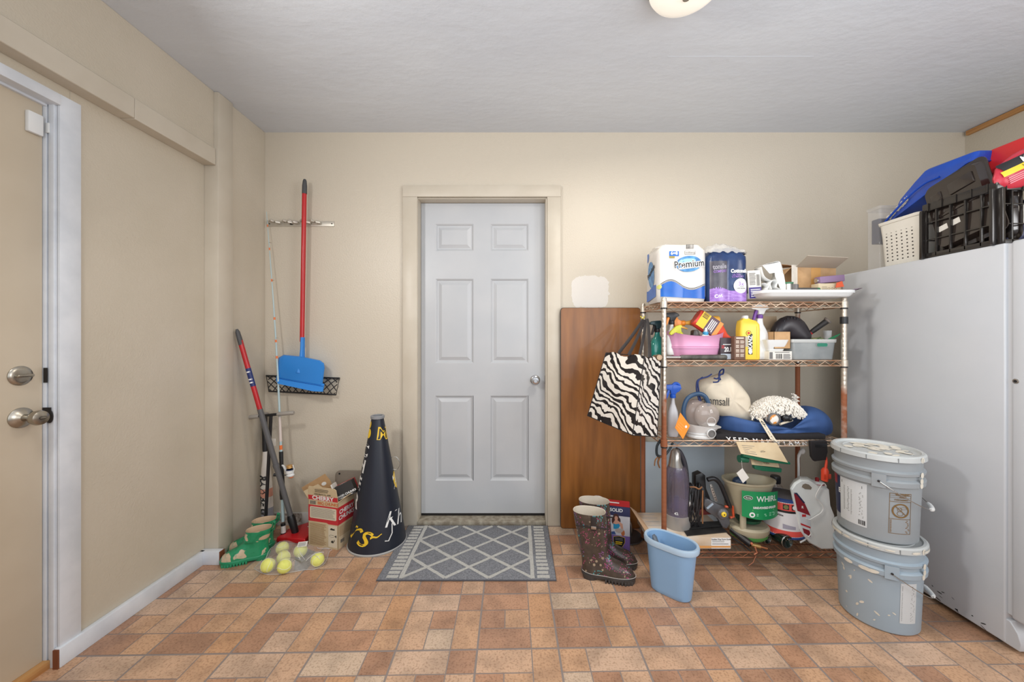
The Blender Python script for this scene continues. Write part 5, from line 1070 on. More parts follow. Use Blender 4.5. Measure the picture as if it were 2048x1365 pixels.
# yellow jug
t = thing('cleaner_jug', 'yellow plastic cleaner jug with white cap and black lettering', 'jug'); Yj = 2.0; xj = (X(1483, Yj)+X(1523, Yj))/2; wj = X(1523, Yj)-X(1483, Yj); place(t, T_((xj, Yj+.034, Z2), 0, 0, 0))
hj = Z(634, Yj)-Z2
mb = MB(mat('yellow_plastic', (244, 210, 74), .35)); jr = lambda z, k, kx=1, ox=0: [Vector((ox+a*kx, b*k, z)) for a, b in rrect(wj/2, .032, .016)]
mb.loft([jr(0, .94, .95), jr(.006, 1, 1), jr(hj*.70, 1, 1), jr(hj*.82, .94, .97), jr(hj*.91, .75, .80, -.006), jr(hj*.95, .5, .36, -.014), jr(hj*.97, .45, .32, -.015)])
S = lambda u, v, o=0: Vector((u, -.0322-o, v)); mb.use(BLACKP); mb.quad(S, -wj*.16, wj*.06, hj*.12, hj*.60); mb.use(WHITE); mb.text(S, 'KANZ', -wj*.05, hj*.40, .030, .03, .0012, rot=PI/2, sx=.9, slant=.2); mb.use(YEL); mb.ell(S, -wj*.14, hj*.62, .014, .014, .0014); mb.use(BLACKP); mb.ring(S, -wj*.14, hj*.62, .014, .014, .002, .0016); mb.use(REDP); mb.ell(S, -wj*.14, hj*.62, .007, .006, .0018); mb.use(mat('label_grey', (190, 184, 166), .5)); mb.quad(S, -wj*.46, -wj*.18, hj*.30, hj*.54); mb.use(WHITE); mb.ell(S, -wj*.05, hj*.19, .010, .014, .0014)
mb.use(mat('yellow_dark_groove', (206, 172, 52), .5)); mb.quad(S, wj*.27, wj*.285, .01, hj*.78); mb.build('jug', t)
mb = MB(WHITEPL); mb.lathe([(.0165, hj*.955), (.0175, hj*.96), (.0165, hj*1.03), (.013, hj*1.04), (0, hj*1.04)], (-.015, 0, 0), 22); mb.build('cap', t)
VIO = mat('violet_collar', (110, 66, 150), .4)
spray('tall white spray bottle with violet collar and trigger beside yellow jug', T_((X(1523, 2.03), 2.045, Z2), 0, 0, 8), Z(610, 2.05)-Z2, .092, .05, WHITEPL, VIO, WHITEPL, VIO, hs=1.15)
# stack: small printed box, white dish, kraft boxes
def decs(mb, S, w, h): mb.use(BLACKP); mb.bars(S, -w*.2, w*.08, h*.12, h*.7, 9); mb.lines(S, -w*.25, w*.48, h*.84, h*.92, 1, .8); mb.use(GREYP); mb.lines(S, w*.12, w*.45, h*.1, h*.7, 5, .6); mb.quad(S, -w*.48, -w*.34, h*.1, h*.9)
bxm('tape_box', 'small white printed box at bottom, under the white dish', 'box', CARD, 1538, 1584, 703, 720.5, 1.985, .08, 0, decs, zb=Z2)
zd = Z(703, 1.985)+.001; xa, xb = X(1533, 1.985), X(1578, 1.985); zt_ = Z(680, 1.985)
t = thing('white_dish', 'white rectangular dish under kraft box on the second shelf', 'dish', ((xa+xb)/2, 2.03, zd)); w2 = (xb-xa)/2; hd_ = zt_-zd
rd = lambda z, k: [Vector((a, b, z)) for a, b in rrect(w2*k, .05*k, .012)]
mb = MB(WHITEPL); mb.loft([rd(0, .66), rd(.003, .70), rd(hd_-.004, .98), rd(hd_, 1.0), rd(hd_-.002, .96), rd(.006, .68)]); mb.build('bowl', t)
def open_box(name, label, px0, px1, py0, py1, Y, dep, m, flaps=(), zb=None, rz=0):
    xa, xb, z1_ = X(px0, Y), X(px1, Y), Z(py0, Y); z0_ = zb if zb is not None else Z(py1, Y); t = thing(name, label, 'cardboard box'); place(t, T_(((xa+xb)/2, Y+dep/2, z0_), 0, 0, rz)); w_, h_ = (xb-xa)/2, z1_-z0_
    mb = MB(m)
    for a, b, c, d in ((-w_, w_, -dep/2, -dep/2+.002), (-w_, w_, dep/2-.002, dep/2), (-w_, -w_+.002, -dep/2, dep/2), (w_-.002, w_, -dep/2, dep/2)): mb.box(a, b, c, d, 0, h_)
    mb.box(-w_, w_, -dep/2, dep/2, 0, .002); mb.build('carton_body', t); return t, w_, h_
open_box('kraft_box', 'small open kraft box standing in the white dish', 1548, 1581, 664, 680, 1.99, .06, KRAFT, zb=zd+.012)
t, w_, h_ = open_box('tall_box', 'taller brown cardboard box with raised flap behind the white dish', 1527, 1566, 660, 712, 2.12, .05, mat('kraft_pale', (184, 160, 130), .8), zb=Z2)
mb = MB(mat('kraft_pale', (0, 0, 0))); mb.loft([[Vector((-w_+.01, .02, h_)), Vector((w_, .02, h_)), Vector((w_+.005, .035, h_+.08)), Vector((-w_*.5, .035, h_+.08)), Vector((-w_-.006, .03, h_+.05))], [Vector((-w_+.01, .022, h_)), Vector((w_, .022, h_)), Vector((w_+.005, .037, h_+.08)), Vector((-w_*.5, .037, h_+.08)), Vector((-w_-.006, .032, h_+.05))]]); mb.use(BLACKP); mb.text(Plane((0, .028, h_+.03)), '70', -.006, 0, .016, .02, .001); mb.build('flap', t)
# black shoe standing in the bin
t = thing('rubber_shoe', 'black rubber shoe upended in the clear storage bin', 'shoe', P(1583, 690, 2.09))
o0 = t.location; DS = mat('black_worn_rubber', (52, 46, 50), .35, rgb2=(40, 36, 40), vs=12)
mb = MB(DS); secs = [((1549, 672), 10), ((1560, 656), 17), ((1574, 650), 22), ((1587, 655), 25), ((1597, 666), 22), ((1606, 676), 17), ((1612, 683), 14)]
rings = []
for i, ((a, b), r_1) in enumerate(secs):
    p = W(a, b, 2.09); c0 = W(*secs[max(i-1, 0)][0], 2.09); c1 = W(*secs[min(i+1, 6)][0], 2.09); d = (c1-c0).normalized(); nn = Vector((-d.z, 0, d.x)); rr_ = r_1*2.09/F
    rings.append([p+nn*rr_*math.cos(2*PI*k/20)+Vector((0, .036, 0))*math.sin(2*PI*k/20) for k in range(20)])
mb.loft(rings); mb.build('upper', t, sub=1)
mb = MB(mat('black_tread', (30, 28, 32), .6)); pts = [W(1549, 676, 2.085), W(1553, 660, 2.085), W(1563, 645, 2.085), W(1577, 638, 2.085), W(1589, 641, 2.085), W(1596, 648, 2.085)]; mb.tube(smooth_pts(pts, 4), .007, 10, flat=1, up=(0, 1, 0))
for p in smooth_pts(pts, 2): mb.box(p.x-.003, p.x+.003, -.028, .028, p.z-.003, p.z+.010, .001)
mb.build('sole', t)
# claw hammer grip end up
t = thing('hammer', 'hammer with black and red grip sticking out of clear bin', 'hammer', P(1630, 690, 2.10)); o0 = t.location
mb = MB(mat('black_rubber_grip', (46, 44, 44), .5)); A, B = W(1618, 668, 2.10), W(1656, 641, 2.05); mb.tube([A.lerp(B, k) for k in (0, .3, .7, .95)], [.011, .0135, .0145, .016], 16); mb.build('grip', t)
mb = MB(mat('grey_butt', (128, 118, 110), .6)); mb.tube([A.lerp(B, k) for k in (.93, .96, 1.02, 1.04)], [.017, .0205, .0205, .017], 18); mb.build('butt_cap', t)
mb = MB(REDP); mb.tube([A.lerp(B, k) for k in (-.32, 0, .12)], [.008, .012, .0125], 14); mb.use(CHROME); mb.tube([A.lerp(B, -1.0), A.lerp(B, -.3)], .006, 12); mb.build('shaft', t)
# clear bin
xa, xb = X(1583, 1.99), X(1677, 1.99); hb_ = Z(679, 1.99)-Z2; t = thing('clear_bin', 'clear plastic storage bin holding hammer and shoe on second shelf', 'storage bin', ((xa+xb)/2, 2.09, Z2)); w2 = (xb-xa)/2
CB = mat('cloudy_clear_plastic', (188, 192, 192), .2, alpha=.62, rgb2=(160, 166, 168), vs=8)
rb_ = lambda z, k: [Vector((a, b, z)) for a, b in rrect(w2*k, .10*k, .018)]
mb = MB(CB); mb.loft([rb_(0, .88), rb_(.003, .89), rb_(hb_-.018, .955), rb_(hb_-.018, .975)], True, False); mb.loft([rb_(.004, .875), rb_(hb_-.018, .94)], True, False); mb.build('bin', t)
mb = MB(mat('cloudy_rim', (206, 208, 206), .3, alpha=.85)); mb.loft([rb_(hb_-.018, .975), rb_(hb_-.016, .99), rb_(hb_, 1.0), rb_(hb_, .955), rb_(hb_-.016, .94)], False, False); mb.build('rim', t)
S = Plane((0, -.0965, 0)); mb = MB(mat('green_inside', (28, 120, 96), .4)); cx_ = X(1645, 1.99)-(xa+xb)/2; mb.poly(Plane((0, -.0985, 0)), [(cx_+a, hb_-.030+b) for a, b in rrect(.028, .009, .008)]); mb.use(CB); mb.ring(S, cx_, hb_-.030, .033, .013, .003, .0026); mb.build('hand_hole', t)
mb = MB(mat('green_leafy', (40, 100, 62), .5, rgb2=(180, 178, 120), vs=60)); mb.ball((0, 0, .04), .04, 1.6, .9, .9, fn=lambda p: 1+.25*noise.noise(p*5)); o = solo(mb, 'scouring_pads', 'green and tan scouring pads heaped inside the clear storage bin', 'scouring pads'); o.location = (X(1634, 2.09), 2.09, Z2+.045)
mb = MB(mat('green_plastic', (38, 132, 84), .35)); A, B = P(1652, 684, 2.06), P(1681, 668, 2.06); mb.tube([A, A.lerp(B, .5), B], [.010, .008, .002], 10, flat=.4, up=(0, 1, 0)); solo(mb, 'garden_stake', 'green pointed plastic stake leaning out of the clear bin', 'stake')
mb = MB(CLR2); mb.lathe([(.016, 0), (.020, .06), (.019, .06), (.015, .002)], seg=20, cap1=False); o = solo(mb, 'clear_cup', 'small clear plastic cup inside bin behind hammer grip', 'cup'); o.location = (X(1655, 2.12), 2.12, Z(683, 2.12))
mb = MB(DARKM); 
mb.tube([P(1598, 666, 2.16), P(1604, 655, 2.16), P(1606, 655, 2.16), P(1604, 668, 2.16), P(1612, 655, 2.16)], .003, 6); solo(mb, 'wire_hook', 'small grey bent metal hook between shoe and hammer', 'hook')
# --- zebra tote hanging on the end of the shelving
def zebra():
    m = mat('zebra_print', (238, 232, 224), .22, bump=.5, bs=30); nt = m.node_tree; b = nt.nodes['Principled BSDF']
    tc = nt.nodes.new('ShaderNodeTexCoord'); mp = nt.nodes.new('ShaderNodeMapping'); mp.inputs['Rotation'].default_value = (0, R(-48), R(20)); nt.links.new(tc.outputs['Object'], mp.inputs[0])
    n = nt.nodes.new('ShaderNodeTexNoise'); n.inputs['Scale'].default_value = 7; n.inputs['Detail'].default_value = 1.5; nt.links.new(mp.outputs[0], n.inputs['Vector'])
    sc = nt.nodes.new('ShaderNodeVectorMath'); sc.operation = 'SCALE'; sc.inputs['Scale'].default_value = .16; nt.links.new(n.outputs['Color'], sc.inputs[0])
    ad = nt.nodes.new('ShaderNodeVectorMath'); ad.operation = 'ADD'; nt.links.new(mp.outputs[0], ad.inputs[0]); nt.links.new(sc.outputs[0], ad.inputs[1])
    wv_ = nt.nodes.new('ShaderNodeTexWave'); wv_.bands_direction = 'Z'; wv_.inputs['Scale'].default_value = 10; wv_.inputs['Distortion'].default_value = 2.6; wv_.inputs['Detail'].default_value = 1.2; wv_.inputs['Detail Scale'].default_value = 3.5
    nt.links.new(ad.outputs[0], wv_.inputs['Vector']); r = nt.nodes.new('ShaderNodeValToRGB'); r.color_ramp.elements[0].position = .39; r.color_ramp.elements[1].position = .42
    r.color_ramp.elements[0].color = lin((30, 27, 30)); r.color_ramp.elements[1].color = lin((232, 226, 216)); nt.links.new(wv_.outputs['Fac'], r.inputs[0]); nt.links.new(r.outputs[0], b.inputs['Base Color']); return m
ZB = zebra(); PIP = mat('black_piping', (28, 26, 28), .5)
# corners in the photo at their depths: broad face turned to the left, gusset towards the shelves
Yf, Yn, Yr_ = 1.99, 1.80, 1.93
tl, tr, te = P(1212, 706, Yf), P(1289, 713, Yn), P(1322, 722, Yr_)
bl_, br, be = P(1175, 832, Yf+.03), P(1265, 871, Yn), P(1314, 874, Yr_)
dz_ = (te-tr); tb2, bb2 = tl+dz_, bl_+(be-br)
t = thing('tote_bag', 'zebra striped shopping tote hanging from end of wire shelving', 'tote bag', P(1250, 700, 1.9)); o0 = t.location
ctr = (tl+tr+te+tb2+bl_+br+be+bb2)/8-o0
def bag_face(mb, A, B, C, D, nrm, bul, nu=14, nv=16, sd=0):  # A top-left, B top-right, C bottom-right, D bottom-left
    def fn(u, v):
        p = (A*(1-u)+B*u)*(1-v)+(D*(1-u)+C*u)*v
        return p-o0+nrm*(bul*math.sin(PI*u)*math.sin(PI*min(1, v*.92+.08))+.006*noise.noise(Vector((u*4+sd, v*4, 1)))*math.sin(PI*u)) + Vector((0, 0, .012*math.sin(u*9+sd)*math.sin(PI*u)*(1-v)**6))
    mb.grid(fn, nu, nv)
def nr(A, B, D): n = (B-A).cross(D-A).normalized(); m_ = (A+B+D)/3-o0-ctr; return n if n.dot(m_) > 0 else -n
mb = MB(ZB)
bag_face(mb, tl, tr, br, bl_, nr(tl, tr, bl_), .018); bag_face(mb, tr, te, be, br, nr(tr, te, br), -.008, 8, 16, 3); bag_face(mb, te, tb2, bb2, be, nr(te, tb2, be), .012, 12, 14, 5); bag_face(mb, tb2, tl, bl_, bb2, nr(tb2, tl, bb2), -.006, 8, 14, 7)
mb.grid(lambda u, v: (bl_*(1-u)+br*u)*(1-v)+(bb2*(1-u)+be*u)*v-o0, 4, 4); body = mb.build('bag_body', t)
mb = MB(PIP)
for a, b in ((tr, br), (tl, bl_), (te, be), (bl_, br), (br, be), (tl, tr)): mb.tube([a.lerp(b, k/6)-o0 for k in range(7)], .0022, 6)
mb.build('piping', t)
STR = mat('black_webbing', (46, 42, 42), .7)
hk = P(1287, 640, 2.10); hk2 = P(1296, 637, 2.12)
for pts in (((1237, 707, 1.93), (1262, 675, 1.99), (1283, 645, 2.06), (1286, 640, 2.09)), ((1257, 711, 1.86), (1268, 690, 1.93), (1284, 655, 2.04), (1288, 640, 2.09)), ((1279, 712, 1.98), (1285, 685, 2.03), (1290, 655, 2.08), (1289, 640, 2.10)), ((1300, 716, 1.98), (1299, 690, 2.02), (1297, 655, 2.08), (1294, 638, 2.10))):
    mb = MB(STR); mb.tube([p-o0 for p in smooth_pts([P(*q) for q in pts], 5)], .0085, 8, flat=.16, up=(0, -1, 0)); mb.build('strap', t)
mb = MB(mat('yellow_tie', (214, 196, 74), .5)); mb.tube(smooth_pts([P(1281, 633, 2.26), P(1286, 638, 2.24), P(1289, 633, 2.25), P(1286, 640, 2.26)], 4), .0035, 6); solo(mb, 'cable_tie', 'small yellow twist tie on rear left shelf post', 'tie')

# --- third shelf
spray('grey bottle with ring-shaped blue trigger at left of the third shelf', T_((X(1347, 2.03), 2.04, Z3), 0, 0, -8), Z(770, 2.03)-Z3, .055, .045, mat('grey_white_bottle', (188, 188, 192), .35), mat('blue_plastic2', (34, 92, 196), .35), mat('blue_plastic2', (0, 0, 0)), mat('blue_plastic2', (0, 0, 0)), flip=1, hs=1.1)
q = P(1352, 775, 2.035); mb = MB(mat('blue_plastic2', (0, 0, 0))); S = Plane(q); pts = [q+Vector((.020*math.cos(a), 0, .022*math.sin(a))) for a in [2*PI*k/20 for k in range(20)]]; mb.tube(pts, .0075, 8, closed=True); o = solo(mb, 'trigger_ring', 'blue plastic ring hooked over the grey bottle head', 'ring')
# orange folded tag
mb = MB(mat('orange_card', (246, 148, 44), .5)); S = Plane(P(1365, 852, 1.965)); pts = [(1361, 826), (1380, 852), (1366, 879), (1350, 856)]
A = [P(a, b, 1.95+.0*a) for a, b in pts]; mb.loft([A, [p+Vector((0, .002, 0)) for p in A]]); mb.use(WHITE); qq = P(1372, 854, 1.9495); mb.ell(Plane(qq), 0, 0, .006, .007, .0005); mb.use(mat('pale_orange', (255, 190, 110), .5)); mb.lines(Plane(P(1362, 853, 1.9495), (1, 0, -1), (1, 0, 1)), -.02, .02, -.02, .015, 3, .15); solo(mb, 'swing_tag', 'orange card tag hanging beside the clear globed appliance', 'tag')
# nebuliser
c = Vector((X(1405, 2.0), 2.020, Z3)); t = thing('steam_inhaler', 'white appliance with clear round bowls and blue handle on third shelf', 'appliance', c); sc_ = 2.05/F
GL = mat('smoky_clear', (196, 184, 176), .08, alpha=.42, spec=.9); GL2 = mat('smoky_clear_back', (176, 160, 152), .15, alpha=.62)
bz = lambda py: Z(py, 1.985)-Z3
mb = MB(WHITEPL); hb = bz(853)
def el(z, a, b, tl_=0, n=40): return [Vector((1.1*a*math.cos(2*PI*k/n), b*math.sin(2*PI*k/n), z-tl_*math.cos(2*PI*k/n))) for k in range(n)]
mb.loft([el(0, .060, .052), el(.006, .066, .056), el(.014, .066, .056), el(.018, .060, .05), el(.022, .064, .054), el(.026, .066, .055), el(.030, .062, .05), el(.06, .082, .066, .006), el(hb, .092, .072, .012), el(hb+.004, .095, .074, .012), el(hb+.003, .090, .07, .012), el(.05, .07, .05)]); mb.build('base', t)
mb = MB(GREYP); MYm = Matrix.Rotation(R(90), 4, 'X'); mb.lathe([(.017, 0), (.019, .004), (.019, .010), (.015, .012), (.014, .008), (0, .008)], (.025, -.058, .035), 24, M=MYm); mb.use(WHITEPL); mb.lathe([(.0225, -.004), (.0235, .008), (.020, .011), (.019, .008)], (.025, -.058, .035), 24, M=MYm, cap0=False, cap1=False); mb.build('dial', t)
mb = MB(GL); mb.ball((X(1413, 2.0)-c.x, -.022, bz(832)), .066, 1, .55, 1.0); mb.use(CLR2); g = Vector((X(1421, 1.97)-c.x, -.058, bz(842))); mb.ring(Plane(g), 0, 0, .024, .024, .003, .002); mb.quad(Plane(g), -.022, .022, -.010, -.006, .002); mb.use(WHITEPL); mb.poly(Plane(g), [(-.020, -.011), (.020, -.011), (.014, -.022), (-.014, -.022)], .0022); mb.build('clear_bowl', t)
mb = MB(GL2); mb.ball((X(1392, 2.05)-c.x, .03, bz(830)), .070, 1, .6, 1.05); mb.build('rear_bowl', t)
mb = MB(mat('dark_blue_handle', (48, 78, 110), .35)); mb.tube(smooth_pts([Vector((X(1366, 2.05)-c.x, .0, bz(852))), Vector((X(1362, 2.05)-c.x, .0, bz(825))), Vector((X(1370, 2.05)-c.x, 0, bz(800))), Vector((X(1390, 2.05)-c.x, 0, bz(790))), Vector((X(1405, 2.05)-c.x, .0, bz(796))), Vector((X(1413, 2.05)-c.x, .0, bz(814)))], 6), .0085, 12, flat=1.4); mb.build('handle', t)
# drawstring bag
t = thing('drawstring_bag', 'cream drawstring cloth bag with black lettering and blue cord', 'cloth bag', P(1450, 850, 2.12)); o0 = t.location
CRM = mat('cream_cloth', (226, 214, 192), .8, rgb2=(216, 204, 182), vs=6, bump=.5, bs=18)
outl = [(1410, 819), (1398, 800), (1391, 782), (1394, 766), (1404, 757), (1420, 754), (1436, 748), (1447, 742), (1462, 752), (1478, 768), (1490, 784), (1497, 797), (1497, 822), (1505, 838), (1507, 848), (1488, 845), (1470, 840), (1450, 836), (1432, 830)]
def cloth(outl, Yc, dep, m, name, parent, o0, sub=1, wr=.008, seed=0, n=9, zmin=0):
    c = sum((Vector((a, b, 0)) for a, b in outl), Vector())/len(outl); rings = []
    for j in range(n+1):
        th = PI*j/n; k = math.sin(th)**.6; y = -math.cos(th)*dep
        if j in (0, n): k = .12
        ring = []
        for a, b in outl:
            p = P(c.x+(a-c.x)*k, c.y+(b-c.y)*k, Yc)-o0; p.y += y*(1.0) + wr*noise.noise(Vector((a*.045+seed, b*.045, j*.7))); p.z = max(p.z, zmin-o0.z); ring.append(p)
        rings.append(ring)
    mb = MB(m); mb.loft(rings); return mb.build(name, parent, sub=sub, sharp=180)
cloth(outl, 2.13, .075, CRM, 'bag_body', t, o0, 2, .02)
mb = MB(BLACKP); mb.text(Plane(P(1429, 803, 2.052)-o0, (1, 0, -.08)), 'ommsall', .003, 0, .066, .0, .002, sx=.72)
mb.build('lettering', t)
BC = mat('navy_cord', (30, 48, 104), .6); mb = MB(BC)
for pts in (((1441, 760, 2.07), (1438, 752, 2.06), (1440, 743, 2.08), (1447, 739, 2.08), (1446, 748, 2.07), (1441, 750, 2.06), (1435, 758, 2.05), (1428, 757, 2.05)), ((1426, 765, 2.05), (1436, 764, 2.045), (1439, 756, 2.05)), ((1423, 749, 2.06), (1415, 754, 2.05), (1404, 757, 2.05), (1395, 762, 2.05), (1393, 775, 2.045), (1395, 790, 2.04), (1400, 805, 2.035)), ((1405, 755, 2.06), (1396, 764, 2.05), (1398, 785, 2.045), (1402, 806, 2.035))):
    mb.tube([p-o0 for p in smooth_pts([P(*q) for q in pts], 5)], .0042, 7)
mb.build('cord', t)
# black printed mat and blue cloth bag over it
t = thing('folded_cloth', 'black folded cloth with white lettering under the blue bag', 'cloth', P(1530, 885, 2.0)); o0 = t.location
mb = MB(mat('black_cloth', (34, 31, 33), .85)); A = [(1432, 870), (1460, 873), (1500, 878), (1550, 883), (1600, 883), (1650, 882)]; p = [Vector((X(a, 1.975), 1.975, Z3+.0105))-o0 for a, b in A]
mb.loft([[q+Vector((0, y, z)) for y, z in ((0, -.010), (-.004, 0), (0, .016), (.20, .014), (.20, -.010))] for q in p]); S_ = lambda u, v, o=0: P(1436+(u)*F/1.97, 877+u*F/1.97*.058-v*F/1.97, 1.966)-o0+Vector((0, -o, 0))
mb.use(WHITE); mb.text(S_, 'X E E D  M A K W T A M N', .255, -.004, .036, .02, .004, sx=1.0, slant=-.3); mb.build('cloth', t)
t = thing('blue_bag', 'blue cloth bag slumped flat along the third shelf', 'cloth bag', P(1560, 870, 2.12)); o0 = t.location
BLC = mat('blue_cloth', (58, 92, 148), .75, rgb2=(46, 76, 126), vs=7, bump=.35, bs=14)
outl = [(1436, 866), (1435, 848), (1440, 832), (1450, 827), (1470, 836), (1500, 846), (1530, 853), (1560, 851), (1585, 842), (1597, 826), (1602, 813), (1622, 811), (1642, 820), (1658, 834), (1662, 850), (1660, 870), (1650, 882), (1600, 883), (1550, 879), (1500, 873), (1465, 869)]
cloth(outl, 2.115, .115, BLC, 'bag_body', t, o0, 2, .030, 5, zmin=Z3+.002)
mb = MB(mat('sky_blue_cloth', (40, 136, 196), .6)); A = [P(a, b, 2.05)-o0 for a, b in ((1644, 830), (1658, 832), (1662, 850), (1654, 852))]; mb.loft([A, [q+Vector((0, .03, 0)) for q in A]]); mb.build('patch', t, sub=1)
t = thing('belt_pouch', 'small black cloth pouch hanging off the third shelf', 'pouch', P(1638, 900, 1.945)); o0 = t.location
mb = MB(mat('black_cloth', (0, 0, 0))); outl = [(1621, 883), (1655, 882), (1656, 905), (1652, 921), (1630, 924), (1624, 915)]
A = [P(a, b, 1.932)-o0 for a, b in outl]; mb.loft([A, [q+Vector((0, .018, 0)) for q in A]]); mb.build('pouch', t, bev=.004); mb = MB(BLACK); mb.box(-.03, .03, -.014, -.011, .015, .035, .002); mb.build('flap', t)
# microfibre mitt with poles
t = thing('dusting_mitt', 'white noodle microfibre mitt lying on the blue bag', 'duster', P(1550, 838, 2.05)); o0 = t.location
MF = mat('white_microfibre', (236, 230, 220), .9, bump=.3, bs=200)
mb = MB(MF); cc = [(1508, 826, 24), (1530, 812, 26), (1550, 808, 26), (1572, 812, 26), (1592, 822, 22)]
rings = []
for a, b, r_1 in [(1500, 832, 6)]+cc+[(1604, 830, 6)]:
    p = P(a, b, 2.06)-o0; rr_ = r_1*.6*2.06/F; rings.append([p+Vector((0, rr_*1.3*math.cos(2*PI*k/16), rr_*math.sin(2*PI*k/16))) for k in range(16)])
mb.loft(rings); mb.build('mitt', t, sub=1)
mb = MB(MF)
for k in range(900):
    u = rnd.random()**.9; a = 1498+108*u; r_1 = 17*math.sin(PI*min(.96, max(.04, u)))**.5; b = 832-20*math.sin(PI*u)**.7; th = rnd.uniform(-35, 150)
    p = P(a, b, 2.06)-o0; rr_ = r_1*2.06/F; d = Vector((rnd.uniform(-.55, .45), -math.cos(R(th))*1.2, math.sin(R(th)))); s0 = p+Vector((0, -math.cos(R(th))*rr_*1.25, math.sin(R(th))*rr_))
    e_ = s0+d.normalized()*.016+Vector((rnd.uniform(-.010, .006), 0, -.016)); mb.tube([s0, s0.lerp(e_, .5)+d.normalized()*.005, e_], [.0034, .0038, .0030], 5)
for k in range(22):
    p = P(1588+rnd.uniform(-6, 6), 812-rnd.random()*24, 2.08)-o0; mb.tube([p, p+Vector((rnd.uniform(-.012, .012), -.012, rnd.uniform(-.01, .006)))], .003, 5)
fr = mb.build('noodle_fringe', t); fr['kind'] = 'stuff'
mb = MB(WHITEPL); a, b = P(1588, 822, 2.09)-o0, P(1590, 790, 2.09)-o0; mb.tube([a, b], .009, 10); mb.build('stub', t)
t = thing('tape_roll', 'orange and white wrapped roll poking out beneath the mitt', 'roll', P(1546, 838, 1.99)); mb = MB(GREYM); mb.lathe([(.032, 0), (.033, .012), (.026, .014), (.025, .004)], (0, 0, 0), 26, M=MYm); mb.build('rim', t); mb = MB(mat('orange_wrap', (228, 150, 66), .5, rgb2=(236, 232, 224), vs=30, lo=.48, hi=.52)); mb.lathe([(.026, -.03), (.026, .008), (.018, .011), (0, .011)], (0, 0, 0), 24, M=MYm); mb.build('wrap', t)
mb = MB(BLACK); mb.ball((0, 0, 0), .020, 1.1, 1, 1); mb.ball((.022, -.002, -.006), .014); o = solo(mb, 'castor', 'black round castor poking out beneath the mitt, by the roll', 'castor'); o.location = P(1573, 836, 2.0)-Vector((0, 0, .02))
mb = MB(mat('cream_stick', (222, 210, 186), .6)); a, b = P(1560, 849, 1.985), P(1584, 841, 2.02); mb.tube([a, b], .006, 8); solo(mb, 'wooden_stick', 'short pale wooden stick lying in front of the black castor', 'stick')
mb = MB(mat('cream_tag', (224, 212, 188), .6)); A = [P(a, b, 1.955) for a, b in ((1523, 838), (1534, 842), (1555, 885), (1541, 879))]; A[0].y = A[1].y = 1.99; mb.loft([A, [q+Vector((0, .0015, 0)) for q in A]]); mb.use(BLACKP)
Sx_ = lambda u, v, o=0: A[0].lerp(A[3], .5+v).lerp(A[1].lerp(A[2], .5+v), .5+u)-Vector((0, .001+o, 0))
mb.text(Sx_, 'Made', 0, .1, .24, .0, .0008, sx=2, rot=-PI/2); mb.ring(Sx_, 0, -.28, .3, .09, .05, .0006); solo(mb, 'paper_tag', 'long cream printed paper tag hanging over the blue bag edge', 'tag')
# grass seed bags hanging under the third shelf
GK = mat('green_foil_bag', (30, 104, 76), .3, bump=.5, bs=40); CRD = mat('cream_hang_card', (214, 194, 158), .6, rgb2=(204, 180, 142), vs=15)
def hang_card(label, q1, Y, dg, txt):
    t = thing('garden_pack', label, 'pack', P(q1[0][0], q1[0][1], Y)); o0 = t.location; A = [P(a, b, Y-dy)-o0 for (a, b), dy in zip(q1, (0, 0, .02, .02))]
    mb = MB(CRD); mb.loft([A, [q+Vector((0, .003, -.001)) for q in A]]); Sx2 = lambda u, v, o=0: A[0].lerp(A[3], .5-v).lerp(A[1].lerp(A[2], .5-v), .5+u)-Vector((0, .001+o, 0))
    mb.use(BLACKP); mb.text(Sx2, txt, .02, .0, .30, .0, .0008, sx=.35, rot=-1.1); mb.use(GREYP); mb.lines(Sx2, -.4, -.1, -.4, .3, 5, .2); mb.build('card', t)
    mb = MB(GK); B = [P(a, b, Y+.012)-o0 for a, b in dg]; mb.loft([B, [q+Vector((0, -.024, 0)) for q in B]]); mb.build('green_bag', t, bev=.003)
hang_card('cream card pack with green edge hanging under shelf, the larger one', [(1472, 884), (1553, 886), (1576, 926), (1482, 908)], 1.94, [(1482, 906), (1574, 922), (1575, 927), (1520, 922), (1481, 911)], 'Maya')
hang_card('cream card pack with green edge hanging below the larger one', [(1500, 912), (1556, 926), (1559, 936), (1504, 930)], 1.975, [(1503, 928), (1558, 935), (1557, 943), (1520, 940), (1504, 936)], 'GREEN')
t = thing('twine_spool', 'small green spool hanging on a string with white tag', 'spool', P(1486, 918, 1.975)); mb = MB(GK); mb.tube([(-.022, 0, 0), (.022, 0, -.002)], [.019, .019], 16); mb.build('spool', t); mb = MB(CARD); o0 = t.location; mb.tube([P(1483, 922, 1.95)-o0, P(1485, 942, 1.95)-o0], .0008, 5); A = [P(a, b, 1.948)-o0 for a, b in ((1485, 937), (1498, 956), (1486, 967), (1473, 947))]; mb.loft([A, [q+Vector((0, .001, 0)) for q in A]]); mb.build('swing_tag', t)
t = thing('orange_plug', 'orange extension cord connector hanging below black pouch', 'plug', P(1650, 945, 1.93)); o0 = t.location; OPL = mat('orange_rubber', (224, 74, 44), .45)
mb = MB(OPL); mb.tube([P(1649, 962, 1.93)-o0, P(1650, 942, 1.93)-o0, P(1651, 937, 1.93)-o0], [.018, .020, .012], 12, flat=.75); mb.box(-.019, .019, -.017, -.012, -.030, -.005, .002); mb.build('body', t); mb = MB(OPL); mb.tube([P(1651, 940, 1.93)-o0, P(1653, 925, 1.935)-o0, P(1652, 915, 1.945)-o0], [.007, .0055, .005], 10); mb.build('cord', t)
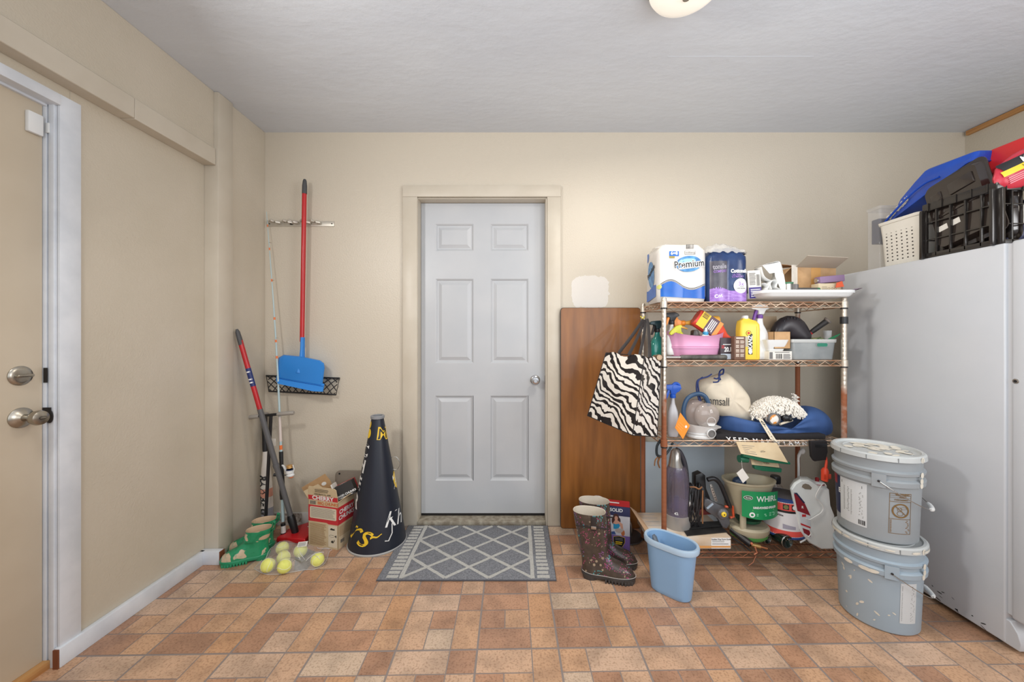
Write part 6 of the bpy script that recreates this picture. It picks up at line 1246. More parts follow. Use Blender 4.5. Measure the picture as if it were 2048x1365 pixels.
# gardening gloves clipped at the post
t = thing('garden_clip', 'dark clip with tan leather strips hanging behind the front post', 'clip', P(1322, 905, 2.0)); o0 = t.location
mb = MB(mat('dark_teal_rubber', (40, 52, 58), .5)); mb.tube(smooth_pts([P(1322, 880, 2.0)-o0, P(1314, 893, 2.0)-o0, P(1314, 910, 2.0)-o0, P(1322, 914, 2.0)-o0], 4), [.007]*13, 8); mb.tube(smooth_pts([P(1346, 885, 2.0)-o0, P(1340, 898, 2.0)-o0, P(1330, 912, 2.0)-o0], 4), .006, 8); mb.build('clip', t)
mb = MB(mat('tan_leather', (148, 104, 66), .7)); mb.tube(smooth_pts([P(1320, 912, 2.0)-o0, P(1311, 920, 2.0)-o0, P(1309, 932, 2.0)-o0], 4), .006, 8, flat=.4); mb.tube(smooth_pts([P(1321, 912, 2.0)-o0, P(1316, 925, 2.0)-o0, P(1319, 936, 2.0)-o0], 4), .009, 8, flat=.4); mb.build('strip', t)

# --- bottom shelf
mb = MB(mat('pale_blue_panel', (206, 220, 230), .6, rgb2=(198, 212, 223), vs=4)); mb.box(X(1291, 2.42), X(1452, 2.42), 2.44, 2.452, .0, Z(884, 2.45)); solo(mb, 'blue_panel', 'thin pale blue panel upright at wall behind the shelving', 'board')  # thin flat pale blue slab set against the back wall
Yv = 2.06
t = thing('flat_carton', 'flat white carton with orange printed end on bottom shelf', 'carton', (X(1375, 2.1), 2.12, Z4)); o0 = t.location
mb = MB(mat('white_worn_card', (222, 212, 198), .7, rgb2=(206, 180, 150), vs=6)); xa, xb = X(1306, 2.0)-o0.x, X(1462, 1.985)-o0.x; hc = .062
mb.box(xa, xb, 1.985-o0.y, 2.265-o0.y, 0, hc, .001); S = Plane((0, 1.985-o0.y, 0)); mb.use(mat('orange_stripe', (226, 160, 90), .6)); mb.quad(S, xa+.003, xb-.003, .004, .016, .0007); mb.use(WHITE); mb.quad(S, xb-.105, xb-.003, .016, .058, .0007); mb.quad(S, xb-.105, xb-.003, .002, .006, .0009); mb.use(BLACKP); mb.text(S, 'Sudden Way Form Guide', xb-.052, .050, .0105, .02, .0012, sx=.95); mb.use(GREYP); mb.lines(S, xb-.10, xb-.03, .034, .044, 2, .4); mb.lines(S, xb-.10, xb-.01, .022, .030, 1, .4); mb.use(mat('pale_panel_line', (150, 168, 188), .6)); St = Plane((0, 0, hc), (1, 0, 0), (0, 1, 0))
mb.lines(St, xa+.01, xa+.10, -.08, .14, 5, .06); mb.build('carton_body', t)
mb = MB(mat('peach_card', (214, 178, 142), .7)); A = [Vector((xa, 1.985-o0.y, hc)), Vector((xa, 2.275-o0.y, hc)), Vector((xa-.045, 2.265-o0.y, hc+.035)), Vector((xa-.03, 2.0-o0.y, hc+.005))]; mb.loft([A, [q+Vector((0, 0, .002)) for q in A]]); mb.build('lid_flap', t)
ZC4 = Z4+.0625
# handheld vacuum
t = thing('handheld_vacuum', 'upright translucent purple vacuum with chrome handle on the flat carton', 'vacuum', (X(1358, 2.08), 2.10, ZC4)); o0 = t.location; zz = lambda py: Z(py, 2.06)-ZC4
VP = mat('translucent_purple', (116, 106, 130), .12, alpha=.72, rgb2=(104, 96, 100), vs=9, spec=.9); VG = mat('vacuum_grey', (168, 164, 160), .3, .3); VD = mat('vacuum_dark', (62, 62, 70), .3)
rv = lambda z, a, b, ox=0, n=32: [Vector((ox+a*math.cos(2*PI*k/n), b*math.sin(2*PI*k/n), z)) for k in range(n)]
mb = MB(VG); mb.loft([rv(0, .066, .062), rv(.01, .068, .064), rv(zz(1040), .066, .062), rv(zz(1034), .067, .063), rv(zz(1033), .062, .058)]); mb.build('base', t)
mb = MB(VP); mb.loft([rv(zz(1034), .064, .060), rv(zz(1000), .065, .061), rv(zz(960), .061, .058, -.002), rv(zz(945), .055, .054, -.004), rv(zz(937), .044, .047, -.006)]); mb.use(VD); mb.loft([rv(zz(1032), .035, .035), rv(zz(985), .038, .038), rv(zz(950), .02, .02)]); mb.use(WHITE); mb.text(Drum((0, 0, 0), .066, -118), '42', 0, zz(1025), .020, .03, .003, rot=.15); mb.build('dust_cup', t)
mb = MB(mat('vacuum_chrome', (176, 172, 166), .2, .6)); mb.loft([rv(zz(940), .040, .046, -.010), rv(zz(925), .030, .038, -.014), rv(zz(908), .024, .03, -.012), rv(zz(903), .014, .018, -.010)]); mb.build('shoulder', t); mb = MB(VG); mb.ball((.045, -.03, zz(1008)), .022, 1, 1, .9); mb.build('release_button', t)
mb = MB(VD); mb.tube(smooth_pts([Vector((-.005, .01, zz(905))), Vector((.02, .01, zz(912))), Vector((.045, .01, zz(935))), Vector((.056, .01, zz(970))), Vector((.060, .01, zz(1010)))], 5), .014, 12); mb.build('handle', t)
# cord coil
t = thing('cord_coil', 'coiled black electric cord standing between vacuum and black power tool', 'cord', (X(1391, 2.06), 2.08, ZC4)); mb = MB(mat('black_cord', (42, 40, 42), .45))
rr2 = random.Random(4)
for k in range(9):
    cx_ = -.034+.0085*k; hh = .128+rr2.uniform(-.006, .006); pts = []
    for q in range(26):
        a = 2*PI*q/26; pts.append((cx_+.010*math.cos(a*2+k)+.014*math.cos(a)*(.3), .030*math.sin(a), hh+.115*math.cos(a)+rr2.uniform(-.001, .001)))
    mb.tube(smooth_pts(pts+[pts[0]], 2)[:-1], .0036, 7, closed=True)
mb.build('coil', t); mb = MB(mat('brown_cord', (150, 104, 70), .5)); mb.tube(smooth_pts([(-.03, -.02, .235), (-.01, -.035, .24), (.012, -.035, .23), (.034, -.02, .235)], 5), .004, 8); mb.tube(smooth_pts([(.035, -.03, .22), (.03, -.036, .12), (.034, -.03, .04)], 5), .004, 7); mb.build('tie', t)
# black power tool with grey arm
t = thing('hedge_trimmer', 'black power tool with grey arm and yellow knob on flat carton', 'power tool', (X(1425, 2.05), 2.10, ZC4)); o0 = t.location; Wt = lambda a, b, Y=2.05: P(a, b, Y)-o0
mb = MB(BLACK)
def hullp(pts, y0, y1, m=None, r=.004):
    if m: mb.use(m)
    mb.prism([((X(a, 2.05)-o0.x), (Z(b, 2.05)-o0.z)) for a, b in pts], y0, y1, r)
hullp([(1400, 958), (1412, 953), (1420, 958), (1422, 985), (1432, 1010), (1416, 1024), (1404, 1026), (1400, 1000)], .0, .05); mb.use(mat('black_plastic', (0, 0, 0)))
mb.tube(smooth_pts([Wt(1415, 960), Wt(1428, 958), Wt(1440, 968), Wt(1450, 990), Wt(1460, 1015)], 5), .012, 12); mb.build('body', t)
mb = MB(mat('grey_arm', (96, 96, 100), .3)); hullp([(1408, 1004), (1420, 1002), (1442, 1014), (1456, 1018), (1462, 1034), (1465, 1052), (1458, 1062), (1450, 1060), (1440, 1042), (1416, 1026)], -.03, .0, r=.005); mb.ball(Wt(1446, 1029, 2.02), .030, 1, .5, 1); mb.use(mat('light_grey_blue', (150, 164, 178), .3)); mb.tube([Wt(1414, 1018, 2.015), Wt(1426, 1008, 2.015)], .006, 8); ar = mb.build('arm', t)
mb = MB(mat('yellow_knob', (244, 208, 60), .4)); c_ = Wt(1447, 1029, 2.005); mb.lathe([(.013, 0), (.014, .006), (.010, .010), (0, .010)], c_, 12, M=MYm); mb.use(BLACKP); mb.lathe([(.004, .0101), (0, .0105)], c_, 8, M=MYm); mb.build('knob', ar)
mb = MB(mat('silver_blade', (196, 194, 190), .3, .7)); hullp([(1427, 976), (1432, 975), (1444, 1010), (1437, 1012)], -.01, -.004, r=.001); mb.use(BLACKP)
for k in range(6): qk = Wt(1431+1.7*k, 982+5*k); mb.ell(Plane((qk.x, -.0102, qk.z)), 0, 0, .003, .003, .0006, 8)
mb.build('blade_guide', t)
mb = MB(mat('dark_red_plastic', (110, 26, 30), .4)); hullp([(1403, 1028), (1432, 1028), (1440, 1038), (1403, 1040)], .0, .04, r=.002); mb.use(mat('orange_red', (206, 84, 44), .4)); mb.tube([Wt(1450, 1014), Wt(1465, 1014), Wt(1467, 1034), Wt(1460, 1036)], .007, 8); mb.build('guard', t)
mb = MB(mat('matt_black_blade', (38, 37, 38), .5, .3, rgb2=(56, 54, 52), vs=12)); A = [Vector((X(a, Y), Y, ZC4+.001+z)) for a, Y, z in ((1366, 2.06, .0), (1374, 1.99, 0), (1455, 2.03, .0), (1440, 2.10, .0))]; mb.loft([A, [q+Vector((0, 0, .004)) for q in A]]); A = [Vector((X(a, Y), Y, ZC4+.006+z)) for a, Y, z in ((1366, 2.12, .0), (1372, 2.05, 0), (1448, 2.08, .004), (1436, 2.13, .004))]; mb.loft([A, [q+Vector((0, 0, .004)) for q in A]]); solo(mb, 'mower_blade', 'flat black metal blades lying on top of flat carton', 'blade')
# spreader
Ys = 2.02; c = Vector((X(1499, Ys+.05), Ys+.06, Z4)); t = thing('hand_spreader', 'tan and green hand spreader with green printed front on bottom shelf', 'spreader', c); zs = lambda py: Z(py, Ys)-Z4
TAN = mat('tan_plastic', (186, 176, 150), .45, rgb2=(176, 166, 140), vs=6); GRN = mat('green_plastic_panel', (20, 142, 84), .4)
ovs = lambda z, a, b, tl_=0, oy=0: [Vector((a*math.cos(2*PI*k/44), oy+b*math.sin(2*PI*k/44), z+tl_*math.cos(2*PI*k/44))) for k in range(44)]
zr = zs(970)
mb = MB(TAN); mb.loft([ovs(zs(1035), .082, .06), ovs(zs(1010), .098, .072), ovs(zs(985), .118, .080), ovs(zr-.004, .132, .088), ovs(zr, .140, .094), ovs(zr+.010, .141, .095), ovs(zr+.009, .130, .085), ovs(zs(1010), .09, .064)]); mb.build('hopper', t)
mb = MB(TAN); mb.loft([ovs(zs(1078), .090, .075), ovs(zs(1070), .104, .086), ovs(zs(1062), .106, .088), ovs(zs(1058), .095, .078)]); mb.tube([Vector((-.06, -.05, zs(1062))), Vector((-.06, -.05, zs(1030)))], .012, 10, flat=1.4); mb.tube([Vector((.05, .05, zs(1062))), Vector((.05, .03, zs(1030)))], .012, 10); mb.build('base', t)
mb = MB(mat('leaf_green_ring', (86, 160, 80), .4)); mb.loft([ovs(zs(1084), .085, .07), ovs(zs(1080), .096, .079), ovs(zs(1072), .098, .080)]); mb.use(mat('dark_green_plate', (24, 84, 60), .4)); mb.loft([ovs(zs(1052), .06, .05), ovs(zs(1046), .07, .055)]); mb.build('spinner', t)
fr_ = lambda v: .070+.030*(v-zs(1035))/(zr-zs(1035))
S = lambda u, v, o=0: Vector((u+.012, -.1*math.sqrt(max(0, 1-((u+.012)/.150)**2))-.001-o, v))
mb = MB(GRN); u0, u1 = -.098, .108
mb.strip(S, [(u0+(u1-u0)*k/20, zs(1031)-.010*math.sin(PI*k/20)+.006*(1-k/20), zs(981)-.004*(1-math.sin(PI*k/20))+.012*(1-k/20)) for k in range(21)], .0)
mb.use(WHITE); mb.text(S, 'WHIRL', .030, zs(994)+.002, .042, .01, .0012, sx=.92); mb.ell(S, -.070, zs(991), .021, .011, .0010); mb.use(mat('dark_logo', (40, 70, 40), .4)); mb.ell(S, -.070, zs(991), .019, .009, .0014); mb.use(WHITE); mb.text(S, 'Scotts', -.070, zs(991), .010, .03, .0018)
mb.text(S, 'HAND-POWERED SPREADER', .018, zs(1010), .0165, .04, .0012, sx=.62); mb.use(mat('lime_print', (120, 210, 110), .4)); mb.lines(S, -.05, .075, zs(1017), zs(1013), 1, .6); mb.use(WHITE); mb.ell(S, -.052, zs(1024), .014, .014, .0012); mb.use(GRN); mb.ell(S, -.052, zs(1024), .007, .006, .0016); mb.use(mat('pale_green_print', (150, 214, 180), .4)); mb.lines(S, -.03, .025, zs(1027), zs(1021), 2, .5); mb.lines(S, .04, .08, zs(1027), zs(1019), 3, .5); mb.build('front_panel', t)
mb = MB(mat('dark_blue_scoop', (36, 56, 84), .4)); mb.ball((-.05, 0, zr-.006), .030, 1.2, 1, .9); mb.build('scoop', t)
# clear bottle with black cap
t = thing('clear_bottle', 'clear plastic bottle with black cap behind the striped tub', 'bottle', (X(1551, 2.235), 2.235, Z4)); zb2 = lambda py: Z(py, 2.235)-Z4
mb = MB(mat('clear_pet', (196, 186, 176), .08, alpha=.38, spec=.9, bump=.3, bs=30)); mb.lathe([(.042, 0), (.046, .01), (.047, zb2(1005)), (.044, zb2(985)), (.036, zb2(973)), (.024, zb2(968)), (.023, zb2(962))], seg=32); mb.build('bottle', t); mb = MB(BLACK); mb.lathe([(.026, zb2(966)), (.027, zb2(964)), (.027, zb2(954)), (.024, zb2(952)), (0, zb2(952))], seg=26); mb.build('cap', t)
# striped tub
Yt = 2.02; c = Vector((X(1571, Yt+.05), Yt+.07, Z4+.028)); t = thing('striped_tub', 'white tub with red bands and blue rims lying on dark bottles', 'tub', c); zt2 = lambda py: Z(py, Yt)-c.z; r1 = .098
NVR = mat('navy_rim', (44, 72, 132), .4); LW = mat('label_white', (222, 220, 222), .4)
zb0, zt0_ = zt2(1075), zt2(1003); rad = lambda v: r1*(1.04-.12*(v-zb0)/(zt0_-zb0))
mb = MB(LW); mb.lathe([(rad(zb0), zb0+.008), (rad(zt0_), zt0_-.004)], seg=48); S = Drum((0, 0, 0), rad, -120)
hT = zt0_-zb0
mb.use(mat('salmon_red', (222, 84, 76), .45)); mb.quad(S, -.16, .14, zb0+.014, zb0+hT*.22, .0006, 24); mb.quad(S, -.16, .14, zb0+hT*.76, zt0_-.008, .0006, 24); mb.use(BLACKP); mb.quad(S, -.16, .14, zb0+hT*.70, zb0+hT*.76, .0007, 24)
mb.use(WHITE)
for k in range(34): mb.ell(S, -.15+.0088*k, zb0+.0125, .0025, .0025, .0009, 6); mb.ell(S, -.15+.0088*k, zt0_-.0065, .0025, .0025, .0009, 6)
mb.lines(S, -.10, .12, zb0+.022, zb0+.036, 2, .4, jag=.02)
for k, uu in enumerate((.005, .045, .082)): mb.use(BLACKP); mb.quad(S, uu-.014, uu+.014, zb0+hT*.79, zb0+hT*.93, .0010, 2); mb.use(LW if k else mat('olive_print', (120, 120, 70), .5)); mb.ell(S, uu, zb0+hT*.86, .011, .011, .0014)
mb.use(mat('lilac_grey', (160, 156, 172), .5)); mb.strip(S, [(-.01+.012*k, zb0+hT*.27, zb0+hT*(.40-.01*k)) for k in range(6)], .0008); mb.use(BLACKP); mb.text(S, 'Snow White', -.04, zb0+hT*.62, .013, .03); mb.use(GREYP); mb.quad(S, .07, .10, zb0+hT*.26, zb0+hT*.48, .0009, 2); mb.use(LW); mb.bars(S, .073, .097, zb0+hT*.28, zb0+hT*.46, 8, .0012); mb.build('tub', t)
mb = MB(NVR); mb.lathe([(rad(zb0)*.94, zb0), (rad(zb0)*1.02, zb0+.002), (rad(zb0)*1.02, zb0+.011), (rad(zb0), zb0+.013)], seg=48); mb.build('bottom_rim', t)
mb = MB(NVR); mb.lathe([(rad(zt0_), zt0_-.006), (rad(zt0_)*1.03, zt0_-.004), (rad(zt0_)*1.03, zt0_+.008), (rad(zt0_)*.93, zt0_+.012), (rad(zt0_)*.90, zt0_+.008)], seg=48, cap1=False); mb.use(mat('dark_grey_lid', (92, 88, 92), .45)); mb.lathe([(rad(zt0_)*.93, zt0_+.010), (rad(zt0_)*.9, zt0_+.012), (0, zt0_+.012)], seg=40, cap0=False); mb.build('lid', t)
mb = MB(WHITEPL); mb.tube(smooth_pts([S(.115, zt0_-.01, .006), S(.13, zb0+hT*.5, .008), S(.13, zb0+.01, .008), S(.07, zb0-.008, .006)], 5), .0042, 8); mb.build('side_band', t)
# white weed-killer jug
Yj = 2.0; t = thing('sprayer_jug', 'white weed killer jug with red collar and coiled spray hose', 'jug', (X(1632, Yj+.03), Yj+.05, Z4)); o0 = t.location; Wj = lambda a, b, Y=Yj: P(a, b, Y)-o0
JW = mat('milky_white', (232, 236, 235), .35, rgb2=(224, 230, 229), vs=5)
mb = MB(JW); jp = [(1597, 1060), (1585, 1000), (1580, 978), (1588, 966), (1600, 959), (1616, 960), (1630, 968), (1636, 976), (1655, 978), (1658, 1010), (1666, 1030), (1667, 1085), (1664, 1098), (1640, 1098), (1618, 1086)]
hole = [(1607, 966), (1614, 968), (1620, 974), (1618, 978), (1606, 977), (1600, 973), (1602, 968)]
def ringp(pts, y, k=1):
    cx_ = sum(a for a, b in pts)/len(pts); cy_ = sum(b for a, b in pts)/len(pts); return [Wj(cx_+(a-cx_)*k, cy_+(b-cy_)*k)+Vector((0, y, 0)) for a, b in pts]
mb.loft([ringp(jp, -.012, .965), ringp(jp, -.008, .99), ringp(jp, .0, 1), [q+Vector((.036, 0, 0)) for q in ringp(jp, .055, .97)], [q+Vector((.038, 0, 0)) for q in ringp(jp, .065, .93)]]); jb = mb.build('jug', t, sharp=32)
mb = MB(mat('jug_handle_gap', (128, 118, 104), .8)); S = Plane((0, -.0135, 0)); mb.prism([((X(a, Yj)-o0.x), (Z(b, Yj)-o0.z)) for a, b in hole], -.0632, -.055)
mb.build('handle_opening', jb)
S = Plane((0, 2.0-.0128-o0.y, 0)); U = lambda a: X(a, Yj)-o0.x; V = lambda b: Z(b, Yj)-o0.z
mb = MB(mat('label_white2', (214, 218, 224), .5)); mb.poly(S, [(U(1592), V(1010)), (U(1617), V(1022)), (U(1617), V(1076)), (U(1602), V(1066))], .0008); mb.use(mat('dark_red_label', (138, 32, 44), .5)); mb.poly(S, [(U(1584), V(986)), (U(1590), V(986)), (U(1606), V(1006)), (U(1617), V(1030)), (U(1591), V(1020))], .0012); mb.use(mat('label_navy', (0, 0, 0))); mb.poly(S, [(U(1583), V(984)), (U(1590), V(984)), (U(1606), V(1004)), (U(1603), V(1005)), (U(1589), V(988))], .0016); mb.use(REDP); mb.poly(S, [(U(1597), V(1044)), (U(1617), V(1052)), (U(1617), V(1055)), (U(1598), V(1048))], .0014); mb.quad(S, U(1600), U(1608), V(1032), V(1027), .0014); mb.use(mat('dark_red_label', (0, 0, 0))); mb.poly(S, [(U(1601), V(1054)), (U(1617), V(1060)), (U(1617), V(1072)), (U(1604), V(1064))], .0012); mb.use(WHITE); mb.text(S, 'R', U(1601), V(1013), .018, .03, .0018); mb.build('label', t)
mb = MB(WHITEPL); cx_ = X(1646, Yj+.03)-o0.x; zc = V(978); mb.lathe([(.030, zc-.004), (.030, zc+.010), (.024, zc+.014), (0, zc+.014)], (cx_, .02, 0), 28); mb.use(mat('red_collar', (160, 34, 40), .4)); mb.lathe([(.0305, zc-.006), (.0315, zc-.004), (.0315, zc+.003), (.0305, zc+.004)], (cx_, .02, 0), 28); mb.lathe([(.009, zc+.013), (.010, zc+.030), (.006, zc+.034), (0, zc+.034)], (cx_, .02, 0), 16); mb.build('cap', t)
mb = MB(WHITEPL); mb.tube(smooth_pts([Wj(1646, 970), Wj(1640, 964), Wj(1630, 978), Wj(1625, 992), Wj(1634, 1000), Wj(1640, 1012), Wj(1636, 1022), Wj(1624, 1030), Wj(1613, 1036), Wj(1606, 1034)], 6), .0028, 8); mb.tube(smooth_pts([Wj(1605, 1054), Wj(1612, 1056), Wj(1615, 1064), Wj(1610, 1070), Wj(1604, 1068)], 5), .0022, 7)
hs_ = mb.build('hose', t); hs_.location = (0, -.022, 0)
mb = MB(WHITEPL); mb.tube(smooth_pts([Wj(1597, 968, 2.1), Wj(1597, 935, 2.1), Wj(1597, 915, 2.1), Wj(1601, 905, 2.1), Wj(1607, 899, 2.1)], 5), [.006]*11+[.0075]*4+[.009]*6, 12); mb.ball(Wj(1605, 903, 2.1), .014, .9, .8, 1.2); mb.build('wand', t)
# dark glass bottles lying, torch
DG = mat('dark_green_glass', (22, 40, 32), .1, spec=.9, rgb2=(14, 24, 20), vs=10)
def lyb(label, px, py, Y, r_1, L, ang):
    c = P(px, py, Y); c.z = Z4+r_1+.001; t = thing('glass_bottle', label, 'bottle', c, group=None); M = Matrix.Rotation(R(ang), 4, 'Z') @ Matrix.Rotation(R(-90), 4, 'X')
    mb = MB(DG); mb.lathe([(0, .012), (r_1*.6, .006), (r_1*.85, 0), (r_1, .004), (r_1, L*.62), (r_1*.7, L*.72), (r_1*.36, L*.8), (r_1*.34, L), (0, L)], (0, 0, 0), 30, M=M); mb.build('bottle', t)
    mb = MB(CHROME); mb.lathe([(r_1*.95, -.0008), (r_1*.99, .0012), (r_1*.9, .0014)], (0, 0, 0), 30, M=M, cap0=False, cap1=False)
    for k in range(5): mb.ball(M @ Vector((rnd.uniform(-.5, .5)*r_1, rnd.uniform(-.5, .5)*r_1, .004)), .0018, seg=8, rings=6)
    mb.build('punt_ring', t)
lyb('dark green bottle lying base outward under right of striped tub', 1575, 1090, 1.985, .034, .24, 8)
lyb('dark green bottle lying base outward under the hand spreader', 1536, 1082, 2.03, .026, .20, 20)
t = thing('blow_torch', 'black handled soldering torch with copper tip at front of bottom shelf', 'torch', P(1500, 1085, 1.99)); t.location.z = Z4+.03; o0 = t.location
mb = MB(BLACK); a, b = P(1462, 1058, 2.07)-o0, P(1502, 1083, 1.985)-o0; a.z, b.z = .03, -.008; mb.tube([a, a.lerp(b, .5), b], [.014, .018, .018], 14); mb.use(mat('copper_button', (190, 110, 80), .4)); mb.ball(b+Vector((-.004, -.012, .012)), .007); mb.build('handle', t)
mb = MB(mat('brass', (168, 132, 84), .35, .8)); c_ = P(1520, 1093, 1.975)-o0; c_.z = -.014; mb.tube([b, b.lerp(c_, .4), c_], [.009, .012, .012], 12); d_ = P(1535, 1100, 1.968)-o0; d_.z = -.020; mb.use(mat('copper', (176, 116, 78), .4, .7)); mb.tube([c_, d_], [.0055, .0045], 10); mb.build('nozzle', t)
mb = MB(BLACK); mb.tube(smooth_pts([P(1455, 1070, 2.06), P(1478, 1085, 2.02), P(1495, 1098, 1.972), P(1502, 1103, 1.955)], 5), .004, 8); mb.use(mat('rusty_clip', (176, 110, 80), .6)); mb.tube([P(1510, 1095, 1.953), P(1514, 1106, 1.953), P(1508, 1110, 1.953)], .004, 7); mb.tube([P(1512, 1112, 1.953), P(1506, 1126, 1.95), P(1497, 1132, 1.95)], .0015, 6); solo(mb, 'bent_rod', 'thin black rod with rusty clip hooked over shelf front', 'rod')

# ================================================================ ON TOP OF THE FREEZER
ZF = FZ+.0012
t = thing('storage_basket', 'white basket with punched holes on far end of freezer top', 'basket', (2.072, 1.915, ZF)); hB = .236
def bk(z, k): return [Vector((a*k, b*k, z)) for a, b in rrect(.14, .115, .03)]
mb = MB(mat('ivory_plastic', (228, 224, 214), .4)); mb.loft([bk(0, .82), bk(.004, .84), bk(hB-.016, .93), bk(hB-.014, .98), bk(hB, 1.0), bk(hB-.002, .955), bk(.008, .80)]); mb.build('basket', t)
mb = MB(mat('hole_dark', (44, 40, 38), .8)); 
for i in range(6):
    for j in range(9):
        v = .03+.018*j; k = .84+.09*v/hB; S = Plane((-.14*k-.0004, 0, 0), (0, -1, 0)); mb.ell(S, -.064+.0255*i, v, .0042, .0032, .0006, 10)
mb.build('holes', t)
t = thing('clear_container', 'clear lidded container with navy contents behind the white basket', 'container', (2.05, 2.09, ZF)); mb = MB(mat('clear_film', (0, 0, 0))); mb.loft([[Vector((a, b, z)) for a, b in rrect(.07, .04, .012)] for z in (0, .335)]); mb.loft([[Vector((a*1.06, b*1.06, z)) for a, b in rrect(.07, .04, .012)] for z in (.335, .350)]); mb.build('container', t); mb = MB(mat('label_navy', (0, 0, 0))); mb.box(-.06, .06, -.022, .022, .15, .285, .004); mb.build('contents', t)
# blue plastic tray upside down
t = thing('paint_tray', 'blue plastic tray with white paint marks tipped over white basket', 'tray', (2.10, 1.85, ZF+.24)); o0 = t.location; BT = mat('royal_blue_plastic', (22, 78, 186), .28, rgb2=(18, 66, 170), vs=6)
def V3(x, y, z): return Vector((x, y, z))-o0
def trr(x0, x1, y0, y1, za, zb, r=.02):                 # ring sloping from za (far) to zb (near)
    cx_, cy_ = (x0+x1)/2, (y0+y1)/2; return [V3(cx_+a, cy_+b, za+(zb-za)*((cy_-0+b)-y1)/(y0-y1)) for a, b in rrect((x1-x0)/2, (y1-y0)/2, r)]
mb = MB(BT); mb.loft([trr(1.995, 2.20, 1.655, 2.035, 1.842, 2.010), trr(1.998, 2.198, 1.66, 2.03, 1.850, 2.018), trr(2.012, 2.19, 1.66, 1.985, 1.955, 2.026), trr(2.022, 2.185, 1.66, 1.925, 2.02, 2.035), trr(2.030, 2.18, 1.66, 1.885, 2.060, 2.055, .022), trr(2.04, 2.17, 1.665, 1.875, 2.068, 2.060, .02)]); mb.build('tray', t, bev=.002)
mb = MB(BT); mb.tube(smooth_pts([V3(1.985, 2.01, 1.842), V3(1.982, 2.035, 1.842), V3(1.985, 1.97, 1.900), V3(1.99, 1.90, 1.955), V3(1.995, 1.84, 1.985), V3(2.0, 1.78, 1.992)], 4), .0055, 8); mb.build('rim', t)
mb = MB(PAINT)
for k in range(46):
    y = rnd.uniform(1.93, 2.025); zc_ = 1.865+(2.025-y)*.8+rnd.uniform(-.01, .02); f = (zc_-1.85)/.1; xx = 1.996+.012*min(1, max(0, f)); mb.ell(Plane(V3(xx-.003, y, zc_), (0, -1, 0)), 0, 0, rnd.uniform(.004, .012), rnd.uniform(.002, .006), .0, 8, rnd.uniform(-.8, .8))
pm_ = mb.build('paint_mark', t)
# black crate
CRB = mat('black_crate_plastic', (36, 32, 30), .22, spec=.6); cx0, cx1, cy0, cy1, hC = FX+.004, FX+.40, 1.506, 1.785, .255
t = thing('milk_crate', 'black open lattice crate at near end of freezer top', 'crate', ((cx0+cx1)/2, (cy0+cy1)/2, ZF)); o0 = t.location
def side_(A, B, nv):
    mb = MB(CRB); A, B = Vector(A)-o0, Vector(B)-o0; d = (B-A); L = d.length; d.normalize(); nn = Vector((d.y, -d.x, 0)); rot = frame(A, d)
    for k in range(nv+1):
        u = L*k/nv; wdt = .016 if k in (0, nv) else .0035; mb.box(u-wdt, u+wdt, -.006, .006, 0, hC-.03, .0015, M=rot)
    for zz_ in (.085, .165): mb.box(0, L, -.004, .004, zz_-.0022, zz_+.0022, M=rot)
    mb.box(0, L, -.006, .006, 0, .022, .001, M=rot); mb.box(0, L, -.009, .009, hC-.036, hC, .003, M=rot)
    for k in range(1, nv+1): mb.box(L*(k-.5)/nv-.0015, L*(k-.5)/nv+.0015, -.013, -.008, hC-.036, hC, M=rot)
    return mb
for A, B, n_ in (((cx0+.008, cy1, ZF), (cx0+.008, cy0, ZF), 5), ((cx0, cy0+.008, ZF), (cx1, cy0+.008, ZF), 6), ((cx1-.008, cy0, ZF), (cx1-.008, cy1, ZF), 5), ((cx1, cy1-.008, ZF), (cx0, cy1-.008, ZF), 6)): side_(A, B, n_).build('side_lattice', t)
mb = MB(CRB); mb.box(cx0-o0.x, cx1-o0.x, cy0-o0.y, cy1-o0.y, 0, .006); mb.build('bottom', t)
# black trays standing in the crate
def tray(label, x, ya, yb, za, zb, tilt, slope):
    t = thing('plastic_tray', label, 'tray'); hy_, hz_ = (yb-ya)/2, (zb-za)/2; M = Matrix.Translation((x, (ya+yb)/2, (za+zb)/2)) @ Matrix.Rotation(R(slope), 4, 'X') @ Matrix.Rotation(R(tilt), 4, 'Y'); place(t, M)
    def rg(xx, k): return [Vector((xx, a*k if abs(k) else 0, b*k)) for a, b in rrect(hy_, hz_, .03)]
    mb = MB(mat('gloss_black_brown', (46, 38, 34), .14, spec=.7)); mb.loft([rg(-.030, .84), rg(-.012, .88), rg(-.004, .91), rg(-.002, .97), rg(0, 1.0), rg(.004, 1.0), rg(.004, .90), rg(-.008, .86), rg(-.026, .82)])
    mb.box(-.036, -.028, -hy_*.72, hy_*.05, hz_*.36, hz_*.66, .004); mb.box(-.034, -.028, -hy_*.78, hy_*.78, -hz_*.06, hz_*.02, .002); mb.box(-.034, -.028, hy_*.3, hy_*.66, hz_*.40, hz_*.62, .004)
    mb.build('tray', t); mb = MB(CARD); mb.box(-.0315, -.0295, hy_*.0, hy_*.32, -hz_*.42, -hz_*.28); mb.box(-.0315, -.0295, hy_*.4, hy_*.70, -hz_*.42, -hz_*.28); mb.build('label', t)
tray('glossy black tray standing tallest in crate, against the blue tray', 1.973, 1.540, 1.785, 1.628, 1.985, 3, -16)
tray('glossy black tray standing in crate at its near corner', 2.05, 1.525, 1.70, 1.62, 1.925, 5, -4)
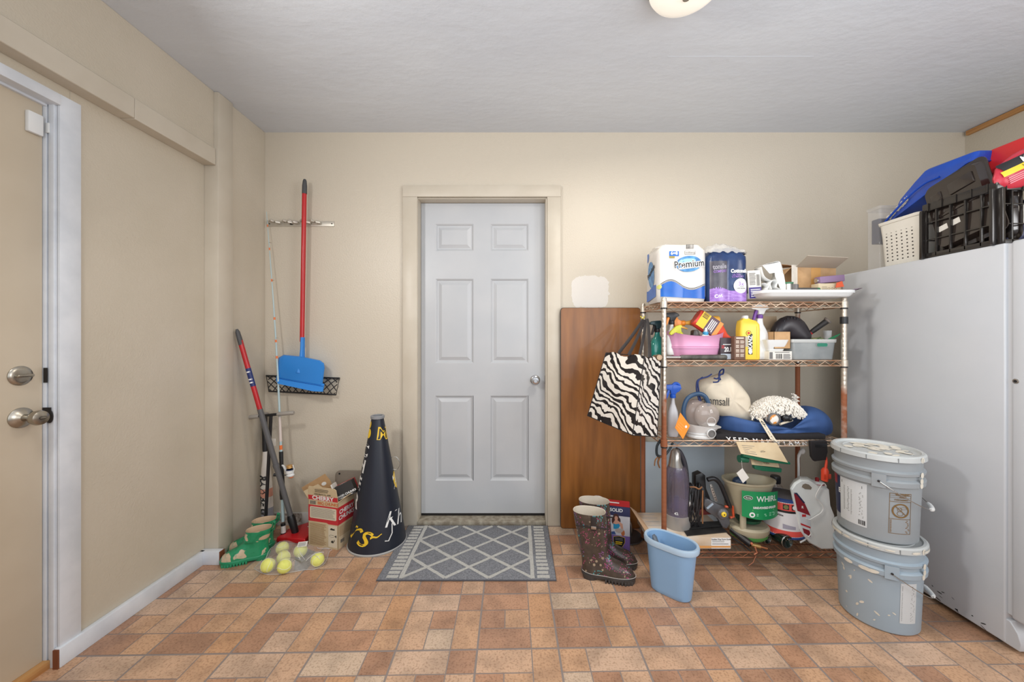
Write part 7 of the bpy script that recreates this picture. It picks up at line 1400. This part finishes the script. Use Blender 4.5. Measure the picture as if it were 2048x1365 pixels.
# plastic bags, red tray, weed-killer bag
mb = MB(mat('crumpled_clear', (214, 210, 200), .3, alpha=.92, bump=1, bs=35, rgb2=(186, 182, 170), vs=18)); mb.ball((0, 0, .085), .09, 1.1, .45, .95, fn=lambda p: 1+.22*noise.noise(p*3.2)); o = solo(mb, 'plastic_sack', 'crumpled pale plastic sack inside the black crate', 'plastic bag'); o.location = (2.16, 1.60, ZF+.02)
mb = MB(mat('lilac_wrap', (96, 98, 128), .35, rgb2=(60, 62, 88), vs=12, bump=.6, bs=30)); mb.ball((0, 0, .04), .05, 1.5, .7, .8, fn=lambda p: 1+.2*noise.noise(p*3)); o = solo(mb, 'lilac_packet', 'lilac grey wrapped packet low inside the black crate', 'packet'); o.location = (2.10, 1.555, ZF+.01)
t = thing('mulch_bag', 'black, yellow and red printed plastic bag in crate under red tray', 'bag', (2.055, 1.512, ZF+.315)); 
mb = MB(mat('bag_red', (190, 44, 62), .35, bump=.4, bs=25)); Mx = Matrix.Rotation(R(-26), 4, 'Y'); mb.ball((0, 0, 0), .1, 1.5, .32, .72, M=Mx, fn=lambda p: 1+.05*noise.noise(p*4))
fS = lambda u, v, o=0: (Mx @ Vector((u, -.032*math.sqrt(max(0, 1-(u/.15)**2*.95-(v/.072)**2*.9))-.0025-o, v)))
mb.use(YEL); mb.grid(lambda a, b: fS(-.13+.24*a, .006+.022*b), 14, 3); mb.use(BLACKP); mb.grid(lambda a, b: fS(-.12+.24*a, .028+.030*b), 14, 4); mb.use(WHITE); mb.text(fS, 'MINI', -.02, .041, .030, .03, .002, slant=.2); mb.use(BLACKP); mb.text(fS, 'Wa', -.045, .016, .022, .0, .002); mb.use(mat('pink_print', (226, 140, 150), .5)); mb.lines(fS, -.12, -.02, -.03, .0, 4, .5, .0012); mb.use(WHITE); mb.text(fS, 'MINI', .03, -.022, .03, .04, .002); mb.build('bag', t)
t = thing('red_tray', 'red plastic tray lying upside down at near right of freezer top', 'tray', (2.27, 1.50, ZF+.26)); o0 = t.location; RT = mat('red_tray_plastic', (206, 44, 46), .28)
mb = MB(RT); mb.loft([trr(2.075, 2.36, 1.43, 1.712, 1.95, 1.925), trr(2.08, 2.355, 1.435, 1.707, 1.96, 1.935), trr(2.086, 2.345, 1.44, 1.702, 1.985, 1.965), trr(2.10, 2.32, 1.455, 1.69, 2.062, 2.062, .03)]); mb.build('tray', t, bev=.003)
mb = MB(RT); mb.tube([V3(2.073, 1.70, 1.95), V3(2.073, 1.57, 1.94), V3(2.073, 1.44, 1.928)], .007, 8); mb.build('rim', t)
